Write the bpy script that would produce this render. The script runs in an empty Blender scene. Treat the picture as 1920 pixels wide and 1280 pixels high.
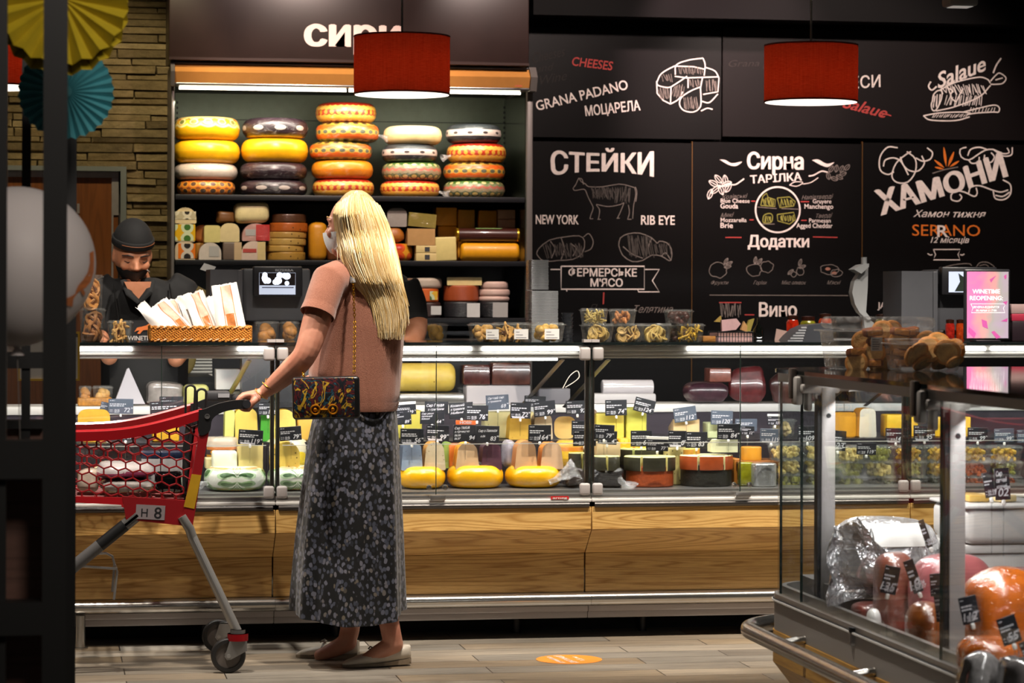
import bpy,bmesh,math,random
from mathutils import Vector,Matrix,Euler
PI=math.pi
C=bpy.context.scene.collection
SC=bpy.context.scene
rnd=random.Random(7)
# ------------------------------------------------------------------ camera
YAW,ROLL,FPX,HOR,CAMZ=math.radians(9.9),0.003,5000.0,550.0,1.317
_F=Vector((math.sin(YAW),math.cos(YAW),0));_R0=Vector((math.cos(YAW),-math.sin(YAW),0));_U0=Vector((0,0,1))
_R=(_R0+_U0*ROLL).normalized();_U=_R.cross(_F).normalized()
CAM=Vector((0,0,CAMZ))
cam_data=bpy.data.cameras.new('camera');cam=bpy.data.objects.new('camera',cam_data);C.objects.link(cam)
cam_data.sensor_width=36;cam_data.lens=36*FPX/1920
cam_data.shift_y=-(640-HOR)/1920
cam_data.clip_start=0.1;cam_data.clip_end=100
cam.matrix_world=Matrix(((_R.x,_U.x,-_F.x,0),(_R.y,_U.y,-_F.y,0),(_R.z,_U.z,-_F.z,CAMZ),(0,0,0,1)))
cam_data.dof.use_dof= True;cam_data.dof.focus_distance=8.7;cam_data.dof.aperture_fstop=8.0
SC.camera=cam
def ray(px,py):
 return _F+_R*((px-960)/FPX)+_U*((HOR-py)/FPX)
def P(px,py,Y):
 d=ray(px,py); return CAM+d*(Y/d.y)
def PZ(px,py,z):
 d=ray(px,py); return CAM+d*((z-CAMZ)/d.z)
def PX(px,py,X):
 d=ray(px,py); return CAM+d*(X/d.x)
def PT(px,py,t):
 return CAM+ray(px,py)*t
def mpp(px,Y):
 return Y/ray(px,550).y/FPX  # metres per pixel there
# ------------------------------------------------------------------ world, light, exposure
w=bpy.data.worlds.new('world');SC.world=w;w.use_nodes= True
w.node_tree.nodes['Background'].inputs[0].default_value=(0.9,0.85,0.8,1)
w.node_tree.nodes['Background'].inputs[1].default_value=0.028
SC.view_settings.view_transform='Standard';SC.view_settings.look='None'
SC.view_settings.exposure=0.0;SC.view_settings.gamma=1.0;SC.view_settings.use_curve_mapping= False
SC.cycles.transparent_max_bounces=48;SC.cycles.max_bounces=10;SC.cycles.use_denoising= True
SC.cycles.sample_clamp_indirect=6.0
def aim(o,target):
 o.rotation_euler=(Vector(target)-o.location).to_track_quat('-Z','Y').to_euler()
def spot(name,loc,target,power,deg,blend=0.6,col=(1,.9,.78),r=0.05):
 l=bpy.data.lights.new(name,'SPOT');l.energy=power;l.spot_size=math.radians(deg);l.spot_blend=blend
 l.color=col;l.shadow_soft_size=r
 o=bpy.data.objects.new(name,l);C.objects.link(o);o.location=loc;aim(o,target); return o
def area(name,loc,target,power,sx,sy,col=(1,.95,.88)):
 l=bpy.data.lights.new(name,'AREA');l.shape='RECTANGLE';l.size=sx;l.size_y=sy;l.energy=power;l.color=col
 o=bpy.data.objects.new(name,l);C.objects.link(o);o.location=loc;aim(o,target); return o
spot('ceiling_spot_front',(-0.9,10.6,3.25),(1.0,9.4,1.25),330,32)
spot('ceiling_spot_back',(2.0,8.2,3.3),(1.15,9.45,1.1),80,34)
for _x in (0.1,1.55,2.7,3.9):spot('ceiling_spot_panel',(_x,8.65,3.3),(_x,9.97,.42),430,54)
spot('ceiling_spot_cart',(0.1,7.8,3.3),(0.45,9.35,.7),90,34)
spot('ceiling_spot_island',(1.3,6.6,3.3),(2.1,6.3,.9),400,50)
spot('ceiling_spot_sign',(1.1,10.6,3.2),(1.25,12.3,2.5),130,50,col=(1,.75,.66))
spot('ceiling_spot_board',(2.35,10.9,3.25),(2.5,12.9,1.8),170,62,col=(1,.8,.72))
spot('ceiling_spot_board',(3.7,10.9,3.25),(3.9,12.9,1.8),230,62,col=(1,.8,.72))
spot('fill_spot_board_sheen',(3.1,11.6,3.35),(3.32,12.9,2.4),210,44,col=(1,.68,.66))  # added pink spot, imitates the reddish sheen on the upper right board
spot('ceiling_spot_stone',(0.35,11.3,3.2),(.35,12.7,1.9),75,50,col=(1,.85,.55))
spot('ceiling_spot_server',(0.95,10.1,3.2),(0.42,11.1,1.5),230,24)
spot('ceiling_spot_entrance',(0.9,2.6,3.1),(-0.05,5.2,1.9),210,30,col=(1,.9,.8),r=.35)
spot('ceiling_spot_counter',(0.75,8.7,3.3),(0.85,10.6,1.25),100,36)
spot('fill_spot_face',(-0.1,9.3,2.75),(0.40,11.1,1.5),90,14)  # added fill for the server's face, not a lamp of the shop
spot('fill_spot_rack',(0.75,2.0,3.0),(-0.05,4.7,.55),150,26,r=.3)  # added fill to lift the dark rack panels, not a shop lamp
area('fridge_tube_light',(1.33,12.31,2.195),(1.33,12.52,1.5),6,1.5,.03,(1,.95,.8))
spot('ceiling_spot_fridge',(1.0,10.9,3.3),(1.33,12.5,1.55),150,50,col=(1,.9,.74))
area('counter_tube_light',(2.2,10.12,1.075),(2.2,10.42,.6),36,4.6,.04,(1,.97,.95))
area('island_tube_light',(1.96,5.6,1.07),(2.3,5.6,.5),19,2.6,.03,(1,.97,.95))
# ------------------------------------------------------------------ materials
def _new(name):
 m=bpy.data.materials.new(name);m.use_nodes= True
 nt=m.node_tree; return m,nt,nt.nodes['Principled BSDF']
def _lin(c):
 return tuple(((x/12.92) if x<=.04045 else ((x+.055)/1.055)**2.4) for x in c)
def hx(s):
 s=s.lstrip('#'); return _lin(tuple(int(s[i:i+2],16)/255 for i in (0,2,4)))
def col(c):
 return hx(c) if isinstance(c,str) else c
class N:
 """tiny node expression helper"""
 def __init__(s,nt):s.nt=nt
 def n(s,t,**k):
  x=s.nt.nodes.new(t)
  for a,b in k.items():setattr(x,a,b)
  return x
 def put(s,sock,v):
  if isinstance(v,bpy.types.NodeSocket):s.nt.links.new(v,sock)
  elif v is not None:
   if isinstance(v,tuple) and len(v)==3 and sock.type=='RGBA':v=(*v,1)
   sock.default_value=v
 def math(s,op,a,b=0.0,c=None):
  x=s.n('ShaderNodeMath',operation=op);s.put(x.inputs[0],a);s.put(x.inputs[1],b)
  if c is not None:s.put(x.inputs[2],c)
  return x.outputs[0]
 def mix(s,f,a,b,mode='MIX'):
  x=s.n('ShaderNodeMix',data_type='RGBA',blend_type=mode);s.put(x.inputs[0],f);s.put(x.inputs[6],a);s.put(x.inputs[7],b)
  return x.outputs[2]
 def obj(s): return s.n('ShaderNodeTexCoord').outputs['Object']
 def sep(s,v):
  x=s.n('ShaderNodeSeparateXYZ');s.put(x.inputs[0],v); return x.outputs
 def map(s,v,sc=(1,1,1),loc=(0,0,0),rot=(0,0,0)):
  x=s.n('ShaderNodeMapping');s.put(x.inputs[0],v);x.inputs[1].default_value=loc;x.inputs[2].default_value=rot;x.inputs[3].default_value=sc
  return x.outputs[0]
 def noise(s,v,sc,det=3,rough=.5,dist=0):
  x=s.n('ShaderNodeTexNoise');s.put(x.inputs['Vector'],v);x.inputs['Scale'].default_value=sc
  x.inputs['Detail'].default_value=det;x.inputs['Roughness'].default_value=rough;x.inputs['Distortion'].default_value=dist
  return x.outputs[0]
 def voro(s,v,sc,feat='F1',out=0,rand=1.0):
  x=s.n('ShaderNodeTexVoronoi',feature=feat);s.put(x.inputs['Vector'],v);x.inputs['Scale'].default_value=sc
  x.inputs['Randomness'].default_value=rand
  return x.outputs[out]
 def ramp(s,f,stops,interp='LINEAR'):
  x=s.n('ShaderNodeValToRGB');x.color_ramp.interpolation=interp;e=x.color_ramp.elements
  while len(e)<len(stops):e.new(1.0)
  for q,(p,c) in zip(e,stops):q.position=p;q.color=(*col(c),1) if not isinstance(c,(int,float)) else (c,c,c,1)
  s.put(x.inputs[0],f); return x.outputs[0]
 def bump(s,h,strength=.3,dist=.01,nrm=None):
  x=s.n('ShaderNodeBump');x.inputs['Strength'].default_value=strength;x.inputs['Distance'].default_value=dist
  s.put(x.inputs['Height'],h)
  if nrm is not None:s.put(x.inputs['Normal'],nrm)
  return x.outputs[0]
_M={}
def M(name,c=(.5,.5,.5),rough=.5,metal=0.0,spec=.5,var=0.0,vs=25,bump=0.0,bs=150,coat=0.0,wrap=0.0,emit=0.0,ecol=None,sss=0.0,trans=0.0):
 """simple procedural surface: colour with noise variation, bump, clear coat with wrinkled film (wrap)"""
 if name in _M: return _M[name]
 m,nt,b=_new(name);q=N(nt);c=col(c)
 b.inputs['Roughness'].default_value=rough;b.inputs['Metallic'].default_value=metal
 b.inputs['Specular IOR Level'].default_value=spec
 v=q.obj()
 if var:
  f=q.noise(v,vs,4,.6)
  lo=tuple(max(0,x*(1-var)) for x in c);hi=tuple(min(1,x*(1+var*.7)) for x in c)
  q.put(b.inputs['Base Color'],q.ramp(f,[(.3,lo),(.7,hi)]))
 else:b.inputs['Base Color'].default_value=(*c,1)
 if bump:q.put(b.inputs['Normal'],q.bump(q.noise(v,bs,3),bump,.004))
 if coat or wrap:
  b.inputs['Coat Weight'].default_value=max(coat,wrap);b.inputs['Coat Roughness'].default_value=.06
  if wrap:
   h=q.noise(q.map(v,(1,1,2.2)),22,3,.55,1.5)
   q.put(b.inputs['Coat Normal'],q.bump(h,.8*wrap,.02))
 if emit:
  b.inputs['Emission Color'].default_value=(*(col(ecol) if ecol else c),1);b.inputs['Emission Strength'].default_value=emit
 if sss:
  b.inputs['Subsurface Weight'].default_value=sss;b.inputs['Subsurface Radius'].default_value=(.012,.006,.003)
  b.inputs['Subsurface Scale'].default_value=1.0
 if trans:b.inputs['Transmission Weight'].default_value=trans
 _M[name]=m; return m
def glassy(name,tint=(1,1,1),refl=.1,rough=.02,bump=0.0,bs=40,haze=0.0,edge=.55):
 """thin clear sheet: transparent + fresnel weighted gloss (+ patchy white haze standing in for highlights on plastic)"""
 if name in _M: return _M[name]
 m,nt,b=_new(name);q=N(nt);nt.nodes.remove(b);out=nt.nodes['Material Output']
 t=q.n('ShaderNodeBsdfTransparent');t.inputs[0].default_value=(*tint,1)
 g=q.n('ShaderNodeBsdfGlossy');g.inputs['Roughness'].default_value=rough
 lw=q.n('ShaderNodeLayerWeight');lw.inputs[0].default_value=.35
 if bump:
  nb=q.bump(q.noise(q.obj(),bs,3,.6,1.0),bump,.01);q.put(g.inputs['Normal'],nb);q.put(lw.inputs['Normal'],nb)
 f=q.math('MULTIPLY_ADD',q.math('POWER',lw.outputs['Facing'],3.0),edge,refl)
 mx=q.n('ShaderNodeMixShader');q.put(mx.inputs[0],f);q.put(mx.inputs[1],t.outputs[0]);q.put(mx.inputs[2],g.outputs[0])
 res=mx.outputs[0]
 if haze:  # white diffuse patches imitate highlights on the clear plastic
  d=q.n('ShaderNodeBsdfDiffuse');d.inputs[0].default_value=(.85,.85,.85,1)
  m2=q.n('ShaderNodeMixShader')
  hz=q.math('MULTIPLY',q.ramp(q.noise(q.obj(),bs*.7,4,.65,1.2),[(.45,0.15),(.75,1.0)]),haze)
  q.put(m2.inputs[0],hz);q.put(m2.inputs[1],res);q.put(m2.inputs[2],d.outputs[0]);res=m2.outputs[0]
 nt.links.new(res,out.inputs[0]);_M[name]=m; return m
# ------------------------------------------------------------------ mesh builder
def frame_z(d):
 d=Vector(d).normalized();a=Vector((0,0,1)) if abs(d.z)<.95 else Vector((1,0,0))
 x=a.cross(d).normalized();y=d.cross(x); return x,y,d
_RB={}
class MB:
 def __init__(s):s.v=[];s.f=[];s.m=[]
 def add(s,vs,fs,T=None,mi=0):
  o=len(s.v)
  s.v+=[tuple(T@Vector(p)) for p in vs] if T is not None else [tuple(p) for p in vs]
  s.f+=[tuple(i+o for i in f) for f in fs];s.m+=[mi]*len(fs); return s
 def box(s,c,size,T=None,mi=0,rz=0.0,r=0.0,seg=2):
  """box of full size about centre c; r rounds the edges"""
  a=Matrix.Translation(Vector(c))@Matrix.Rotation(rz,4,'Z')
  if T is not None:a=T@a
  x,y,z=(k/2 for k in size)
  if r>0:
   r=min(r,min(x,y,z)*.98)
   key=(round(x,5),round(y,5),round(z,5),round(r,5),seg)
   if key not in _RB:
    bm=bmesh.new();bmesh.ops.create_cube(bm,size=1)
    for v in bm.verts:v.co=(v.co.x*2*x,v.co.y*2*y,v.co.z*2*z)
    bmesh.ops.bevel(bm,geom=bm.edges[:],offset=r,segments=seg,profile=.5,affect='EDGES')
    bm.verts.index_update()
    _RB[key]=([v.co.copy() for v in bm.verts],[tuple(v.index for v in f.verts) for f in bm.faces]);bm.free()
   return s.add(*_RB[key],a,mi)
  vs=[(-x,-y,-z),(x,-y,-z),(x,y,-z),(-x,y,-z),(-x,-y,z),(x,-y,z),(x,y,z),(-x,y,z)]
  return s.add(vs,[(0,3,2,1),(4,5,6,7),(0,1,5,4),(1,2,6,5),(2,3,7,6),(3,0,4,7)],a,mi)
 def bb(s,x0,x1,y0,y1,z0,z1,mi=0,r=0.0,seg=2,T=None):
  return s.box(((x0+x1)/2,(y0+y1)/2,(z0+z1)/2),(x1-x0,y1-y0,z1-z0),T,mi,0,r,seg)
 def cyl(s,a,b,r0,r1=None,n=14,mi=0,cap=True):
  return s.tube([a,b],[r0,r0 if r1 is None else r1],n,mi=mi,cap=cap)
 def tube(s,pts,r,n=8,mi=0,closed=False,cap=True,sx=1.0,sy=1.0,up=None):
  pts=[Vector(p) for p in pts];k=len(pts)
  r=[r]*k if isinstance(r,(int,float)) else list(r)
  vs=[];X= None
  for i,p in enumerate(pts):
   if closed:d=pts[(i+1)%k]-pts[i-1]
   else:d=pts[min(i+1,k-1)]-pts[max(i-1,0)]
   d=d.normalized() if d.length>1e-9 else Vector((0,0,1))
   if X is None:
    if up is not None:X=Vector(up).cross(d).normalized()
    else:X=frame_z(d)[0]
   X=(X-d*X.dot(d));X=X.normalized() if X.length>1e-6 else frame_z(d)[0]
   Y=d.cross(X)
   for j in range(n):
    a=2*PI*j/n;vs.append(p+X*(math.cos(a)*r[i]*sx)+Y*(math.sin(a)*r[i]*sy))
  fs=[]
  for i in range(k if closed else k-1):
   for j in range(n):
    a,b=i*n+j,i*n+(j+1)%n;c,d2=((i+1)%k)*n+(j+1)%n,((i+1)%k)*n+j
    fs.append((a,b,c,d2))
  if cap and not closed:fs+=[tuple(range(n-1,-1,-1)),tuple(range((k-1)*n,k*n))]
  return s.add(vs,fs, None,mi)
 def lathe(s,prof,n=32,T=None,mi=0,sq=1.0,a0=0.0,a1=None):
  """profile [(r,z)] spun about z; a partial turn is closed by flat cut faces (material index mi+1)"""
  full=a1 is None;a1=2*PI if full else a1;k=len(prof);cols=n if full else n+1
  vs=[]
  for j in range(cols):
   a=a0+(a1-a0)*j/n;ca,sa=math.cos(a),math.sin(a)*sq
   vs+=[(r*ca,r*sa,z) for r,z in prof]
  fs=[];
  for j in range(n):
   o,q=j*k,((j+1)%cols)*k
   for i in range(k-1):fs.append((o+i,q+i,q+i+1,o+i+1))
  s.add(vs,fs,T,mi)
  if full:
   for i,flip in ((0, True),(k-1, False)):
    if prof[i][0]>1e-6:
     ring=[vs[j*k+i] for j in range(n)]
     s.add(ring,[tuple(range(n-1,-1,-1)) if flip else tuple(range(n))],T,mi)
  else:
   for j,flip in ((0, False),(n, True)):
    ring=[vs[j*k+i] for i in range(k)]
    ax=[(0,0,prof[-1][1]),(0,0,prof[0][1])]
    ring=ring+[p for p in ax if (Vector(p)-Vector(ring[-1])).length>1e-6 and (Vector(p)-Vector(ring[0])).length>1e-6]
    f=tuple(range(len(ring)));s.add(ring,[f[::-1] if flip else f],T,mi+1)
   for i,flip in ((0, True),(k-1, False)):
    if prof[i][0]>1e-6:
     ring=[vs[j*k+i] for j in range(n+1)]+[(0,0,prof[i][1])]
     f=tuple(range(len(ring)));s.add(ring,[f[::-1] if flip else f],T,mi)
  return s
 def prism(s,poly,d0,d1,T=None,mi=0,mside=None):
  """polygon in xz extruded along y from d0 to d1"""
  n=len(poly);vs=[(x,d0,z) for x,z in poly]+[(x,d1,z) for x,z in poly]
  s.add(vs,[tuple(range(n)),tuple(range(2*n-1,n-1,-1))],T,mi)
  return s.add(vs,[(i,i+n,(i+1)%n+n,(i+1)%n) for i in range(n)],T,mi if mside is None else mside)
 def sph(s,c,r,nu=16,nv=10,T=None,mi=0,f=None):
  rx,ry,rz=(r,r,r) if isinstance(r,(int,float)) else r
  vs=[(c[0],c[1],c[2]-rz)]
  for i in range(1,nv):
   t=-PI/2+PI*i/nv
   for j in range(nu):
    a=2*PI*j/nu;vs.append((c[0]+rx*math.cos(t)*math.cos(a),c[1]+ry*math.cos(t)*math.sin(a),c[2]+rz*math.sin(t)))
  vs.append((c[0],c[1],c[2]+rz))
  if f:vs=[f(Vector(v)) for v in vs]
  fs=[(0,1+(j+1)%nu,1+j) for j in range(nu)]
  for i in range(nv-2):
   for j in range(nu):
    a=1+i*nu;fs.append((a+j,a+(j+1)%nu,a+nu+(j+1)%nu,a+nu+j))
  L=len(vs)-1;a=1+(nv-2)*nu
  fs+=[(a+j,a+(j+1)%nu,L) for j in range(nu)]
  return s.add(vs,fs,T,mi)
 def loft(s,rings,mi=0,cap=True,closed=True):
  n=len(rings[0]);vs=[p for r in rings for p in r];fs=[]
  for i in range(len(rings)-1):
   for j in range(n if closed else n-1):
    fs.append((i*n+j,i*n+(j+1)%n,(i+1)*n+(j+1)%n,(i+1)*n+j))
  if cap:fs+=[tuple(range(n-1,-1,-1)),tuple(range((len(rings)-1)*n,len(rings)*n))]
  return s.add(vs,fs, None,mi)
 def text(s,body,T,size=.1,bold=0.0,shear=0.0,align='CENTER',mi=0,fit=None,arc=None,serif=0.0,sp=1.0):
  """flat lettering in the local xz plane of T (facing -y)"""
  vs,fs=text_mesh(body,min(bold,.012),shear,align,sp)
  if bold>.014:  # heavier weight: the outline laid down again a little to each side
   e=bold-.012;n0=len(vs);base=vs;vs=list(base);f0=fs;fs=list(f0)
   for dx,dy in ((-e,0),(e,0),(0,e*.5)):
    fs+=[tuple(i+len(vs) for i in f) for f in f0];vs+=[(x+dx,y+dy) for x,y in base]
  k=size
  xs=[v[0] for v in vs]
  if fit and xs:kx=fit/max(1e-6,max(xs)-min(xs))
  else:kx=k
  out=[]
  for i,(x,y) in enumerate(vs):
   X,Z=x*kx,y*k
   if arc:X,Z=arc(X,Z)
   out.append((X,-.00012*(i//n0) if bold>.014 else 0,Z))
  return s.add(out,fs,T,mi)
 def stroke(s,pts,wd,T,mi=0,taper=False,y=0.0):
  """a drawn chalk line: flat ribbon in the local xz plane of T"""
  pts=[Vector((p[0],p[1])) for p in pts];L=[];k=len(pts)
  for i,p in enumerate(pts):
   d=pts[min(i+1,k-1)]-pts[max(i-1,0)]
   if d.length<1e-9:d=Vector((1,0))
   d.normalize();nrm=Vector((-d.y,d.x));t=i/max(1,k-1)
   h=wd/2*((.25+.75*math.sin(PI*t)) if taper else 1)
   L+=[(p.x+nrm.x*h,y,p.y+nrm.y*h),(p.x-nrm.x*h,y,p.y-nrm.y*h)]
  return s.add(L,[(2*i,2*i+1,2*i+3,2*i+2) for i in range(k-1)],T,mi)
 def build(s,name,mats,parent=None,world=True,smooth=40,fix=True):
  me=bpy.data.meshes.new(name);vs=s.v
  if parent is not None and world:
   inv=wm(parent).inverted();vs=[inv@Vector(v) for v in vs]
  me.from_pydata([tuple(v) for v in vs],[],s.f)
  for m in (mats if isinstance(mats,(list,tuple)) else [mats]):me.materials.append(m)
  if any(s.m):me.polygons.foreach_set('material_index',s.m)
  if fix:
   bm=bmesh.new();bm.from_mesh(me);bmesh.ops.remove_doubles(bm,verts=bm.verts[:],dist=1e-6)
   bmesh.ops.recalc_face_normals(bm,faces=bm.faces[:]);bm.to_mesh(me);bm.free()
  if smooth:
   me.shade_smooth();me.set_sharp_from_angle(angle=math.radians(smooth))
  me.update()
  o=bpy.data.objects.new(name,me);C.objects.link(o)
  if parent is not None:o.parent=parent
  return o
_TX={}
def text_mesh(body,bold=0.0,shear=0.0,align='CENTER',sp=1.0):
 key=(body,bold,shear,align,sp)
 if key not in _TX:
  c=bpy.data.curves.new('lettering','FONT');c.body=body;c.size=1;c.resolution_u=3;c.offset=bold;c.shear=shear;c.align_x=align;c.space_character=sp
  o=bpy.data.objects.new('lettering',c);me=o.to_mesh()
  _TX[key]=([(v.co.x,v.co.y) for v in me.vertices],[tuple(p.vertices) for p in me.polygons])
  o.to_mesh_clear();bpy.data.objects.remove(o);bpy.data.curves.remove(c)
 return _TX[key]
def wm(o):
 m=Matrix.LocRotScale(o.location,o.rotation_euler,o.scale)
 return wm(o.parent)@m if o.parent else m
def TR(loc,rz=0.0,rx=0.0,ry=0.0,s=1.0):
 return Matrix.Translation(Vector(loc))@Matrix.Rotation(rz,4,'Z')@Matrix.Rotation(rx,4,'X')@Matrix.Rotation(ry,4,'Y')@Matrix.Scale(s,4)
# ------------------------------------------------------------------ scene tree
def tag(o,label,cat,group=None,kind=None):
 o['label']=label;o['category']=cat
 if group:o['group']=group
 if kind:o['kind']=kind
 return o
def thing(name,label,cat,loc=(0,0,0),rz=0.0,group=None):
 o=bpy.data.objects.new(name, None);C.objects.link(o);o.location=loc;o.rotation_euler=(0,0,rz);o.empty_display_size=.05
 return tag(o,label,cat,group)
def struct(name,mb,m,label=None,cat=None,parent=None,smooth=40):
 o=mb.build(name,m,parent,smooth=smooth)
 if parent is None:
  o['kind']='structure'
  if label:o['label']=label;o['category']=cat
 return o
def dup(root,loc,rz=0.0,label=None,group=None,scale=None):
 r=root.copy();C.objects.link(r);r.location=loc;r.rotation_euler=(0,0,rz)
 if label:r['label']=label
 if group:r['group']=group
 if scale is not None:r.scale=scale if isinstance(scale,tuple) else (scale,)*3
 for ch in list(root.children):
  c=ch.copy();C.objects.link(c);c.parent=r
  for g in list(ch.children):
   d=g.copy();C.objects.link(d);d.parent=c
 return r
def remesh(mb,name,m,parent,voxel=.004,smooth_it=4,fac=.5):
 """fuse overlapping shapes into one continuous skin"""
 o=mb.build(name,m, None,smooth=0,fix=True)
 a=o.modifiers.new('r','REMESH');a.mode='VOXEL';a.voxel_size=voxel;a.use_smooth_shade= True
 b=o.modifiers.new('s','SMOOTH');b.factor=fac;b.iterations=smooth_it
 dg=bpy.context.evaluated_depsgraph_get();dg.update()
 me=bpy.data.meshes.new_from_object(o.evaluated_get(dg));old=o.data
 o.modifiers.clear();o.data=me;bpy.data.meshes.remove(old)
 if parent is not None:
  me.transform(wm(parent).inverted());o.parent=parent
 me.shade_smooth()
 return o
# ================================================================== setting
def floor_mat():
 m,nt,b=_new('plank floor');q=N(nt);v=q.obj()
 br=q.n('ShaderNodeTexBrick');br.offset=.37;br.offset_frequency=2;br.squash=1.0
 q.put(br.inputs['Vector'],q.map(v,(1,1,1),(.31,.02,0)))
 br.inputs['Color1'].default_value=(0,0,0,1);br.inputs['Color2'].default_value=(1,1,1,1);br.inputs['Mortar'].default_value=(.5,.5,.5,1)
 br.inputs['Scale'].default_value=1;br.inputs['Brick Width'].default_value=.92;br.inputs['Row Height'].default_value=.155
 br.inputs['Mortar Size'].default_value=.0022;br.inputs['Mortar Smooth'].default_value=.1;br.inputs['Bias'].default_value=0
 base=q.ramp(br.outputs['Color'],[(0,'#82715c'),(.2,'#988c7c'),(.4,'#7f786e'),(.58,'#aaa49a'),(.75,'#8f7b60'),(.9,'#9a958d'),(1,'#6e655a')])
 off=q.math('MULTIPLY',br.outputs['Color'],7.0)
 cb=q.n('ShaderNodeCombineXYZ');q.put(cb.inputs[2],off)
 va=q.n('ShaderNodeVectorMath',operation='ADD');q.put(va.inputs[0],q.map(v,(1.3,17,1)));q.put(va.inputs[1],cb.outputs[0])
 g=q.noise(va.outputs[0],3.2,6,.62,.8)
 c=q.mix(1.0,base,q.ramp(g,[(.25,.55),(.5,1.0),(.75,1.12)]),'MULTIPLY')
 blot=q.noise(q.map(v,(.8,3,1)),3.0,3)
 c=q.mix(1.0,c,q.ramp(blot,[(.3,.82),(.7,1.1)]),'MULTIPLY')
 c=q.mix(br.outputs['Fac'],c,hx('#2c2620'))
 q.put(b.inputs['Base Color'],c)
 q.put(b.inputs['Roughness'],q.ramp(g,[(.3,.42),(.7,.28)]))
 q.put(b.inputs['Normal'],q.bump(q.math('SUBTRACT',g,q.math('MULTIPLY',br.outputs['Fac'],2.0)),.12,.004))
 return m
floor=MB();floor.bb(-4,8,-1,13.2,-.1,0);struct('floor',floor,floor_mat())
BLACK=M('black wall paint','#0b0908',.7,var=.2)
cw=MB();cw.bb(-4,8,12.98,13.2,0,3.4);struct('wall_back',cw,BLACK)
ce=MB();ce.bb(-4,8,3.0,13.2,3.4,3.5);struct('ceiling',ce,M('ceiling black','#0d0c0b',.9))
# dark bulkhead over the chalkboards, hanging a little in front of the wall
YB=12.9  # face of the chalkboards
zt=P(1400,46,YB-.25).z
bk=MB();bk.bb(P(985,60,YB).x,8,YB-.22,12.98,zt+.03,3.4);struct('wall_bulkhead',bk,M('bulkhead black','#060505',.7,spec=.15))
# ---- stacked stone wall on the left
def stone_mat():
 m,nt,b=_new('stacked sandstone');q=N(nt);v=q.obj()
 g=q.n('ShaderNodeNewGeometry').outputs['Random Per Island']
 base=q.ramp(g,[(0,'#7d6a48'),(.3,'#97835c'),(.55,'#6f5f42'),(.8,'#a8946b'),(1,'#877450')])
 f=q.noise(q.map(v,(1,1,2.5)),14,6,.65)
 q.put(b.inputs['Base Color'],q.mix(1.0,base,q.ramp(f,[(.25,.5),(.7,1.15)]),'MULTIPLY'))
 b.inputs['Roughness'].default_value=.9;b.inputs['Specular IOR Level'].default_value=.2
 q.put(b.inputs['Normal'],q.bump(q.noise(v,45,6,.7),.7,.012)); return m
YS=12.72
xs1=P(321,300,YS).x+.02;xs0=-1.2
xd1=P(237,400,YS).x;zd1=P(200,312,YS).z  # door opening
st=MB();r=random.Random(3);z=0.02
while z<2.9:
 h=r.uniform(.028,.05);x=xs0+r.uniform(-.2,0)
 while x<xs1:
  L=r.uniform(.16,.55);x2=min(x+L,xs1)
  a,bq=x,x2
  if z+h*.5<zd1+.005:
   a=max(a,xd1)
  if bq-a>.02:
   dy=r.uniform(0,.028);k=.004
   vs=[]
   for (xx,zz) in ((a+.001,z+.001),(bq-.0015,z+.001),(bq-.0015,z+h-.0015),(a+.001,z+h-.0015)):
    vs.append((xx,YS+.2,zz))
   cx,cz=(a+bq)/2,z+h/2
   for (xx,zz) in ((a+.001,z+.001),(bq-.0015,z+.001),(bq-.0015,z+h-.0015),(a+.001,z+h-.0015)):
    vs.append((xx+r.uniform(-.002,.002),YS+dy+.012,zz))
   for (xx,zz) in ((a+k,z+k),(bq-k,z+k),(bq-k,z+h-k),(a+k,z+h-k)):
    vs.append((xx+r.uniform(-.003,.003),YS+dy+r.uniform(-.006,.006),zz+r.uniform(-.004,.004)))
   st.add(vs,[(0,1,5,4),(1,2,6,5),(2,3,7,6),(3,0,4,7),(4,5,9,8),(5,6,10,9),(6,7,11,10),(7,4,8,11),(8,9,10,11)])
  x=x2
 z+=h
st.bb(xs0,xs1,YS+.06,12.98,zd1,3.4);st.bb(xd1,xs1,YS+.06,12.98,0,zd1)
struct('wall_left',st,stone_mat(),smooth=25)
# ---- door in the stone wall
wood_door= None
def wood(name,base,dark,sc=(1.2,9,9),rough=.45,rings=14,spec=.4,con=.75):
 """contour grain: rings of a noise stretched along the board"""
 if name in _M: return _M[name]
 m,nt,b=_new(name);q=N(nt);v=q.obj()
 f=q.noise(q.map(v,sc),1.0,2,.4,.3)
 fine=q.noise(q.map(v,tuple(k*9 for k in sc)),3,4,.6)
 fr=q.math('FRACT',q.math('MULTIPLY',f,rings));tri=q.math('ABSOLUTE',q.math('SUBTRACT',fr,.5))
 line=q.ramp(tri,[(0,1.0),(.2,.25),(.5,0.0)])
 c=q.mix(q.math('MULTIPLY',line,con),col(base),col(dark))
 c=q.mix(q.math('MULTIPLY',q.ramp(fine,[(.45,0),(.7,1)]),con*.55),c,col(dark))
 c=q.mix(1.0,c,q.ramp(q.noise(q.map(v,tuple(k*.5 for k in sc)),1,2),[(.3,.85),(.7,1.1)]),'MULTIPLY')
 q.put(b.inputs['Base Color'],c);b.inputs['Roughness'].default_value=rough;b.inputs['Specular IOR Level'].default_value=spec
 q.put(b.inputs['Normal'],q.bump(fine,.06,.003));_M[name]=m; return m
YD=YS+.05
fr=MB();X= lambda px,Y:P(px,450,Y).x
fr.bb(xd1-.028,xd1-.001,YS-.012,YS+.1,0,zd1);fr.bb(xs0,xd1-.0281,YS-.012,YS+.1,zd1-.022,zd1)
door=struct('door_1',fr,M('door casing grey','#8f958f',.4,.6),'brown wooden door with grey metal casing in the stone wall','door')
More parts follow.
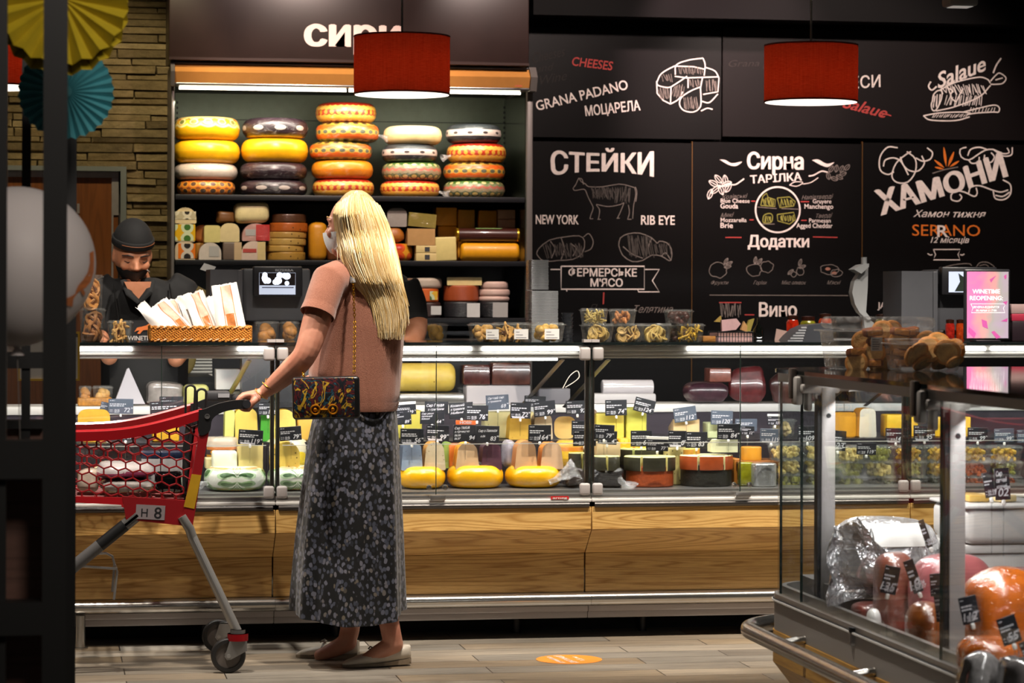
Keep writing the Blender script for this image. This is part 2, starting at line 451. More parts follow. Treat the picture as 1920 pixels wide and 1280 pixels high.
gp=MB();gp.bb(xs0,xd1-.0285,YD+.05,YD+.09,0,zd1-.0225);gp.build('rebate',M('rebate black','#0a0a0a',.6),door)
pn=MB();pn.bb(xs0,X(221,YD),YD+.0,YD+.045,.01,P(180,331,YD).z);pn.build('door_leaf',wood('door veneer','#80491c','#5a3010',(14,14,.7),.4,9,.4,.5),door)
tr=MB();dz=P(180,318,YD).z;
tr.bb(xs0,X(222,YD),YD-.01,YD+.044,P(180,333,YD).z,dz);tr.bb(X(209,YD),X(222,YD),YD-.01,YD-.0005,P(180,403,YD).z,P(180,333,YD).z)
tr.bb(X(209,YD),X(212.5,YD),YD-.01,YD-.0005,.05,P(180,403,YD).z)
tr.bb(X(144,YD),X(149,YD),YD-.008,YD-.0005,P(180,400,YD).z,P(180,382,YD).z)
tr.build('door_trim',M('brushed grey trim','#9a9490',.45,.5,var=.1),door)
hg=MB();hg.cyl((X(226,YD),YD-.02,P(226,430,YD).z),(X(226,YD),YD-.02,P(226,400,YD).z),.008);hg.build('hinge',M('hinge steel','#9c9c9a',.3,.9),door)
# ================================================================== chalkboards
CHW=M('white chalk paint','#eaddd4',.8,var=.12,vs=60)
CHG=M('faint chalk','#7d736c',.9,var=.3,vs=60)
CHD=M('very faint chalk','#2a2522',.9,var=.3,vs=60)
CHM=M('mid chalk','#4c4641',.9,var=.3,vs=60)
CHR=M('red chalk','#b3403a',.8,var=.15,vs=60)
CHO=M('orange chalk','#e07418',.8,var=.1,vs=60)
CHY=M('yellow green chalk','#8e8a3a',.8,var=.2,vs=60)
def board_mat(name,c,rough=.42):
 m=M(name,c,rough,0,.16,.12,3,.05,300); return m
BM=board_mat('chalkboard black','#0a0808')
BM2=board_mat('chalkboard satin','#130e0e',.5)
def wpt(px,py,Y,dy=0):
 p=P(px,py,Y);p.y-=dy; return p
class Board:
 """a board at plane Y; strokes and lettering are laid on it by where the photo shows them"""
 def __init__(s,root,Y):s.root=root;s.Y=Y;s.k=0;s.lay=.0016
 def strokes(s,name,lines,wd=2.0,m=CHW,taper=False):
  mb=MB();s.k+=1;y=s.lay+.00003*s.k
  for pts in lines:
   w0=wd
   if isinstance(pts[0],(int,float)):w0,pts=pts[0],pts[1:]
   Q=[P(a,b,s.Y) for a,b in pts]
   mb.stroke([(p.x,p.z) for p in Q],w0*mpp(pts[0][0],s.Y),Matrix.Translation((0,s.Y-y,0)),taper=taper)
   y+=.000008
  return mb.build(name,m,s.root,smooth=0,fix=False)
 def fill(s,name,polys,m=CHW):
  mb=MB();s.k+=1
  for i,pts in enumerate(polys):
   Q=[P(a,b,s.Y) for a,b in pts];y=s.Y-s.lay-.00003*s.k-.000004*i
   mb.add([(p.x,y,p.z) for p in Q],[tuple(range(len(Q)))])
  return mb.build(name,m,s.root,smooth=0,fix=False)
 def text(s,items,m=CHW,name='lettering'):
  """items: (text, centre px, baseline py, cap height px, width px, angle deg, bold, shear[, arc])"""
  for it in items:
   mb=MB();s.k+=1;y=s.lay+.00003*s.k
   body,cx,by,ch,wd,ang,bold,shear=it[:8];arc=it[8] if len(it)>8 else None
   k=mpp(cx,s.Y);p=P(cx,by,s.Y)
   fn= None
   if arc:
    W=wd*k/2
    fn= lambda X,Z,W=W,arc=arc,k=k:arc(X,Z,W,k)
   mb.text(body,Matrix.Translation((p.x,s.Y-y,p.z))@Matrix.Rotation(-math.radians(ang),4,'Y'),ch*k/.73,bold,shear,'CENTER',0,wd*k if wd else None,fn)
   mb.build(name,m,s.root,smooth=0,fix=False)
def cur(pts,n=24):
 """smooth curve through points (Catmull-Rom)"""
 p=[Vector(a) for a in pts];p=[2*p[0]-p[1]]+p+[2*p[-1]-p[-2]];out=[];segs=len(p)-3
 for i in range(segs):
  a,b,c,d=p[i:i+4];k=max(2,n//segs)
  for j in range(k+(i==segs-1)):
   t=j/k
   out.append(tuple(.5*((2*b)+(c-a)*t+(2*a-5*b+4*c-d)*t*t+(3*b-a-3*c+d)*t**3)))
 return out
def arcpts(cx,cy,rx,ry,a0,a1,n=28):
 return [(cx+rx*math.cos(math.radians(a0+(a1-a0)*i/n)),cy-ry*math.sin(math.radians(a0+(a1-a0)*i/n))) for i in range(n+1)]
def hatch(x0,y0,x1,y1,n,dx=0,rs=1,jit=2):
 r=random.Random(rs);L=[]
 for i in range(n):
  t=(i+.5)/n;L.append([(x0+(x1-x0)*t+r.uniform(-jit,jit),y0+r.uniform(-jit,jit)),(x0+(x1-x0)*t+dx+r.uniform(-jit,jit),y1+r.uniform(-jit,jit))])
 return L
def board(name,label,x0,y0,x1,y1,m=BM,zb=None,Y=YB,th=.02):
 pa,pb=P(x0,y0,Y),P(x1,y1,Y);zb=pb.z if zb is None else zb
 t=thing(name,label,'sign',(pa.x,Y,zb))
 mb=MB();mb.bb(pa.x,P(x1,y0,Y).x,Y,Y+th,zb,pa.z,r=.0015,seg=1);mb.build('panel',m,t)
 return Board(t,Y)
# upper left board
b=board('chalkboard','black wall board with a chalk sketch of cut cheeses, left of the other upper board',991,50.5,1353,262)
b.text([('GRANA PADANO',1093,187,19,180,14,.012,0),('МОЦАРЕЛА',1149,212,19,106,7,.02,0)])
b.text([('CHEESES',1109,127,17,78,-6,.014,.1)],CHR)
b.text([('Cheeses',1028,112,20,64,14,-.005,.45),('and',1020,134,15,36,10,-.005,.45),('Wine',1035,155,18,52,12,-.005,.45)],CHD,'faint_lettering')
L=[cur([(1231,155),(1240,138),(1262,125),(1268,124)]),cur([(1231,152),(1234,160),(1250,164),(1258,163)]),[(1231,152),(1232,175),(1243,188),(1257,195)],[(1258,163),(1257,195)],
     cur([(1257,195),(1272,186),(1280,172)]),cur([(1258,163),(1275,152),(1288,143)]),[(1265,143),(1288,146),(1348,144)],cur([(1266,140),(1268,122),(1290,113),(1318,109)]),
     cur([(1318,109),(1322,122),(1320,142)]),[(1268,124),(1300,125),(1322,130)],cur([(1322,126),(1340,133),(1348,146)]),[(1348,146),(1346,172),(1318,177)],[(1317,146),(1313,166)],[(1290,148),(1290,165)],
     cur([(1313,163),(1296,170),(1278,182),(1274,196),(1282,207),(1300,210),(1313,200),(1314,180),(1313,163)]),cur([(1314,208),(1326,203),(1336,205)]),cur([(1316,190),(1330,192),(1346,176)])]
b.strokes('drawing',L,2.2)
b.strokes('drawing',hatch(1234,166,1254,186,9,3,1)+hatch(1262,160,1284,182,9,-3,2)+hatch(1272,126,1316,138,14,2,3)+hatch(1292,150,1312,162,9,2,4)+hatch(1322,150,1344,170,10,1,5)+hatch(1280,182,1308,204,12,2,6)+hatch(1240,140,1260,152,6,3,8),1.2,CHG)
# upper right board
b=board('chalkboard','black wall board with salami, knife and Salaue lettering behind the red lamp',1355,51.5,2060,265.5,BM2)
b.text([('Salaue',1803,149,29,104,21,.02,.4)]);b.strokes('drawing',[cur([(1862,137),(1868,122),(1877,109)]),cur([(1745,153),(1741,162),(1747,169),(1756,162)])],3)
b.text([('Salaue',1618,211,22,88,-13,.016,.4)],CHR);b.strokes('drawing',[cur([(1650,219),(1658,214),(1671,217)])],2.4,CHR)
b.text([('ДЕЛІКАТЕСИ',1560,168,23,192,4,.01,.05)])
b.text([('Grana padano',1432,124,13,140,2,0,.3)],CHD,'faint_lettering')
L=[cur([(1748,190),(1750,178),(1758,170),(1766,172),(1764,188),(1755,206),(1748,206),(1746,196),(1748,190)]),cur([(1760,170),(1790,155),(1832,145),(1850,148),(1857,156)]),cur([(1755,208),(1790,200),(1835,182),(1857,160)]),
     cur([(1857,152),(1866,142),(1874,137),(1886,146),(1880,156),(1868,158),(1857,158)]),[(1866,150),(1880,146)],cur([(1775,164),(1785,170),(1782,180),(1792,190),(1800,176),(1806,166)])]
b.strokes('drawing',L,2.4);b.strokes('drawing',hatch(1768,176,1850,160,26,-6,3,3)+hatch(1770,198,1840,180,18,4,4,2)+hatch(1750,178,1764,200,7,-2,5),1.5,CHW)
b.strokes('drawing',[cur([(1731,217),(1760,212),(1800,210),(1820,212)]),cur([(1731,217),(1745,225),(1790,226),(1818,219)]),cur([(1806,210),(1830,204),(1862,197),(1873,201),(1872,210),(1862,210),(1830,212),(1812,215)])],2.4)
b.strokes('drawing',hatch(1745,220,1812,214,16,5,6,1)+hatch(1815,210,1866,202,9,3,7,1),1.3)
# lower boards -------------------------------------------------------------
ZL=.75
b=board('chalkboard','black wall board with СТЕЙКИ lettering and cow drawing',985,264,1297,700,BM,ZL)
def arch_down(X,Z,W,k):  # letters grow towards the left and right ends
 t=X/W; return X,Z*(1+.18*t*t)-9*k*t*t*(1 if Z<10*k else .1)
b.text([('СТЕЙКИ',1130,321,33,198,0,.035,0,arch_down)])
b.text([('NEW YORK',1044,420,18,82,0,.018,0),('RIB EYE',1233,421,18,65,0,.018,0),('ФЕРМЕРСЬКЕ',1130,518,15,131,0,.022,0),("М'ЯСО",1137,537,15,62,0,.022,0)])
b.strokes('drawing',[(2.4,)+tuple([(1052,499),(1052,542),(1208,542),(1208,499),(1052,499)]),(2,)+tuple([(1032,505),(1050,505)]),(2,)+tuple([(1209,505),(1236,505),(1223,526),(1236,547),(1197,547),(1196,543)]),[(1063,546),(1062,543)]],2)
b.text([('Телятина',1222,586,14,75,0,0,.45)],CHG,'faint_lettering');b.text([('П',1110,582,12,16,0,0,.45)],CHD,'faint_lettering')
cow=[cur([(1074,353),(1080,345),(1085,334),(1089,340),(1098,345),(1104,350),(1130,350),(1160,345),(1178,348),(1190,352)]),cur([(1074,353),(1078,357),(1090,355),(1097,356),(1102,368),(1108,380)]),
       cur([(1190,352),(1192,364),(1188,385),(1186,410)]),cur([(1191,350),(1194,360),(1192,378)]),cur([(1108,380),(1112,390),(1108,402),(1106,410)]),[(1106,410),(1112,410)],cur([(1118,384),(1124,394),(1122,410)]),[(1120,411),(1126,411)],
       cur([(1118,383),(1140,387),(1160,384),(1170,380)]),cur([(1170,380),(1164,395),(1158,408)]),[(1156,409),(1162,409)],cur([(1178,384),(1180,398),(1177,410)]),[(1176,411),(1184,411)],cur([(1085,334),(1091,336),(1094,346)])]
b.strokes('drawing',cow,1.5,CHG);b.strokes('drawing',hatch(1108,352,1150,372,26,4,11,4)+hatch(1155,352,1186,378,18,-3,12,4),1.1,CHM)
def steak(cx,cy,kx,flip=1):
 f= lambda pts:cur([(cx+flip*kx*a,cy+kx*c) for a,c in pts])
 return [f([(-54,10),(-50,0),(-30,-16),(0,-22),(26,-24),(36,-14),(32,8),(14,20),(-12,22),(-34,24),(-46,20),(-54,10)]),f([(34,-22),(44,-28),(52,-14),(48,0),(36,6)]),f([(-28,-14),(-20,0),(-26,18)]),f([(-8,-20),(-2,0),(-8,20)]),f([(10,-10),(20,0),(14,14)])]
b.strokes('drawing',steak(1060,466,1.0),1.7,CHG)
bird=[cur([(1160,460),(1163,446),(1178,438),(1200,437),(1222,446),(1232,456),(1236,452),(1250,455),(1259,468),(1258,488),(1250,486),(1240,480),(1222,478),(1205,488),(1185,490),(1167,478),(1160,460)]),cur([(1168,462),(1185,476),(1205,484)]),cur([(1222,446),(1216,462),(1218,478)]),cur([(1240,480),(1248,474),(1258,488)])]
b.strokes('drawing',bird,1.8,CHG);b.strokes('drawing',hatch(1020,458,1092,482,34,4,14,4)+hatch(1172,444,1218,480,26,6,15,4)+hatch(1226,458,1254,476,12,3,16,3),1.3,CHM)
b.strokes('drawing',[[(1132,548),(1131,570)]],2.5,CHR)
# middle lower board
b=board('chalkboard','black wall board with Сирна тарілка cheese plate menu',1299,265.5,1615.5,700,BM,ZL)
b.text([('Сирна',1454,317,31,110,0,.04,0),('Додатки',1460,463,22,119,0,.035,0),('Вино',1458,593,26,74,0,.03,0)])
b.text([('ТАРІЛКА',1455,341,15,100,4,.028,0)])
b.text([('Gouda',1367,390.5,10,34,0,.01,0),('Blue Cheese',1378,380,8,56,0,.005,0),('Mozzarella',1375,416,8,50,0,.005,0),('Brie',1362,427,10,24,0,.01,0),('Gruyere',1541,381,8,36,0,.005,0),('Manchengo',1535,391,9,56,0,.008,0),('Parmesan',1537,417,8,42,0,.005,0),('Agged Cheddar',1527,427,9,70,0,.008,0)])
b.text([('Козівські',1376,372,8,50,3,0,.45),('Мякі',1362,407,8,26,3,0,.45),('Напівтверді',1531,373,8,62,3,0,.45),('Тверді',1543,408,8,32,3,0,.45),('Фрукти',1348,533,7,34,0,0,.45),('Горіхи',1424,533,7,26,0,0,.45),('Мікс оливок',1487,533,7,48,0,0,.45),('М\'ясні',1562,533,7,27,0,0,.45)],CHG,'script_lettering')
b.strokes('drawing',[arcpts(1458,393,41.5,42.5,0,360,64)],3.2)
b.fill('drawing',[cur([(1349,299),(1360,300),(1372,306),(1391,303),(1380,311),(1366,309),(1349,299)]),cur([(1522,300),(1534,299),(1550,307),(1564,304),(1552,313),(1538,309),(1522,300)])])
def leafs(pairs,rx=9,ry=4.2):
 L=[]
 for x,y,a in pairs:
  ca,sa=math.cos(math.radians(a)),math.sin(math.radians(a))
  o=[(x+rx*u*ca+ry*v*sa,y-rx*u*sa+ry*v*ca) for u,v in [(-1,0),(-.4,-.8),(.4,-.8),(1,0),(.4,.8),(-.4,.8),(-1,0)]]
  L.append(cur(o,18));L.append([o[0],o[3]])
 return L
b.strokes('drawing',leafs([(1331,364,70),(1341,356,40),(1352,356,110),(1338,344,150),(1347,336,130),(1360,338,100),(1365,352,60),(1362,345,20)],10,5),1.5)
b.strokes('drawing',[(2.6,)+tuple(cur([(1350,350),(1364,346),(1378,346),(1388,340),(1395,335)]))],2.6)
b.strokes('drawing',leafs([(1558,317,60),(1568,316,80),(1578,317,70),(1588,314,50),(1553,330,100),(1564,335,160),(1574,332,150),(1580,326,20)],7,4),1.3,CHG)
b.strokes('drawing',[(2.6,)+tuple(cur([(1516,330),(1526,328),(1540,321),(1552,323)])),(1.6,)+tuple(cur([(1480,347),(1490,341),(1505,342),(1494,349),(1480,347)])),(1.6,)+tuple(cur([(1505,345),(1520,342),(1534,333)]))],2)
ch4=[[(1426,385),(1430,368),(1437,362),(1440,370),(1453,374),(1453,387),(1426,385)],[(1457,371),(1480,369),(1491,378),(1488,386),(1462,389),(1457,371)],cur([(1430,415),(1432,404),(1442,400),(1448,404),(1446,416),(1434,418),(1430,415)]),[(1457,402),(1488,398),(1491,412),(1480,420),(1458,414),(1457,402)]]
b.strokes('drawing',ch4,1.8,CHY);b.strokes('drawing',hatch(1430,372,1450,385,9,2,21)+hatch(1462,374,1486,385,9,2,22)+hatch(1460,404,1488,415,10,2,23)+hatch(1433,404,1446,415,6,1,24),1.6,CHY)
b.strokes('drawing',[(1.4,(1420,388),(1456,391)),(1.4,(1465,391),(1497,392)),(1.4,(1428,420),(1452,420))],1.4,CHG)
b.strokes('drawing',[[(1408,377),(1416,377)],[(1405,412),(1413,412)],[(1501,378),(1517,378)],[(1502,413),(1512,413)],[(1360,445),(1390,445)],[(1524,444),(1570,445)],[(1348,567),(1390,567)],[(1396,590),(1414,590)]],2,CHR)
b.strokes('drawing',[[(1330,553),(1590,554)]],1.6,CHG)
def ring(cx,cy,rx,ry,s=1):
 r=random.Random(s);n=14
 return cur([(cx+rx*math.cos(2*PI*i/n)*r.uniform(.85,1.1),cy+ry*math.sin(2*PI*i/n)*r.uniform(.85,1.1)) for i in range(n)]+[(cx+rx,cy)],60)
b.strokes('drawing',[ring(1346,506,17,15,1),ring(1414,506,14,12,2),ring(1438,500,12,11,3),ring(1500,508,7,8,5),ring(1488,514,5,5,6),ring(1555,505,18,10,7),ring(1568,512,12,7,8)]+leafs([(1361,490,60),(1367,494,30),(1364,500,10),(1500,492,70),(1504,500,20),(1482,510,40),(1416,488,80),(1424,490,50)],7,3),1.3,CHG)
b.fill('drawing',[ring(1552,504,5,3,9),ring(1564,512,5,3,10)],M('meat chalk','#a06e5c',.8))
b.strokes('drawing',hatch(1352,570,1388,592,15,0,31,3),1.3,CHG)
# right lower board
b=board('chalkboard','black wall board with slanted ХАМОНИ lettering and white scrolls',1618.5,267,1940,700,BM,ZL)
def slab(X,Z,W,k): return X,Z*(1+.3*abs(X/W))
b.text([('ХАМОНИ',1773,366,36,262,17,.05,0,slab)])
b.text([('Хамон тижня',1779,407,13,143,0,.01,.35),('12 місяців',1779,455,11,76,0,.012,.3)])
b.text([('SERANO',1774,442,22,133,0,.0,0)],CHO);b.text([('R',1766,444,23,22,0,.012,0)])
b.text([('JAMON',1672,578,12,54,0,.018,0)])
sc=[cur([(1683,277),(1664,276),(1650,294),(1650,318),(1664,327),(1676,322)]),cur([(1700,284),(1716,298),(1716,322),(1702,341),(1682,342),(1672,330),(1680,306),(1698,290),(1708,284)]),cur([(1656,312),(1660,300),(1676,296),(1690,304),(1703,328)]),cur([(1688,294),(1694,310),(1706,320),(1722,320),(1733,306),(1728,292)]),cur([(1717,296),(1730,302),(1744,298),(1748,286),(1738,277)]),
      cur([(1812,276),(1800,280),(1802,294),(1816,300),(1830,292),(1846,282),(1862,280),(1880,288),(1892,286),(1888,277)]),cur([(1816,300),(1822,306),(1834,304),(1836,294)]),cur([(1814,292),(1820,280),(1836,276),(1850,280)]),cur([(1846,290),(1846,302),(1858,304),(1864,294),(1858,286)]),cur([(1862,280),(1880,292),(1896,290),(1898,276)]),
      cur([(1783,364),(1784,374),(1796,377),(1803,370),(1799,364)]),cur([(1783,366),(1790,358),(1808,360),(1826,368),(1832,362),(1830,352)]),cur([(1816,362),(1820,351),(1836,348),(1860,356),(1876,360),(1890,356)]),cur([(1862,358),(1866,372),(1882,374),(1894,364),(1894,346),(1880,337)]),cur([(1866,366),(1880,368),(1893,360)])]
b.strokes('drawing',sc,2.6)
def blade(x,y,a,L,w):
 ca,sa=math.cos(math.radians(a)),math.sin(math.radians(a))
 return cur([(x+L*t*ca+w*s2*sa,y-L*t*sa+w*s2*ca) for t,s2 in [(0,0),(.5,1),(1,0),(.5,-1),(0,0)]],24)
b.fill('drawing',[blade(1774,313,97,38,2.6),blade(1777,313,68,31,2.8),blade(1780,313,32,22,2.2),blade(1771,315,142,25,2.4),blade(1770,317,168,18,2)],CHO)
b.strokes('drawing',[[(1748,325),(1770,318),(1796,313)]],2.2,CHG)
b.strokes('drawing',[[(1750,467.5),(1800,467.5),(1796,477),(1800,487),(1750,487),(1754,477),(1750,467.5)],cur([(1739,475),(1744,478),(1748,477)]),cur([(1800,477),(1804,478),(1808,476)])],2)
b.strokes('drawing',[cur([(1762,503),(1790,496),(1815,494),(1822,498)]),cur([(1830,500),(1838,492),(1852,492),(1864,500),(1860,503)]),cur([(1836,498),(1848,496),(1856,503)])],1.8,CHG)
# ---- edge strips between the boards
for i,(x,lab) in enumerate(((1298,'thin brass strip between the steak board and the cheese plate board'),(1617,'thin brass strip between the cheese plate board and the ham board'))):
 mb=MB();p=P(x,265,YB-.001);k=mpp(x,YB)
 mb.bb(p.x-.6*k,p.x+.6*k,YB-.002,YB+.018,ZL,p.z)
 o=mb.build('trim_strip',M('dull brass strip','#6b4a20',.5,.3));o['kind']='structure';o.name='trim_%d'%(i+1)
# ================================================================== pendant lamps
def shade_mat():
 m,nt,b=_new('red lamp fabric');q=N(nt);nt.nodes.remove(b);v=q.obj()
 s=q.sep(v);wv=q.noise(q.map(v,(40,40,900)),1,2);w2=q.noise(q.map(v,(600,600,8)),1,2)
 f=q.math('MULTIPLY_ADD',wv,.6,q.math('MULTIPLY',w2,.4))
 c=q.ramp(f,[(.35,'#9c4a34'),(.65,'#c46a4c')])
 d=q.n('ShaderNodeBsdfDiffuse');q.put(d.inputs[0],c);t=q.n('ShaderNodeBsdfTranslucent');q.put(t.inputs[0],c)
 mx=q.n('ShaderNodeMixShader');mx.inputs[0].default_value=.55;q.put(mx.inputs[1],d.outputs[0]);q.put(mx.inputs[2],t.outputs[0])
 nt.links.new(mx.outputs[0],nt.nodes['Material Output'].inputs[0]); return m
SHM=shade_mat();DIF=M('lit diffuser','#fff4ea',.5,emit=2.2,ecol='#fff0e0')
def lamp_proto():
 t=thing('pendant_lamp','x','lamp',(0,0,0),0,'red drum pendant lamps over the counter')
 R,H=.2,.245
 s=MB();n=56
 for k,(r,rr) in enumerate(((R,0),(R-.003,1))):
  pass
 s.lathe([(R-.003,0),(R,0),(R,H),(R-.003,H),(R-.003,0)],n);s.build('lamp_shade',SHM,t)
 [MB().lathe([(R+.0008,z),(R+.0012,z+.003),(R+.0008,z+.006)],n).build('rim',M('dark red piping','#5a0f0a',.7),t) for z in (0,H-.006)]
 d=MB();d.lathe([(0.0001,-.001),(R-.0045,-.001),(R-.0045,.003),(0.0001,.003)],n);d.build('diffuser',DIF,t)
 c=MB();c.cyl((0,0,H-.02),(0,0,1.9),.0045,n=8);c.cyl((0,0,H-.08),(0,0,H-.01),.02,n=12)
 for a in range(3):c.cyl((0,0,H-.015),(math.cos(a*2.1)*(R-.003),math.sin(a*2.1)*(R-.003),H-.015),.002,n=6)
 c.build('cord',M('pale cord','#d8d2c8',.6),t)
 return t
lp=lamp_proto();YL=11.0
for i,(px,ytop,ybot,lab) in enumerate(((753.5,70,178,'red drum pendant lamp in front of the сири sign'),(1520.5,84,192,'red drum pendant lamp in front of the salami board'),(-16,56,164,'red drum pendant lamp behind the yellow paper fan'))):
 p=P(px,ybot,YL);o=lp if i==0 else dup(lp,p,0,lab);o.location=p;o['label']=lab
 for kk,(dz,e) in enumerate(((.10,4.0),)):
  l=bpy.data.lights.new('bulb','POINT');l.energy=e;l.color=(1,.82,.62);l.shadow_soft_size=.05
  q=bpy.data.objects.new('bulb',l);C.objects.link(q);q.location=(p.x,p.y,p.z+dz)
# ceiling spot at the top edge
p=P(1800,4,10.9)
t=thing('ceiling_spotlight','grey box spotlight hanging at the ceiling above the ham board','spotlight',p)
mb=MB();k=mpp(1800,10.9);mb.box((p.x,p.y,p.z+.06),(57*k,.11,.16),r=.012,T=None);mb.build('housing',M('grey spotlight housing','#8f8c88',.5),t)
mb=MB();mb.cyl((p.x,p.y,p.z+.13),(p.x,p.y,3.4),.012);mb.build('bracket',BLACK,t)
mb=MB();mb.bb(p.x-.045,p.x+.045,p.y-.04,p.y+.04,p.z-.0225,p.z-.0202);mb.build('lens',M('spot lens','#d8d4cc',.3,emit=.3),t)
# ================================================================== wall fridge for cheese
YF=12.32;YFB=12.93
fx0,fx1=P(321,300,YF).x,P(999,300,YF).x
t=thing('display_fridge','tall open wall fridge full of cheese wheels under the сири sign','fridge',((fx0+fx1)/2,YF,0))
FR=t
DKG=M('fridge liner','#5a6152',.38,.35,var=.08);SHELF=M('shelf black','#16161a',.42);STL=M('satin steel','#8c8a88',.3,.9,var=.06,vs=8)
GREY=M('grey end panel','#6d6763',.45,.3)
zh0,zh1=P(660,166,YF).z,P(660,124,YF).z
wI0,wI1=P(327,300,YF).x,P(988,300,YF).x
zs1=P(660,371,YF).z
mb=MB();mb.bb(fx0,fx1,YFB,YFB+.03,zs1,zh1);mb.build('back_panel',DKG,t)
mb=MB();mb.bb(fx0,fx1,YFB,YFB+.03,.1,zs1-.0005);mb.build('back_panel',M('shaded fridge liner','#101012',.5),t)  # same liner in black: shade below the top shelf put into the colour
# perforated upright slots on the back
mb=MB()
for px in (945,640,332):
 x=P(px,250,YFB).x
 for k in range(40):mb.bb(x-.004,x+.004,YFB-.003,YFB,1.25+k*.025,1.262+k*.025)
mb.bb(fx0,fx1,YFB-.002,YFB,P(500,226,YFB).z,P(500,224.5,YFB).z)
mb.build('slot_rail',M('slot black','#0c0d0c',.6),t)
for s,(a,b2) in enumerate(((fx0,wI0),(wI1,fx1))):
 mb=MB();mb.bb(a,b2,YF,YFB,.1,zh1-.002,r=.004);mb.build('end_panel',GREY,t)
 mi=MB();xi=b2 if s==0 else a;mi.bb(xi-(.004 if s else 0),xi+(0 if s else .004),YF+.03,YFB,.3,zh0);mi.build('side_liner',M('mirror liner','#4a5044',.16,.85),t)
mb=MB();mb.bb(wI0,wI1,YF+.1,YFB,zh0+.012,zh1);mb.build('top_panel',M('top black','#0d0f0d',.5),t)
# wooden looking canopy with two facets, chrome edges and end caps
mb=MB();zc=(zh0+zh1)/2+.008
mb.loft([[(x,YF-.05,zh0+.012),(x,YF-.075,zc),(x,YF-.03,zh1-.006),(x,YF+.1,zh1-.006),(x,YF+.1,zh0+.012)] for x in (wI0-.002,wI1+.002)]);mb.build('canopy',M('ochre canopy','#c98a45',.4,.15,var=.05),t,smooth=20)
mb=MB();mb.bb(wI0-.002,wI1+.002,YF-.05,YF+.06,zh0+.001,zh0+.0118,r=.003);mb.bb(wI0-.002,wI1+.002,YF-.033,YF+.02,zh1-.0058,zh1+.004,r=.002);mb.build('canopy_trim',STL,t)
for a,b2 in ((fx0-.006,wI0-.0025),(wI1+.0025,fx1+.006)):
 mb=MB();T=Matrix();mb.loft([[(x,YF-.06,zh0-.004),(x,YF-.09,zc),(x,YF-.04,zh1+.006),(x,YF+.0,zh1+.006),(x,YF+.0,zh0-.004)] for x in (a,b2)]);mb.build('canopy_cap',GREY,t,smooth=20)
mb=MB();q=P(973,162,YF-.08);mb.text('ARNEG',Matrix.Translation((q.x,YF-.0685,q.z))@Matrix.Rotation(-.45,4,'X'),.011,.02,0);mb.build('lettering',CHR,t,smooth=0)
# lit tube
TUBE=M('lit tube','#fff8e6',.4,emit=7,ecol='#fff3d8')
mb=MB()
for a,b2 in ((336,650),(655,977)):mb.tube([(P(a,170,YF).x,YF+.02,zh0-.008),(P(b2,170,YF).x,YF+.02,zh0-.008)],.0065,8)
mb.build('light_tube',TUBE,t)
# shelves
ZS=[]
for i,(py,dep) in enumerate(((371.5,.03),(492.5,.01),(600,-.03))):
 z1=P(660,py-3.5,YF+dep).z;z0=P(660,py+5.5,YF+dep).z;ZS.append(z1)
 mb=MB();mb.bb(wI0+.006,wI1-.006,YF+dep,YFB-.004,z0+.004,z1);mb.bb(wI0+.006,wI1-.006,YF+dep-.012,YF+dep-.0004,z0,z1+.002,r=.002);mb.build('shelf',SHELF,t)
# lower body with louvres, seen through the counter glass
mb=MB();mb.bb(wI0,wI1,YF-.02,YFB,.1,.42,r=.01);mb.build('base',GREY,t)
LW=M('white louvre','#d8d8d6',.4)
mb=MB()
for k in range(9):mb.bb(P(352,700,YF).x,P(398,700,YF).x,YF-.01+k*.004,YF+.01+k*.004,.905+k*.0145,.914+k*.0145)
mb.build('grille',LW,t)
mb=MB();mb.bb(wI0+.006,wI1-.006,YF+.05,YF+.06,.43,ZS[2]-.06);mb.build('lower_panel',M('dark lower panel','#26262b',.4,.3),t)
# header sign
YH=12.25
hz0,hz1=P(660,118,YH).z,P(660,8,YH).z;hx0,hx1=P(317,60,YH).x,P(992,60,YH).x
sg=thing('shop_sign','wide dark brown sign reading сири above the cheese fridge','sign',((hx0+hx1)/2,YH,hz0))
mb=MB();mb.bb(hx0,hx1,YH,YH+.35,hz0,hz1+.25,r=.006);mb.build('sign_panel',M('brown gloss panel','#2b1d1a',.35,.0,.5,.15,6),sg)
B=Board(sg,YH);B.text([('сири',662,87,52,183,0,.045,0)],M('pink white lettering','#e5c6bd',.6))
mb=MB();mb.bb(hx0,hx1,YH-.012,YH-.0003,hz0+.001,P(660,113,YH).z);mb.build('sign_edge',M('dark bronze edge','#3a2a26',.35,.5),sg)
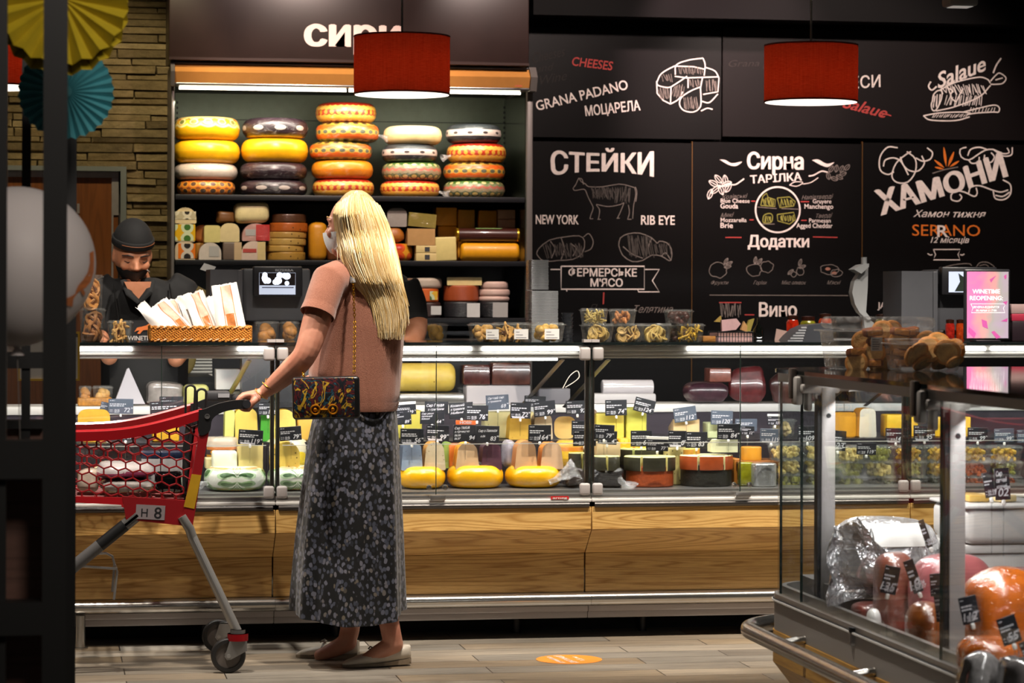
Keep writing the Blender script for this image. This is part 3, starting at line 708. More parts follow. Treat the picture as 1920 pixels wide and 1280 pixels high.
# ================================================================== cheese
def wheel_prof(R,H,e,bulge=.0,n=5):
 e=min(e,H/2.02);p=[(R-e,0)]
 for i in range(1,n+1):
  a=PI/2*i/n;p.append((R-e+e*math.sin(a),e-e*math.cos(a)))
 if bulge:p.append((R+bulge,H/2))
 for i in range(0,n+1):
  a=PI/2*i/n;p.append((R-e+e*math.cos(a),H-e+e*math.sin(a)))
 return p
def wheel_mat(name,bands,H,scallop=None,dots=None,wrap=.0,rough=.32,spk=None,coat=.0):
 """horizontal colour bands by height, a scalloped edge, dots or label plates round the side"""
 if name in _M: return _M[name]
 m,nt,b=_new(name);q=N(nt);v=q.obj();x,y,z=q.sep(v)
 zz=q.math('DIVIDE',z,H);an=q.math('ARCTAN2',y,x)
 zn=zz
 if scallop:
  n,amp=scallop;zn=q.math('ADD',zz,q.math('MULTIPLY',q.math('ABSOLUTE',q.math('SINE',q.math('MULTIPLY',an,n/2))),amp))
 c=q.ramp(zn,bands,'CONSTANT')
 for (n,z0,hz,hw,colr,colr2) in (dots or []):
  f=q.math('FRACT',q.math('MULTIPLY',an,n/(2*PI)));dx=q.math('DIVIDE',q.math('SUBTRACT',f,.5),hw);dz=q.math('DIVIDE',q.math('SUBTRACT',zz,z0),hz)
  rr=q.math('ADD',q.math('MULTIPLY',dx,dx),q.math('MULTIPLY',dz,dz))
  if colr2:c=q.mix(q.math('LESS_THAN',rr,2.2),c,hx(colr2))
  c=q.mix(q.math('LESS_THAN',rr,1.0),c,hx(colr))
 if spk:c=q.mix(q.math('LESS_THAN',q.voro(v,spk[0]),spk[1]),c,hx(spk[2]))
 c=q.mix(1.0,c,q.ramp(q.noise(v,18,4),[(.3,.86),(.7,1.06)]),'MULTIPLY')
 if wrap:
  wr=q.ramp(q.noise(q.map(v,(1,1,1.7)),14,5,.7,2.2),[(.56,0.0),(.72,1.0)]);c=q.mix(q.math('MULTIPLY',wr,.35*wrap),c,(.75,.72,.7))
  b.inputs['Coat Weight'].default_value=wrap;b.inputs['Coat Roughness'].default_value=.08
  q.put(b.inputs['Coat Normal'],q.bump(q.noise(q.map(v,(1,1,2)),20,3,.55,1.6),.7,.02))
 elif coat:b.inputs['Coat Weight'].default_value=coat;b.inputs['Coat Roughness'].default_value=.15
 q.put(b.inputs['Base Color'],c);b.inputs['Roughness'].default_value=rough
 q.put(b.inputs['Normal'],q.bump(q.noise(v,30,3),.1,.01));_M[name]=m; return m
HW=.105
WM={
 'yellow': lambda:wheel_mat('yellow wax',[(0,'#e8a90f'),(.5,'#eab418')],HW),
 'yellow_scallop': lambda:wheel_mat('yellow wax printed rim',[(0,'#e9ab10'),(.60,'#f0d98a'),(.70,'#ecb022'),(.86,'#d96a2a'),(.93,'#eccb74')],HW,(14,.10),[(14,.76,.09,.22,'#7d7a3a','#efd58c')]),
 'white': lambda:wheel_mat('cloudy wrapped white',[(0,'#cbbcae'),(.6,'#d8c4b2')],HW,wrap=1,spk=(30,.1,'#8d8076')),
 'orange_ornate': lambda:wheel_mat('orange printed',[(0,'#a3481c'),(.12,'#d9701d'),(.42,'#8e4a2e'),(.55,'#dd7a1e'),(.9,'#a8441a')],HW,(18,.12),[(18,.28,.13,.28,'#4c3a30','#e08a2a'),(18,.72,.13,.28,'#5a3a2a','#e79a36')],.6),
 'purple_label': lambda:wheel_mat('dark purple wax with labels',[(0,'#b98a1c'),(.10,'#2e1f26'),(.5,'#38272d'),(.9,'#41303a')],HW, None,[(9,.5,.13,.25,'#b9aaa2','#2a2024')],.9),
 'purple': lambda:wheel_mat('dark purple wax',[(0,'#2b1e24'),(.5,'#3a2930')],HW,wrap=.9),
 'red_yellow': lambda:wheel_mat('red and yellow printed',[(0,'#c03a14'),(.08,'#e8a53a'),(.34,'#e9ad42'),(.38,'#b93216'),(.62,'#cf5a1c'),(.66,'#ecb04a'),(.86,'#b32a14')],HW,(30,.05),[(26,.50,.12,.3,'#cf9a34', None)],.7),
 'orange_ornate2': lambda:wheel_mat('orange ring printed',[(0,'#8d7a2c'),(.14,'#e2651a'),(.40,'#d9a238'),(.60,'#e4621c'),(.84,'#b79436')],HW, None,[(20,.5,.1,.3,'#5a5a48','#d0a03c'),(18,.93,.06,.3,'#3e3018', None),(18,.07,.06,.3,'#3e3018', None)],.8),
 'orange': lambda:wheel_mat('orange wax',[(0,'#e07f0e'),(.5,'#e98d14')],HW,wrap=.6),
 'cream': lambda:wheel_mat('cream natural rind',[(0,'#d8be86'),(.5,'#e3cd97')],HW,rough=.5),
 'black_band': lambda:wheel_mat('charcoal wax with pale band',[(0,'#2c2a2e'),(.36,'#d2bfb4'),(.70,'#33383a'),(1,'#4c5654')],HW, None,[(11,.53,.07,.17,'#3a3030', None)],.4),
 'green_ornate': lambda:wheel_mat('green and red printed',[(0,'#4c5a36'),(.14,'#bfa45c'),(.24,'#5d6a48'),(.4,'#9a8a6a'),(.58,'#b5604c'),(.72,'#7c8158'),(.86,'#48702c')],HW,(22,.1),[(20,.2,.1,.3,'#cfae62','#4a4f34'),(20,.85,.07,.28,'#d8c486', None)],.9),
}
WLAB={'yellow':'plain yellow waxed cheese wheel','yellow_scallop':'yellow cheese wheel with scalloped printed rim','white':'cheese wheel in cloudy white film','orange_ornate':'cheese wheel in orange printed film','purple_label':'dark purple cheese wheel with small pale labels','purple':'plain dark purple waxed cheese wheel','red_yellow':'red and yellow banded cheese wheel','orange_ornate2':'orange cheese wheel with patterned yellow bands','orange':'plain orange waxed cheese wheel','cream':'cream rinded cheese wheel','black_band':'charcoal cheese wheel with pale label band','green_ornate':'green and red printed cheese wheel'}
_WP={}
def twist(mb,p,d,L=.05,r=.02,s=1):
 """crumpled film tail"""
 rr=random.Random(s);d=Vector(d).normalized();x,y,_=frame_z(d)
 rings=[]
 for i in range(6):
  t=i/5;R=r*(.35+1.1*t*t);c=Vector(p)+d*(L*t)
  rings.append([tuple(c+(x*math.cos(a)+y*math.sin(a))*R*rr.uniform(.6,1.3)) for a in [2*PI*j/9 for j in range(9)]])
 return mb.loft(rings,0, False)
FILM=glassy('cling film',(1,1,1),.16,.12,.8,60,.35,.6)
def wheel(kind,px,y0,y1,wpx,Y,label,group,rot=None,tail=None):
 k=mpp(px,Y);R=wpx*k/2;pb=P(px,y1,Y)
 if kind not in _WP:
  o=thing('round_cheese',label,'cheese',(0,0,0),0,group)
  mb=MB();mb.lathe(wheel_prof(.15,HW,.042,.002),56);mb.build('rind',WM[kind](),o);_WP[kind]=o;new= True
 else:
  o=dup(_WP[kind],(0,0,0),0,label,group)
 H=(y1-y0)*k
 o.location=(pb.x,Y+R,pb.z);o.scale=(R/.15,R/.15,H/HW);o.rotation_euler=(0,0,rnd.uniform(0,6) if rot is None else rot);o['label']=label;o['group']=group
 if tail:
  mb=MB();s=tail
  mb2=MB();d=Vector((s,-.3,-.35));c=Vector((pb.x+s*R*.93,Y+R*.55,pb.z+H*.35));twist(mb2,c,d,.05,.016,int(px))
  w2=MB();inv=wm(o).inverted();w2.v=[tuple(inv@Vector(v)) for v in mb2.v];w2.f=mb2.f;w2.m=mb2.m
  w2.build('film_tail',FILM,o,world=False)
 return o
G1='cheese wheels stacked on the top fridge shelf'
YT=YF+.06
stacks=[
 ('leftmost stack',[('yellow_scallop',391,217,262,127),('yellow',391,262,307,127),('white',389,306,339,122),('orange_ornate',389,339,369,112)]),
 ('second stack',[('purple_label',521,219,258,126),('yellow',520,258,304,128),('purple',518,304,338,129),('purple_label',518,338,369.5,129)]),
 ('tall middle stack',[('red_yellow',655,190,229,116),('orange_ornate2',658,228,266,122),('orange_ornate2',645,264,300,120),('orange',648,299,336,118),('red_yellow',650,336,371,118)]),
 ('fourth stack',[('cream',781,234,270,112),('black_band',775,269,304,106),('green_ornate',779,303,339,114),('red_yellow',776,339,372,114)]),
 ('rightmost stack',[('black_band',896,231,268,106),('red_yellow',902,268,305,114),('orange_ornate2',898,305,340,118),('green_ornate',898,339,373,118)])]
ordn={4:['topmost of','second in','third in','lowest of'],5:['topmost of','second in','middle of','fourth in','lowest of']}
for si,(nm,L) in enumerate(stacks):
 Y0=YT;z=ZS[0]+.001;n=len(L);os_=[]
 for i,(kd,px,y0,y1,wd) in reversed(list(enumerate(L))):
  os_.append(wheel(kd,px,y0,y1,wd-2,Y0,'%s, %s %s'%(WLAB[kd],ordn[n][i],nm),G1,tail={(2,1):1,(3,3):1,(4,1):-1}.get((si,i))))
 tot=P(L[0][1],L[0][2],Y0).z-z;hs=[o.scale[2]*HW for o in os_];kk=tot/sum(hs)
 for o,h in zip(os_,hs):
  o.location.z=z;o.scale[2]*=kk*.995;z+=h*kk
# ---- loose cheeses on the two lower fridge shelves
def shape_block(mb,w,h,d,r=.008,mi=0):mb.box((0,d/2,h/2),(w,d,h), None,mi,0,min(r,w/3,h/3),3)
def arch_poly(w,h,rt,taper=0.0,rb=.004,n=6):
 """upright slice: rounded top corners, straight foot"""
 t=taper*w/2;rt=min(rt,w/2-t-.0015,h*.9);P_=[]
 for cx,a0 in ((w/2-t-rt,0),(-(w/2-t-rt),PI/2)):
  for i in range(n+1):
   a=a0+PI/2*i/n;P_.append((cx+rt*math.cos(a),h-rt+rt*math.sin(a)))
 return P_+[(-w/2,rb),(-w/2+rb,0),(w/2-rb,0),(w/2,rb)]
CH={}
def cm(c,wrap=0.0,var=.08,rough=.45,**k): return M('cheese %s w%.1f v%.2f %s'%(c,wrap,var,''.join('%s%s'%x for x in k.items())),c,rough,var=var,vs=30,wrap=wrap,**k)
def spk(c,s='#5b4a2a',n=60,th=.12,wrap=0.0):
 key='speckled %s %s %s %s'%(c,s,n,wrap)
 if key in _M: return _M[key]
 m,nt,b=_new(key);q=N(nt);v=q.obj()
 cc=q.mix(q.math('LESS_THAN',q.voro(v,n),th),col(c),col(s));cc=q.mix(1.0,cc,q.ramp(q.noise(v,25,4),[(.3,.88),(.7,1.06)]),'MULTIPLY')
 q.put(b.inputs['Base Color'],cc);b.inputs['Roughness'].default_value=.45
 if wrap:b.inputs['Coat Weight'].default_value=wrap;q.put(b.inputs['Coat Normal'],q.bump(q.noise(v,22,3,.5,1.5),.6,.02))
 _M[key]=m; return m
def ornate(name,bg,c1,c2,n=9.0,wrap=.6):
 """printed label paper with rows of round motifs"""
 if name in _M: return _M[name]
 m,nt,b=_new(name);q=N(nt);v=q.obj();vv=q.map(v,(n*2.2,n*2.2,n*2.2))
 d=q.voro(vv,1.0,rand=.25);c=q.ramp(d,[(0,c1),(.22,c1),(.25,c2),(.42,c2),(.45,bg),(1,bg)],'CONSTANT')
 q.put(b.inputs['Base Color'],c);b.inputs['Roughness'].default_value=.35;b.inputs['Coat Weight'].default_value=wrap
 q.put(b.inputs['Coat Normal'],q.bump(q.noise(v,25,3,.5,1.5),.6,.02));_M[name]=m; return m
def item(shape,name,label,cat,box,Y,d,m,m2=None,group=None,r=.01,rz=0.0,base=None,taper=0.0,extra=None,tilt=0.0):
 """one product whose outline in the photo is box (x0,y0,x1,y1), its front at plane Y"""
 x0,y0,x1,y1=box;cx=(x0+x1)/2;k=mpp(cx,Y);w,h=(x1-x0)*k,(y1-y0)*k
 p=P(cx,y1,Y);z=p.z if base is None else base
 t=thing(name,label,cat,(p.x,p.y,z),rz,group);mb=MB();ms=[m,m2 or m]
 if shape=='box':shape_block(mb,w,h,d,r)
 elif shape=='arch':mb.prism(arch_poly(w,h,r,taper),0,d, None,0,1)
 elif shape=='wedge':  # triangular piece lying down: vertical front, top sloping back
  mb.loft([[(-w/2,0,0),(-w/2,d,0),(-w/2,d,h*.55),(-w/2,d*.1,h),(-w/2,0,h*.97)],[(w/2,0,0),(w/2,d,0),(w/2,d,h*.55),(w/2,d*.1,h),(w/2,0,h*.97)]])
 elif shape=='wheel':mb.lathe(wheel_prof(w/2,h,r),40,Matrix.Translation((0,w/2,0)))
 elif shape=='half':  # half wheel, cut face to the front
  mb.lathe(wheel_prof(w/2,h,r),28,Matrix.Translation((0,.001,0)),0,min(1,d/(w/2)),0,PI)
 elif shape=='disc':  # wheel standing on its edge, face towards us
  mb.lathe([(a,b2-d/2) for a,b2 in wheel_prof(w/2,d,r)],44,Matrix.Translation((0,d/2,h/2))@Matrix.Scale(h/w,4,(0,0,1))@Matrix.Rotation(PI/2,4,'X'))
 elif shape=='log':
  mb.lathe([(a,b2) for a,b2 in wheel_prof(h/2,w,r)],28,Matrix.Translation((-w/2,h/2,h/2))@Matrix.Rotation(PI/2,4,'Y'))
 elif shape=='lump':
  rr=random.Random(int(x0*7+y0));ph=[rr.uniform(0,6) for _ in range(6)]
  def f(v):
   u=Vector((v.x/w,(v.y-d/2)/d,(v.z-h/2)/h));s2=1+.06*math.sin(9*u.x+ph[0])+.05*math.sin(11*u.z+ph[1])+.05*math.sin(10*u.y+ph[2])
   e= lambda a:math.copysign(abs(a*2)**.62/2,a)
   return Vector((e(u.x)*w*s2,d/2+e(u.y)*d*s2,max(0,h/2+e(u.z)*h*s2)))
  mb.sph((0,d/2,h/2),(w/2,d/2,h/2),24,14, None,0,f)
 elif shape=='tray':mb.box((0,d/2,h/2),(w,d,h), None,0,0,r)
 if tilt:
  R2=Matrix.Rotation(-math.radians(tilt),4,'Y');mb.v=[tuple(R2@Vector(v)) for v in mb.v];mz=min(v[2] for v in mb.v);mb.v=[(a,b2,c-mz) for a,b2,c in mb.v]
 nm={'disc':'wax_rind','wheel':'rind'}.get(shape,'body')
 mb.build(nm,ms,t,world=False)
 if extra:
  for e in extra:e(t,w,h,d)
 return t
def lab(u0,v0,u1,v1,m,name='paper_label',y=-.0012,txt=None):
 """label on the front face, fractions of width and height"""
 def f(t,w,h,d):
  mb=MB();mb.bb(-w/2+u0*w,-w/2+u1*w,y-.0004,y+.0004,v0*h,v1*h,r=.0003,seg=1);o=mb.build(name,m,t,world=False)
  if txt:
   mt=MB();mt.text(txt,Matrix.Translation((-w/2+(u0+u1)/2*w,y-.0008,(v0+.3*(v1-v0))*h)),(v1-v0)*h*.45,.01,0,fit=(u1-u0)*w*.8);mt.build('lettering',M('black print','#1b1716',.6),o,world=False,smooth=0)
 return f
def capr(v0,v1,m,name='printed_band',g=.0012):
 """band wrapped round a boxy or arched item between two heights"""
 def f(t,w,h,d):
  mb=MB();mb.bb(-w/2-g,w/2+g,-g,d+g,v0*h,v1*h,r=min(.006,w/4));mb.build(name,m,t,world=False)
 return f
WHITE=M('white paper label','#cfcdca',.6,var=.05);LGREY=M('grey label','#a9a5a2',.6)
Y2=YF+.05;Z2=ZS[1]+.001;Z3=ZS[2]+.001
G2='cheeses on the middle fridge shelf';G3='cheeses on the lower fridge shelf'
orn_y=ornate('green yellow print','#d9a714','#3f6a2a','#c9d0a8',7);orn_o=ornate('black orange print','#d9701a','#231f1f','#c8bcae',7);orn_k=ornate('black white print','#b9ab8a','#2c2620','#d8cdb0',9);orn_r=ornate('red yellow print','#e8a02a','#c8341c','#d8551c',7)
def stk(*L):
 """a stack from the shelf up: (args...) with outlines from the photo, seated on each other"""
 z= None
 for a in L:
  z0=a.pop('z') if z is None else z
  t=item(base=z0,**a);b2=a['box'];z=z0+(b2[3]-b2[1])*mpp((b2[0]+b2[2])/2,a['Y'])+.0006
def I(shape,name,label,box,m,m2=None,d=.12,Y=None,cat='cheese',group=G2,**k):
 return dict(shape=shape,name=name,label=label,cat=cat,box=box,Y=Y2 if Y is None else Y,d=d,m=m,m2=m2,group=group,**k)
stk(I('arch','cheese_block','cheese half in black and orange printed paper, lowest at the shelf left end',(328,456,366,490),cm('#c9b294'),orn_o,r=.03,z=Z2,extra=[lab(.16,.08,1,.9,orn_o,'printed_wrapper')]),
 I('arch','cheese_block','cheese half in green and yellow printed paper',(328,421,366,455),cm('#c9b294'),orn_y,r=.03,extra=[lab(.0,.05,1,.95,orn_y,'printed_wrapper')]),
 I('arch','cheese_block','cream cheese half with dark printed band, topmost at the shelf left end',(327,390,368,420),cm('#d8c193'),cm('#d8c193'),r=.05,extra=[lab(.02,.25,.98,.75,orn_k,'printed_band')]))
stk(I('box','cheese_block','small golden cheese block behind the white wrapped one',(366,457,384,490),cm('#a8762a'),z=Z2,d=.1,Y=Y2+.09),I('lump','cheese_half','small amber half cheese above the golden block',(366,422,388,455),cm('#a8642c',.5),d=.1,Y=Y2+.09))
stk(I('arch','cheese_block','white film wrapped cheese with round grey label',(373,457,415,490),cm('#c6b9ae',.7),cm('#a89c8c',.7),r=.05,z=Z2,extra=[lab(.45,.2,.9,.8,LGREY)]),
 I('arch','cheese_wedge','pale yellow cheese block beside the amber half cheese',(383,424,413,456),cm('#cfc07c'),cm('#b3a45c'),r=.012))
stk(I('box','cheese_block','cheese block with grey brown rind at left and tan cut at right',(418,456,453,490),cm('#6b5a50'),r=.006,z=Z2,extra=[lab(.6,.01,1,.99,cm('#c6a984'),'cut_face')]),
 I('arch','cheese_wedge','cream cheese wedge under the brown smoked cheese',(413,420,449,455),cm('#d6c290'),cm('#b59c64'),r=.035),
 I('lump','smoked_cheese','small brown smoked cheese beside the big cream block',(406,397,440,420),cm('#6e4520',.3),d=.1))
stk(I('arch','cheese_half','pale cheese half with red striped label, below the red waxed one',(453,455,498,491),cm('#d9bfae',.6),cm('#d2b07a'),r=.06,z=Z2,extra=[lab(.05,.4,.62,.6,M('red label stripe','#b84a42',.5)),lab(.66,.02,.99,.96,cm('#d8bf86'),'cut_face')]),
 I('arch','cheese_half','pink wrapped cheese with a bright red right half',(454,421,506,454),cm('#b98a80',.8),cm('#b98a80',.8),r=.06,extra=[lab(.5,.02,.99,.93,cm('#b8221e',.8),'red_rind'),lab(.12,.3,.48,.66,LGREY)]),
 I('box','cheese_block','big cream cheese block on top, beside the top shelf edge',(441,380,506,420),spk('#dccb95','#b09a60',70,.1),r=.03,d=.14,tilt=2))
fl=[('#b98c3c',503,475,576,491),('#c49a4c',500,463,573,475),('#c09a50',503,449,577,462),('#b58c46',505,437,578,449),('#b1591a',508,419,580,436),('#4e2f1c',512,402,577,418)]
fl_l=['flat crusted cheese, lowest of the flat stack','flat crusted cheese, second from the bottom of the flat stack','flat crusted cheese with dark flecks, third from the bottom of the flat stack','flat crusted cheese under the orange one in the flat stack','bright orange flat cheese near the top of the flat stack','dark brown flat cheese on top of the flat stack']
stk(*[I('wheel','flat_cheese',fl_l[i],(a,b2,c,d2),spk(cc,'#4a3314',45,.16,.4),r=.006,d=.15,**({'z':Z2} if i==0 else {})) for i,(cc,a,b2,c,d2) in enumerate(fl)])
item('box','round_cheese','orange cheese wheel standing upright on its edge beside the flat stack','cheese',(581,418,614,490),Y2,.17,cm('#cf8a16',.5), None,G2,r=.034,base=Z2)
item('lump','smoked_cheese','brown smoked cheese beside the blonde head','cheese',(614,462,650,491),Y2,.12,cm('#7a4322',.5), None,G2,base=Z2)
stk(I('wheel','round_cheese','small cheese wheel in red film with yellow diamonds',(712,459,778,492),orn_r,r=.03,z=Z2,d=.15),I('lump','cheese_half','amber cheese half on the red diamond wheel',(722,427,761,458),cm('#a8621c',.6),d=.13,Y=Y2+.02),I('arch','cheese_block','grey wrapped cheese block on the amber half',(726,392,763,427),cm('#8c837c',.7),r=.03,Y=Y2+.02))
stk(I('box','cheese_slab','lower pale yellow slab with a dark round mark, below the tan block',(780,479,819,494),cm('#d9c083'),z=Z2,r=.003,extra=[lab(.42,.2,.66,.8,M('dark seal','#3a3a3c',.6),'round_mark')]),I('box','cheese_slab','upper pale yellow slab with a dark round mark, below the tan block',(780,465,819,479),cm('#d9c083'),r=.003,extra=[lab(.42,.2,.66,.8,M('dark seal','#3a3a3c',.6),'round_mark')]),
 I('wedge','cheese_wedge','tan cheese wedge with film, under the olive wedge',(764,432,816,464),cm('#b58a55',.5),d=.14),I('wedge','cheese_wedge','olive yellow wrapped cheese wedge on the tan wedge',(765,406,817,432),cm('#7d6c2a',.6),d=.14,tilt=-5))
stk(I('box','cheese_block','pale yellow cheese block in front of the two orange blocks',(817,449,857,494),cm('#d8c47e'),z=Z2,r=.006,Y=Y2,tilt=2))
stk(I('box','cheese_block','orange cheese block, lower of the two behind the pale yellow block',(820,427,857,494),cm('#cf8b16'),z=Z2,r=.006,Y=Y2+.16,d=.1),I('box','cheese_block','orange cheese block, upper of the two behind the pale yellow block',(817,392,857,427),cm('#cd8d1a',.2),r=.006,Y=Y2+.16,d=.1))
stk(I('log','cheese_loaf','long bright yellow cheese loaf on the shelf',(865,457,976,494),cm('#e39c10',.15),z=Z2,r=.02),I('log','cheese_log','dark brown cheese log with gold ends on the yellow loaf',(857,432,975,457),M('brown casing','#3f1c14',.35,coat=.5,var=.15),r=.006,
 extra=[lambda t,w,h,d:[MB().lathe(wheel_prof(h/2+.0015,.012,.003),28,Matrix.Translation((s,h/2,h/2))@Matrix.Rotation(PI/2,4,'Y')).build('gold_end',M('gold foil','#c99a2a',.25,.8),t,world=False) for s in (-w/2-.002,w/2-.01)], lambda t,w,h,d:MB().bb(-w*.2,w*.22,h*.2,h*.75,h*.96,h+.001,r=.0004,seg=1).build('paper_label',ornate('green label','#8fae6a','#d8d8c8','#3f7a3a',12),t,world=False)]))
stk(I('box','cheese_block','orange block marked with yellow film, between orange blocks behind the brown log',(858,396,891,494),cm('#c98c1c',.5),z=Z2,r=.006,Y=Y2+.17,d=.1))
stk(I('box','cheese_block','plain orange block behind the middle of the brown log',(897,397,932,494),cm('#d08a18'),z=Z2,r=.006,Y=Y2+.17,d=.1))
stk(I('box','cheese_block','orange block under the two pink slabs',(931,431,970,494),cm('#c98a20'),z=Z2,r=.006,Y=Y2+.17,d=.1),I('box','cheese_slab','lower pink slab behind the end of the brown log',(933,414,967,431),cm('#d2a78c'),r=.006,Y=Y2+.17,d=.1),I('box','cheese_slab','upper pink slab behind the end of the brown log',(933,396,967,414),cm('#d2a78c'),r=.006,Y=Y2+.17,d=.1))
# lower shelf
Y3=YF+.03
stk(I('wheel','round_cheese','dark maroon wrapped wheel with white label, under the orange one',(781,565,830,595),cm('#3c2622',.9),r=.012,z=Z3,Y=Y3,group=G3,extra=[lab(.55,.2,.95,.75,WHITE)]),I('wheel','round_cheese','orange wheel with small printed label on the lower fridge shelf',(773,539,826,564),cm('#d3601a',.3),r=.006,Y=Y3,group=G3,extra=[lab(.62,.15,.9,.8,orn_y)]),I('wheel','round_cheese','white film wrapped flat cheese on the orange wheel',(764,519,834,539),cm('#c9b6a4',.9),r=.016,Y=Y3-.005,group=G3))
stk(I('wheel','round_cheese','black wrapped wheel with a white label, under the red brown one',(836,564,902,595),cm('#222226',.9),r=.01,z=Z3,Y=Y3,group=G3,extra=[lab(.6,.05,.97,.9,WHITE)]),I('wheel','round_cheese','red brown rinded wheel on the black wrapped wheel',(836,533,903,563),cm('#a34a24',.4),r=.008,Y=Y3,group=G3),I('half','cheese_half','cut pale cheese with small holes on the red brown wheel',(838,517,904,532),spk('#d8c185','#6a4a20',80,.12),cm('#d8c185'),r=.004,d=.06,Y=Y3+.02,group=G3))
stk(I('wheel','round_cheese','black wrapped wheel with grey label, below the pink flat cheeses',(903,564,955,595),cm('#1f1f22',.9),r=.01,z=Z3,Y=Y3,group=G3,extra=[lab(.4,.05,.95,.95,LGREY)]),*[I('wheel','flat_cheese','%s pale pink flat cheese of the three in a pile'%n,b2,cm('#d2b0a4',.3),r=.012,Y=Y3,group=G3) for n,b2 in (('lowest',(901,554,960,564)),('middle',(901,541,961,554)),('topmost',(905,527,957,541)))])
# ================================================================== serve-over counter
YG=10.0
Xg= lambda px:P(px,800,YG).x
zz= lambda py,Y=YG,px=800:P(px,py,Y).z
OAK=wood('oak front','#dcb26c','#9a6a2c',(.5,3,11),.45,24,.35,.75)
ALU=M('brushed aluminium','#a9a5a1',.28,.85,var=.08,vs=6);ALD=M('dark aluminium','#54504e',.35,.8);PLG=M('grey plastic','#a39c9a',.5);STEEL=M('round steel tube','#b5b1ab',.2,.95,var=.05,vs=5)
GLASS=glassy('clear pane',(.97,.985,.98),.035,.01,edge=.5);GEDGE=M('green glass edge','#22302b',.2,spec=.8)
BLK=M('satin black','#121214',.4);PURP=M('dark display back','#3a343c',.35,.3,var=.1,vs=5);DECK=M('steel deck','#8a8886',.3,.7,var=.05,vs=5);RECESS=M('recess black','#070605',.8)
WHL=M('white enamel','#d5d2ce',.35)
TUBE2=M('lit counter tube','#ffffff',.4,emit=9,ecol='#fffaf2')
def topglass():
 m,nt,b=_new('smoked glass top');b.inputs['Base Color'].default_value=(.006,.009,.009,1);b.inputs['Roughness'].default_value=.04;b.inputs['Specular IOR Level'].default_value=.9
 return m
TOPG=topglass()
zTop1,zTop0=zz(641.5),zz(647.5);zG1,zG0=zz(649),zz(927)
zA=P(800,919,10.1).z;zB=P(1160,822,10.5).z;zL1,zL0=P(1300,757,10.86).z,P(1300,772,10.86).z
bounds=[-.95,Xg(516),Xg(1107),Xg(1703),5.4]
unit_lab=['left oak fronted glass cheese counter behind the shopping cart','oak fronted glass cheese counter behind the woman, with red maker plate','oak fronted glass cheese counter right of the woman','oak fronted glass counter behind the corner display case']
joints=[(Xg(303),),(Xg(818),),(Xg(1388),),()]
tubes=[[(140,247),(447,502)],[(742,885),(905,1086)],[(1290,1418),(1420,1640)],[(1700,1850),(1860,2100)]]
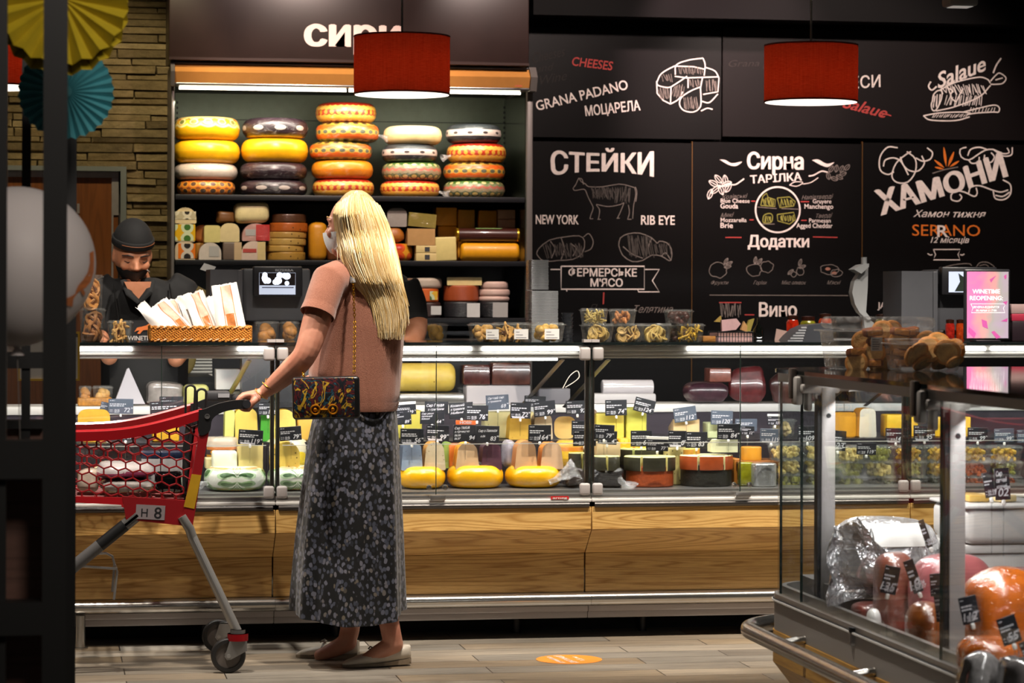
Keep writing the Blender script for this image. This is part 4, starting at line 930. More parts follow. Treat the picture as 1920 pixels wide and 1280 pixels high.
for i in range(4):
 a,b2=bounds[i]+.0006,bounds[i+1]-.0006
 t=thing('display_counter',unit_lab[i],'counter',((a+b2)/2,YG,0),0,'oak fronted glass counters in a row')
 mb=MB();mb.bb(a,b2,YG-.012,YG+.44,zTop0,zTop1,r=.002,seg=1);mb.build('glass_top',TOPG,t)
 # light profile under the top
 mb=MB();mb.bb(a,b2,YG+.02,YG+.07,zz(659),zTop0-.0004,r=.004);mb.bb(a,b2,YG+.025,YG+.085,zz(666),zz(659)-.0006,r=.003);mb.bb(a,b2,YG+.03,YG+.1,zz(672),zz(666)-.0006,r=.003)
 mb.build('light_housing',WHL,t)
 for (u,v) in tubes[i]:
  mb=MB();mb.bb(max(a,Xg(u)),min(b2,Xg(v)),YG+.012,YG+.0195,zz(658),zz(650.5),r=.002);mb.build('light_tube',TUBE2,t)
 if i==1:
  mb=MB();mb.tube([(P(748,673,YG+.16).x,YG+.16,zz(673,YG+.16)),(P(1045,673,YG+.16).x,YG+.16,zz(673,YG+.16))],.006,8);mb.build('light_tube',TUBE2,t)
 # panes
 xs=[a]+list(joints[i])+[b2]
 for u,v in zip(xs[:-1],xs[1:]):
  mb=MB();mb.bb(u+.004,v-.004 if v==b2 else v-.0012,YG-.003,YG+.003,zG0,zG1,mi=0);o=mb.build('glass_pane',GLASS,t,smooth=0)
  me=MB();
  for x in (u+(.004 if u==a else .0002),v-(.004 if v==b2 else .0012)):me.bb(x-.0008,x+.0008,YG-.0032,YG+.0032,zG0,zG1)
  me.build('pane_edge',GEDGE,o)
 for x in joints[i]:
  for s in (-1,1):
   mb=MB();xx=x+s*.031;zk=zz(913);mb.lathe([(.0001,0),(.006,.0),(.006,.014),(.010,.018),(.0105,.024),(.008,.030),(.0001,.032)],16,Matrix.Translation((xx,YG-.0035,zk))@Matrix.Rotation(PI/2,4,'X'));mb.build('knob',STEEL,t)
  mb=MB();zc=zz(932);mb.bb(x-.03,x+.03,YG-.052,YG-.0325,zc-.008,zc+.012,r=.003);mb.build('catch',ALU,t)
 # posts and corner fittings at the unit's ends
 for x,s in ((a,1),(b2,-1)):
  mb=MB();mb.bb(min(x+s*.002,x+s*.017),max(x+s*.002,x+s*.017),YG+.012,YG+.032,zG0,zz(655));mb.build('post',M('bronze post','#3e3833',.3,.6),t)
  for zc,h2,w2 in ((zz(663),.05,.042),(zz(919),.046,.04)):
   mb=MB();mb.bb(min(x+s*.004,x+s*(.004+w2)),max(x+s*.004,x+s*(.004+w2)),YG-.03,YG-.0035,zc-h2/2,zc+h2/2,r=.009,seg=3);mb.build('corner_clip',PLG,t)
  mb=MB();mb.bb(min(x,x+s*.03),max(x,x+s*.03),YG-.02,YG+.02,zTop1+.0003,zz(636));mb.build('top_clip',PLG,t)
  # diagonal stay under the top
  mb=MB();xx=x+s*.09;mb.tube([(xx,YG+.1,zz(676)),(xx-.05*0-.07,YG+.62,zL1+.0)],.011,4,sx=1.0,sy=.35);mb.build('stay',M('steel stay','#8d8a88',.3,.8),t)
 # acrylic guard inside
 mb=MB();mb.bb(a+.03,b2-.03,YG+.03,YG+.033,zG0,zz(833,YG+.03));o=mb.build('acrylic_guard',glassy('acrylic',(.99,.99,.99),.02,.02,edge=.35),t,smooth=0)
 me=MB();me.bb(a+.03,b2-.03,YG+.0295,YG+.0335,zz(833.4,YG+.03),zz(832,YG+.03));me.build('guard_edge',M('bright acrylic edge','#bdbab5',.3),o)
 # sill: stacked aluminium extrusions
 mb=MB();mb.bb(a,b2,YG-.02,YG+.05,zz(936),zz(927)-.0004,r=.003);mb.build('sill',ALU,t)
 mb=MB();mb.bb(a,b2,YG-.032,YG+.05,zz(943),zz(936)-.0006,r=.004);mb.build('sill',WHL,t)
 mb=MB();mb.loft([[(x,YG-.03+.012*math.cos(c)*-1,zz(948)+.011*math.sin(c)) for c in [PI*(-.5+k/8) for k in range(9)]]+[(x,YG+.03,zz(948)+.011),(x,YG+.03,zz(948)-.011)] for x in (a+.01,b2-.01)]);mb.build('sill_nosing',ALD,t)
 # oak front in three planes
 z1,z2,z3,z4=zz(953,YG-.03),zz(996,YG-.03),zz(1040,YG+.1),zz(1114,YG+.1)
 mb=MB();mb.bb(a+.001,b2-.001,YG-.03,YG-.012,z2,z1,r=.0015,seg=1);mb.build('front_panel',OAK,t)
 mb=MB();mb.loft([[(x,YG-.0295,z2-.0006),(x,YG+.1,z3+.0006),(x,YG+.118,z3+.0006),(x,YG-.0115,z2-.0006)] for x in (a+.001,b2-.001)]);mb.build('front_panel',OAK,t,smooth=20)
 xm={0: None,1:Xg(1088),2: None}.get(i);cuts={0:[a,b2],1:[a,b2],2:[a,b2],3:[a,b2]}[i]
 mb=MB();mb.bb(a+.002,b2-.002,YG+.1,YG+.118,z4,z3,r=.0015,seg=1);mb.build('front_panel',OAK,t)
 # rail, lip and plinth recess
 zr=zz(1129,YG-.03);mb=MB();mb.tube([(a,YG-.005,zr),(b2,YG-.005,zr)],.0262,20);mb.build('bumper_rail',STEEL,t)
 mb=MB();mb.bb(a,b2,YG+.03,YG+.09,zz(1153),z4-.001,r=.003);mb.bb(a,b2,YG+.045,YG+.1,zz(1166),zz(1153)-.001,r=.003);mb.build('base_lip',PLG,t)
 mb=MB();mb.bb(a,b2,YG+.26,YG+.28,.002,zz(1166));mb.bb(a,b2,YG+.1,YG+.9,zz(1165),zz(1165)+.01);mb.build('plinth',RECESS,t)
 for x in (a+.25,b2-.25):
  mb=MB();mb.cyl((x,YG+.2,.0),(x,YG+.2,zz(1165)),.016);mb.build('foot',BLK,t)
 # display deck, riser, back and rear worktop
 mb=MB();mb.bb(a,b2,YG+.034,YG+.40,zA-.02,zA);mb.build('deck',DECK,t)
 mb=MB();mb.bb(a,b2,YG+.4,YG+.86,zB-.02,zB);mb.bb(a,b2,YG+.4,YG+.412,zA,zB-.0205);mb.build('raised_deck',M('dark deck','#2c282c',.4,.3),t)
 mb=MB();mb.bb(a,b2,YG+.86,YG+.88,.18,zL0-.0006);mb.build('display_back',PURP,t)
 mb=MB();mb.bb(a,b2,YG+.85,YG+1.12,zL0,zL1,r=.004);mb.build('rear_worktop',WHL,t)
 if i==1:
  p=P(1050,933,YG-.037);mb=MB();k=mpp(1050,YG);mb.bb(p.x-17*k,p.x+17*k,YG-.0345,YG-.0325,p.z-2.9*k,p.z+2.9*k);o=mb.build('maker_plate',M('red plate','#c01c1c',.4),t)
  mb=MB();mb.text('arneg',Matrix.Translation((p.x,YG-.0349,p.z-2*k)),5.6*k,.03,fit=28*k);mb.build('lettering',M('white print','#ddd4d0',.5),o,smooth=0)
# end post of the bumper rail at the left
p=P(150,1215,YG-.02)
mb=MB();mb.cyl((p.x,YG-.02,.003),(p.x,YG-.02,zr-.027),.02,n=16);mb.cyl((p.x,YG-.02,.0),(p.x,YG-.02,.006),.03,n=16)
o=mb.build('rail_post',STEEL);tag(o,'short steel floor post carrying the bumper rail beside the dark column','post')
# ================================================================== products in the counter
CG='cheeses in the glass counter'
YA,YW,YR=10.12,10.17,10.46
def J(shape,name,label,box,m,m2=None,d=.1,Y=YW,**k):
 k.setdefault('group',CG);cat=k.pop('cat','cheese');ex=k.pop('extra', None)
 return item(shape,name,label,cat,box,Y,d,m,m2,extra=ex,**k)
YW_M=M('glossy yellow wax','#e3a70c',.25,var=.06,vs=12,coat=.6,wrap=.35)
def film(px,py,Y,d,L=.09,r=.05,s=1):
 def f(t,w,h,dd):
  mb=MB();p=P(px,py,Y);twist(mb,p,d,L,r,s);mb.build('film',FILM,t)
 return f
JW=dict(r=.04,base=zA+.001)
J('wheel','round_cheese','leftmost of the three yellow waxed rounds at the counter front',(752,879,842,921),YW_M,Y=YA,**JW)
J('wheel','round_cheese','middle of the three yellow waxed rounds at the counter front',(845,878,953,921),YW_M,Y=YA,extra=[film(905,878,YA+.06,(0,-.2,1),.02,.02,3)],**JW)
J('wheel','round_cheese','rightmost yellow waxed round at the counter front, film pulled to its right',(955,878,1064,919),YW_M,Y=YA,extra=[film(1030,905,YA-.0,(1,-.1,.55),.12,.03,5)],**JW)
gw= lambda:wheel_mat('green and white printed',[(0,'#b07a3a'),(.08,'#8a9a6a'),(.16,'#cfd0c6'),(.84,'#9ab08a'),(.90,'#c98a4a'),(.95,'#cdd6c0')],.09,(14,-.05),[(14,.74,.15,.22,'#3f6238','#a9c29a'),(14,.24,.15,.22,'#4a6a3a','#8aa878')],.9)
J('wheel','round_cheese','cheese round in white paper with green round motifs, wrapped in film',(386,882,503,928),gw(),Y=YA-.03,extra=[film(390,905,YA-.02,(-1,-.1,-.25),.07,.03,8)],**JW)
J('wheel','round_cheese','second green and white printed round, partly behind the woman',(505,882,612,926),gw(),Y=YA-.02,**JW)
zt1=P(440,882,YA+.05).z
J('box','cheese_brick','white soft cheese brick lying on the green printed round',(399,850,445,886),cm('#dfe0c8',.3),r=.008,d=.09,base=zt1)
J('box','cheese_block','small pale block behind the white cheese brick',(386,868,402,888),cm('#cdbf8c'),r=.004,Y=YW+.1,base=zt1)
J('box','cheese_block','tall pale yellow block under the card reading 119',(447,834,493,886),cm('#d2bd78',.3),r=.004,base=zt1)
J('arch','cheese_wedge','upright herb flecked cheese wedge beside the glass joint',(511,830,562,883),spk('#c7ab4e','#5a4a1c',60,.17),cm('#b58a3a'),r=.05,base=zt1)
J('wheel','round_cheese','dark and orange printed round behind the white cheese brick',(386,820,449,882),wheel_mat('dark orange printed',[(0,'#3c2c26'),(.3,'#b8781a'),(.55,'#c98d22'),(.6,'#4a3a38'),(.8,'#c9763a'),(.9,'#c2b09a')],.1, None,[(12,.7,.1,.25,'#d98c1c', None)],.9),r=.02,Y=YR-.1,base=None)
J('wheel','round_cheese','green and yellow printed round behind the herb wedge',(500,824,582,882),wheel_mat('green yellow printed',[(0,'#2c3a22'),(.3,'#d6b820'),(.6,'#4c6a2c'),(.75,'#b0a888'),(.9,'#d9cfae')],.1,(8,.2),[(10,.5,.22,.3,'#e0c21c', None)],.9),r=.03,Y=YR-.1)
zt2=P(900,879,YA+.1).z
wd=[('blue grey cheese wedge, leftmost on the yellow rounds',(752,832,793,880),spk('#8fa0b8','#5a6878',70,.12),cm('#4c5666'),.01),('crumbly beige cheese wedge with a round top',(795,827,836,880),spk('#c2b193','#7d6a4a',70,.13),cm('#b57f3a'),.05),
      ('tan cheese wedge with small holes and orange rind',(854,829,899,880),spk('#c8a884','#8a6a4a',30,.1),cm('#d08a1c'),.06),('purple wine cheese wedge',(902,832,942,880),cm('#4e2d3c',.3),cm('#3a2030'),.02),
      ('tall tan cheese wedge, left one of the pair above the filmed round',(965,826,1008,880),cm('#c39b74',.3),cm('#b5743a'),.04),('tan cheese wedge with a rounded top, right one of the pair above the filmed round',(1013,829,1057,880),cm('#c9a584',.3),cm('#c27a34'),.06)]
for lb,bx,m1,m2_,rr in wd:J('arch','cheese_wedge',lb,bx,m1,m2_,r=rr,taper=.16,d=.09,base=zt2)
J('box','cheese_block','small orange cheese block between the beige and tan wedges',(842,833,866,879),cm('#c8681a',.6),r=.008,Y=YW+.1,base=zt2,d=.07)
J('arch','cheese_wedge','green pesto cheese wedge behind the beige wedge',(832,830,848,879),cm('#8fa84e'),cm('#6a8a3a'),r=.02,Y=YW+.11,base=zt2,d=.06)
J('lump','wrapped_cheese','grey film wrapped cheese left of the tan wedge pair',(944,830,972,880),cm('#97919a',.9),Y=YW+.1,base=zt2,d=.09)
J('wheel','round_cheese','yellow printed round behind the right tan wedge',(1042,826,1100,879),wheel_mat('yellow print two',[(0,'#b58a10'),(.4,'#e2b714'),(.7,'#d8801c'),(.85,'#e0a838')],.1, None, None,.9),r=.02,Y=YR-.1)
J('lump','wrapped_cheese','dark wrapped cheese beside the twin glass posts',(1062,882,1098,920),cm('#2c2220',1.0),Y=YA+.02,base=zA+.001,d=.14)
# rear row on the raised deck
zR=zB+.001
rear=[('box','cheese_block','wide pale cheese block flecked with herbs, behind the cards',(908,782,1002,832),spk('#dccf92','#8a8a4a',45,.1), None,.006),('arch','cheese_wedge','upright golden cheese wedge under the card 72',(954,781,998,833),spk('#d0a440','#a07a20',50,.12),cm('#d3a21c'),.045),('arch','cheese_wedge','brown rinded rounded wedge behind card 164',(1000,783,1037,833),cm('#c5b08e'),cm('#8a6a50'),.05),
  ('half','cheese_half','white veined half round beside the glass joint',(1039,791,1080,833),cm('#d8c69c',.2),cm('#d9b46a'),.03),('box','cheese_block','bright yellow cheese block behind the cards at the woman',(740,778,792,832),cm('#cdbf4c'), None,.01),
  ('arch','cheese_wedge','pale green yellow wedge under the cart handle',(421,775,441,833),cm('#c3c06a'),cm('#b5b548'),.01),('arch','cheese_wedge','large yellow wedge beneath the hand',(438,771,484,833),cm('#d2b452'),cm('#d3a81c'),.03),('arch','cheese_wedge','vivid green cheese wedge',(488,777,511,833),cm('#3f8f2a'),cm('#2f6f20'),.03),
  ('arch','cheese_wedge','yellow wedge right of the vivid green one',(510,774,556,833),cm('#d6bb5e'),cm('#d8ac2a'),.04),('box','cheese_block','orange yellow block touching the skirt',(558,782,590,833),cm('#c9a044'), None,.01),
  ('half','cheese_half','large yellow half cheese at the counter left end',(146,772,206,833),cm('#d3a22c'), None,.03),('box','cheese_block','yellow block seen above the cart mesh',(286,786,336,836),cm('#d09a22'), None,.008),
  ('box','cheese_block','left one of two yellow bricks right of the glass posts',(1117,778,1171,826),cm('#cfbc4c'),cm('#b88a3a'),.005),('box','cheese_block','right, taller one of two yellow bricks right of the glass posts',(1174,768,1213,826),cm('#c0bc50'), None,.005),
  ('half','cheese_half','pale brown cheese piece under film left of the yellow bricks',(1098,770,1120,826),cm('#9a7d68',.9), None,.02),('wedge','cheese_wedge','small cream wedge under film below card 112',(1262,792,1312,828),cm('#d8b782',.9), None,.01),
  ('box','cheese_block','narrow pale block with brown rind beside card 84',(1327,803,1346,832),cm('#c9cf9c'),cm('#7a4a2e'),.004),('half','cheese_half','amber half cheese behind the corner case post',(1551,786,1606,832),cm('#c98a1c'), None,.01),('arch','cheese_block','white drum shaped cheese with orange side',(1610,778,1644,832),cm('#c9bfae'),cm('#cf8a2c'),.02),('box','cheese_block','yellow block behind the second corner post',(1662,790,1700,832),cm('#d9ac22'), None,.006)]
for sh,nm,lb,bx,m1,m2_,rr in rear:J(sh,nm,lb,bx,m1,m2_,r=rr,Y=YR+(.08 if 'wide' in lb or 'behind the cards' in lb else 0)+(.03 if 'half' in sh else 0),base=zR,d=.09,taper=.1 if sh=='arch' else 0)
# front right of the posts
J('lump','wrapped_cheese','black cheese round in clear film at the foot of the glass posts',(1112,880,1172,920),cm('#17161a',1.0),Y=YA,base=zA+.001,d=.14,extra=[film(1160,895,YA-.01,(.6,-.2,-.7),.07,.03,11)])
def rindcut(name,label,box,top,rind,Y,base,n=3,group=CG):
 """low round cut in sectors: dark rind outside, pale paste inside"""
 x0,y0,x1,y1=box;k=mpp((x0+x1)/2,Y);R=(x1-x0)*k/2;h=(y1-y0)*k;p=P((x0+x1)/2,y1,Y)
 t=thing(name,label,'cheese',(p.x,Y+R,base),0,group)
 for j in range(n):
  a0=PI+.06+j*(PI-.12)/n+.03;a1=a0+(PI-.12)/n-.06
  mb=MB();mb.lathe([(R*.98,0),(R,.004),(R,h-.003),(R*.97,h)],10,Matrix.Translation((math.cos((a0+a1)/2)*.004,math.sin((a0+a1)/2)*.004,0)),0,1,a0,a1)
  for q2,f in enumerate(mb.f):
   c=[mb.v[i2] for i2 in f]
   if all(abs(v[2]-h)<.0035 for v in c):mb.m[q2]=1
  mb.build('cut_portion',[rind,top],t,world=False)
 mb=MB();mb.lathe(wheel_prof(R*.97,h*.97,.004),24,Matrix.Translation((0,R*.02,0)),0,1,.05,PI-.05);mb.build('back_portion',[top,top],t,world=False)
 return t
DR=M('dark olive rind','#2c2a18',.5,var=.4,vs=60,wrap=.3);PASTE=cm('#d3cc8c');RR=M('red brown rind','#a6481a',.45,var=.15,vs=60)
J('wheel','round_cheese','red brown ribbed cheese round carrying a dark rinded cut one',(1183,881,1273,920),M('ribbed red rind','#9c431a',.45,var=.15,bump=.8,bs=90),Y=YA,r=.006,base=zA+.001)
zt3=P(1230,881,YA+.09).z
rindcut('cut_cheese','dark rinded pale cheese cut in portions on the red brown round',(1179,855,1276,882),PASTE,DR,YA-.005,zt3+.001)
J('wheel','round_cheese','black ribbed cheese round carrying a red rinded cut one',(1287,878,1384,920),M('ribbed black rind','#1f201c',.45,var=.3,bump=.8,bs=90),Y=YA,r=.006,base=zA+.001)
rindcut('cut_cheese','red rinded pale cheese cut in portions on the black round',(1285,852,1385,879),cm('#d9cfa0'),RR,YA-.005,P(1335,879,YA+.09).z+.001)
J('wedge','cheese_wedge','white wedge with red rind lying on the red rinded cut cheese',(1335,831,1384,856),cm('#d8d8b4'),cm('#a4481c'),Y=YA+.03,base=P(1335,852,YA+.09).z+.012,d=.08)
J('box','cheese_box','pale round topped wooden box behind the dark rinded cut cheese',(1118,832,1164,860),cm('#c9b086'),r=.004,Y=YA+.14,base=P(1140,857,YA+.14).z,d=.08)
rindcut('cut_cheese','dark rinded cheese with pale top beside the glass posts',(1110,855,1166,882),PASTE,DR,YA-.0,P(1140,880,YA+.07).z,2)
rindcut('cut_cheese','dark rinded cut cheese seen between the twin glass posts',(1070,849,1112,884),PASTE,DR,YA+.05,P(1090,884,YA+.05).z,2)
J('box','cheese_box','yellow printed cheese box below the yellow bricks',(1160,822,1212,846),ornate('yellow box print','#e0a41c','#b8501c','#e6c64a',12),r=.003,Y=YA+.26,base=P(1180,846,YA+.26).z,d=.1)
rindcut('cut_cheese','dark rinded cut cheese behind the one on the red round',(1165,842,1258,872),cm('#cdd08c'),DR,YA+.17,P(1200,872,YA+.17).z)
J('wheel','round_cheese','mottled beige round between the red and black rounds',(1248,852,1292,921),spk('#a89a62','#4c4426',50,.2,.4),r=.006,Y=YA+.12,base=zA+.001)
rindcut('cut_cheese','mottled cheese with golden rim behind card 83',(1256,841,1318,853),cm('#d8c35c'),M('golden rind','#a8761c',.5,var=.3),YA+.13,P(1280,853,YA+.13).z)
J('wheel','round_cheese','orange amber cheese round under a clear cover',(1394,838,1433,864),cm('#c98a22',.2),r=.004,Y=YA+.12,base=P(1414,864,YA+.12).z)
J('tray','wooden_board','round edged wooden board under the amber cheese round',(1381,864,1470,874),wood('board wood','#8a5526','#5a3214',(3,9,9)),r=.008,Y=YA+.1,base=P(1414,874,YA+.1).z,d=.2,cat='board',group='boards in the counter')
J('box','olive_jar','olive oil coloured jar of pickles under the wooden board',(1387,875,1414,920),M('olive pickle','#7a7a18',.15,var=.35,vs=40,coat=.8),r=.01,Y=YA+.02,base=zA+.001,d=.05,cat='jar',group='jars in the counter')
J('box','cheese_block','dark orange block behind the olive jar',(1376,872,1390,920),cm('#a5651c'),r=.004,Y=YA+.12,base=zA+.001)
J('wheel','foil_cheese','silver foil wrapped cheese drum with a price pin',(1414,877,1462,920),M('crinkled foil','#a9acad',.3,.75,bump=1.0,bs=60,var=.15),r=.006,Y=YA-.03,base=zA+.001)
# behind the cart: smaller packs on the deck
cartg=[('arch','cheese_wedge','white cheese pack behind the upper left cart mesh',(150,832,196,862),cm('#c9c4b2',.6),.02,zt1),('box','cheese_block','golden pack behind the cart mesh at the dark column',(146,852,172,884),cm('#d0a838',.5),.01,zt1-.06),('wheel','round_cheese','white printed round behind the cart mesh',(185,838,250,866),gw(),.02,zt1-.02),('box','cheese_block','beige cheese block, left of three behind the cart',(176,850,206,892),cm('#cbb98c',.3),.004, None),('box','cheese_block','beige cheese block, middle of three behind the cart',(208,850,240,892),cm('#c6b281',.3),.004, None),('box','cheese_block','beige cheese block, right of three behind the cart',(242,850,275,892),cm('#cbb686',.3),.004, None)]
for sh,nm,lb,bx,m1,rr,bs_ in cartg:J(sh,nm,lb,bx,m1,r=rr,Y=YW+.12,base=zA+.001 if bs_ is None else zA+.06 if False else zA+.001,d=.1)
# tubs of grated and cubed cheese -------------------------------------------------
TUBP=glassy('clear tub',(.97,.98,.97),.06,.05,.5,60,.12,.6)
def chunks(w,d,h,n,s,sz,shape='cube'):
 rr=random.Random(s);mb=MB()
 for j in range(n):
  T=Matrix.Translation((rr.uniform(-w/2+sz,w/2-sz),rr.uniform(sz,d-sz),rr.uniform(sz*.5,h-sz*.6)))@Euler((rr.uniform(0,6),rr.uniform(0,6),rr.uniform(0,6))).to_matrix().to_4x4()
  if shape=='cube':mb.box((0,0,0),(sz*rr.uniform(1,2.2),sz*rr.uniform(.8,1.6),sz*rr.uniform(.7,1.5)),T,0,0,sz*.25,1)
  elif shape=='ring':mb.lathe([(sz*.35,-sz*.12),(sz,-sz*.16),(sz*1.1,0),(sz,sz*.16),(sz*.35,sz*.12),(sz*.35,-sz*.12)],12,T)
  elif shape=='nut':mb.sph((0,0,0),(sz*.9,sz*.55,sz*.45),8,6,T)
  elif shape=='ball':mb.sph((0,0,0),(sz,sz,sz*.85),10,7,T)
  elif shape=='chip':mb.lathe([(.0001,-sz*.16),(sz*.92,-sz*.16),(sz*1.0,0),(sz*.92,sz*.16),(.0001,sz*.16)],10,T)
  elif shape=='stick':mb.box((0,0,0),(sz*4,sz*.9,sz*.7),T,0,0,sz*.25,1)
 return mb
def tub_mesh(mb,w,d,h,tp=.86,th=.0012):
 def rg(s,z,r=.012):
  ww,dd=w*s/2,d*s/2;L=[]
  for cx,cy,a0 in ((ww-r,dd-r,0),(-ww+r,dd-r,PI/2),(-ww+r,-dd+r,PI),(ww-r,-dd+r,1.5*PI)):
   for i in range(4):a=a0+PI/2*i/3;L.append((cx+r*math.cos(a),d/2+cy+r*math.sin(a),z))
  return L
 mb.loft([rg(tp*.93,.0),rg(tp,.004),rg(.985,h-.002),rg(1.0,h)],0, True); return mb
_TB={}
def tub(label,box,Y,d,fill,shape,sz,n,base=None,name='cheese_tub',cat='tub',group='clear tubs of cheese in the counter',fname='cheese_filling',lidh=.006,paper=None,dark=None,tp=.86,fh=.88):
 x0,y0,x1,y1=box;cx=(x0+x1)/2;k=mpp(cx,Y);w,h=(x1-x0)*k,(y1-y0)*k;p=P(cx,y1,Y);z=p.z if base is None else base
 key=(fill.name,shape,sz,n,round(w,2),round(h,2),bool(paper),round(d,2))
 if key in _TB:
  o=dup(_TB[key],(p.x,p.y,z),0,label,group);o.rotation_euler=(0,0,rnd.uniform(-.03,.03)); return o
 t=thing(name,label,cat,(p.x,p.y,z),0,group)
 mb=tub_mesh(MB(),w,d,h*.94,tp);mb.build('tub',TUBP,t,world=False,smooth=50)
 mb=MB();mb.box((0,d/2,h*.955),(w*1.05,d*1.04,.004), None,0,0,.0015,1);mb.box((0,d/2,h*.955+.004),(w*.93,d*.9,.007), None,0,0,.003,2);mb.build('lid',TUBP,t,world=False)
 mb=chunks(w*.84,d*.84,h*fh,n,int(x0*3+y0),sz,shape);mb.v=[(a,b2+d*.08,c+.003) for a,b2,c in mb.v]
 o=mb.build(fname,fill,t,world=False);o['kind']='stuff'
 if paper:
  mb=MB();u0,v0,u1,v1=paper;mb.bb(-w/2+u0*w,-w/2+u1*w,-.0032+.0,-.002,v0*h,v1*h);o=mb.build('paper_label',WHITE,t,world=False)
  mb=MB();
  for j in range(3):mb.bb(-w/2+(u0+.05)*w,-w/2+(u1-.05-.1*j)*w,-.0035,-.0033,(v0+.06+j*(v1-v0)*.28)*h,(v0+.1+j*(v1-v0)*.28)*h)
  mb.build('print',M('grey print','#77747a',.6),o,world=False,smooth=0)
 _TB[key]=t; return t
F1=M('grated yellow cheese','#d9bf76',.5,var=.25,vs=18);F2=M('golden cheese cubes','#d8a82c',.45,var=.25,vs=18);F3=M('green marinated cubes','#98943c',.4,var=.4,vs=22);F4=M('orange red peppers','#c8581c',.35,var=.4,vs=18);F5=M('dark olives','#4c4a26',.3,var=.5,vs=18)
rows=[((1452,834,1512,862),F1,'top tub of grated cheese in the pile left of the corner case'),((1456,862,1512,890),F1,'middle tub of grated cheese in the pile left of the corner case'),((1460,890,1514,918),F3,'lowest tub in the pile left of the corner case, greenish'),
  ((1514,834,1570,862),F1,'top tub of grated cheese at the first corner post'),((1514,862,1570,890),F1,'middle tub of cheese at the first corner post'),((1516,890,1570,918),F3,'lowest tub at the first corner post, greenish')]
for (bx,fl_,lb) in rows:tub(lb,bx,YA+.06,.13,fl_,'cube',.011,70,base=None)
cols=[(1578,1630),(1632,1682),(1686,1742),(1746,1802),(1808,1862),(1866,1920)]
fl2=[(F1,F3,F3),(F3,F1,F5),(F2,F3,F5),(F2,F2,F5),(F2,F4,F4),(F2,F3,F4)]
for ci,(a,b2) in enumerate(cols):
 for ri,nm in enumerate(('top','middle','lowest')):
  tub('%s tub in the %s pile seen through the corner case'%(nm,('first','second','third','fourth','fifth','sixth')[ci]),(a,838+ri*28,b2,866+ri*28),YA+.06,.13,fl2[ci][ri],'cube',.011,70)
tub('small tub of pale cheese behind the card 119',(1452,797,1494,830),YR,.1,M('pale chunks','#dcc28a',.5,var=.2),'cube',.012,45,base=zR)
for ci,(a,b2) in enumerate(((1700,1716),(1757,1775),(1800,1815))):J('box','cheese_pack','%s yellow cheese pack standing behind the cards at the second corner post'%('first','second','third')[ci],(a-6,797,b2+6,834),cm('#dfae22',.5),Y=YR,base=zR,d=.06,r=.004,group='yellow packs behind the cards')
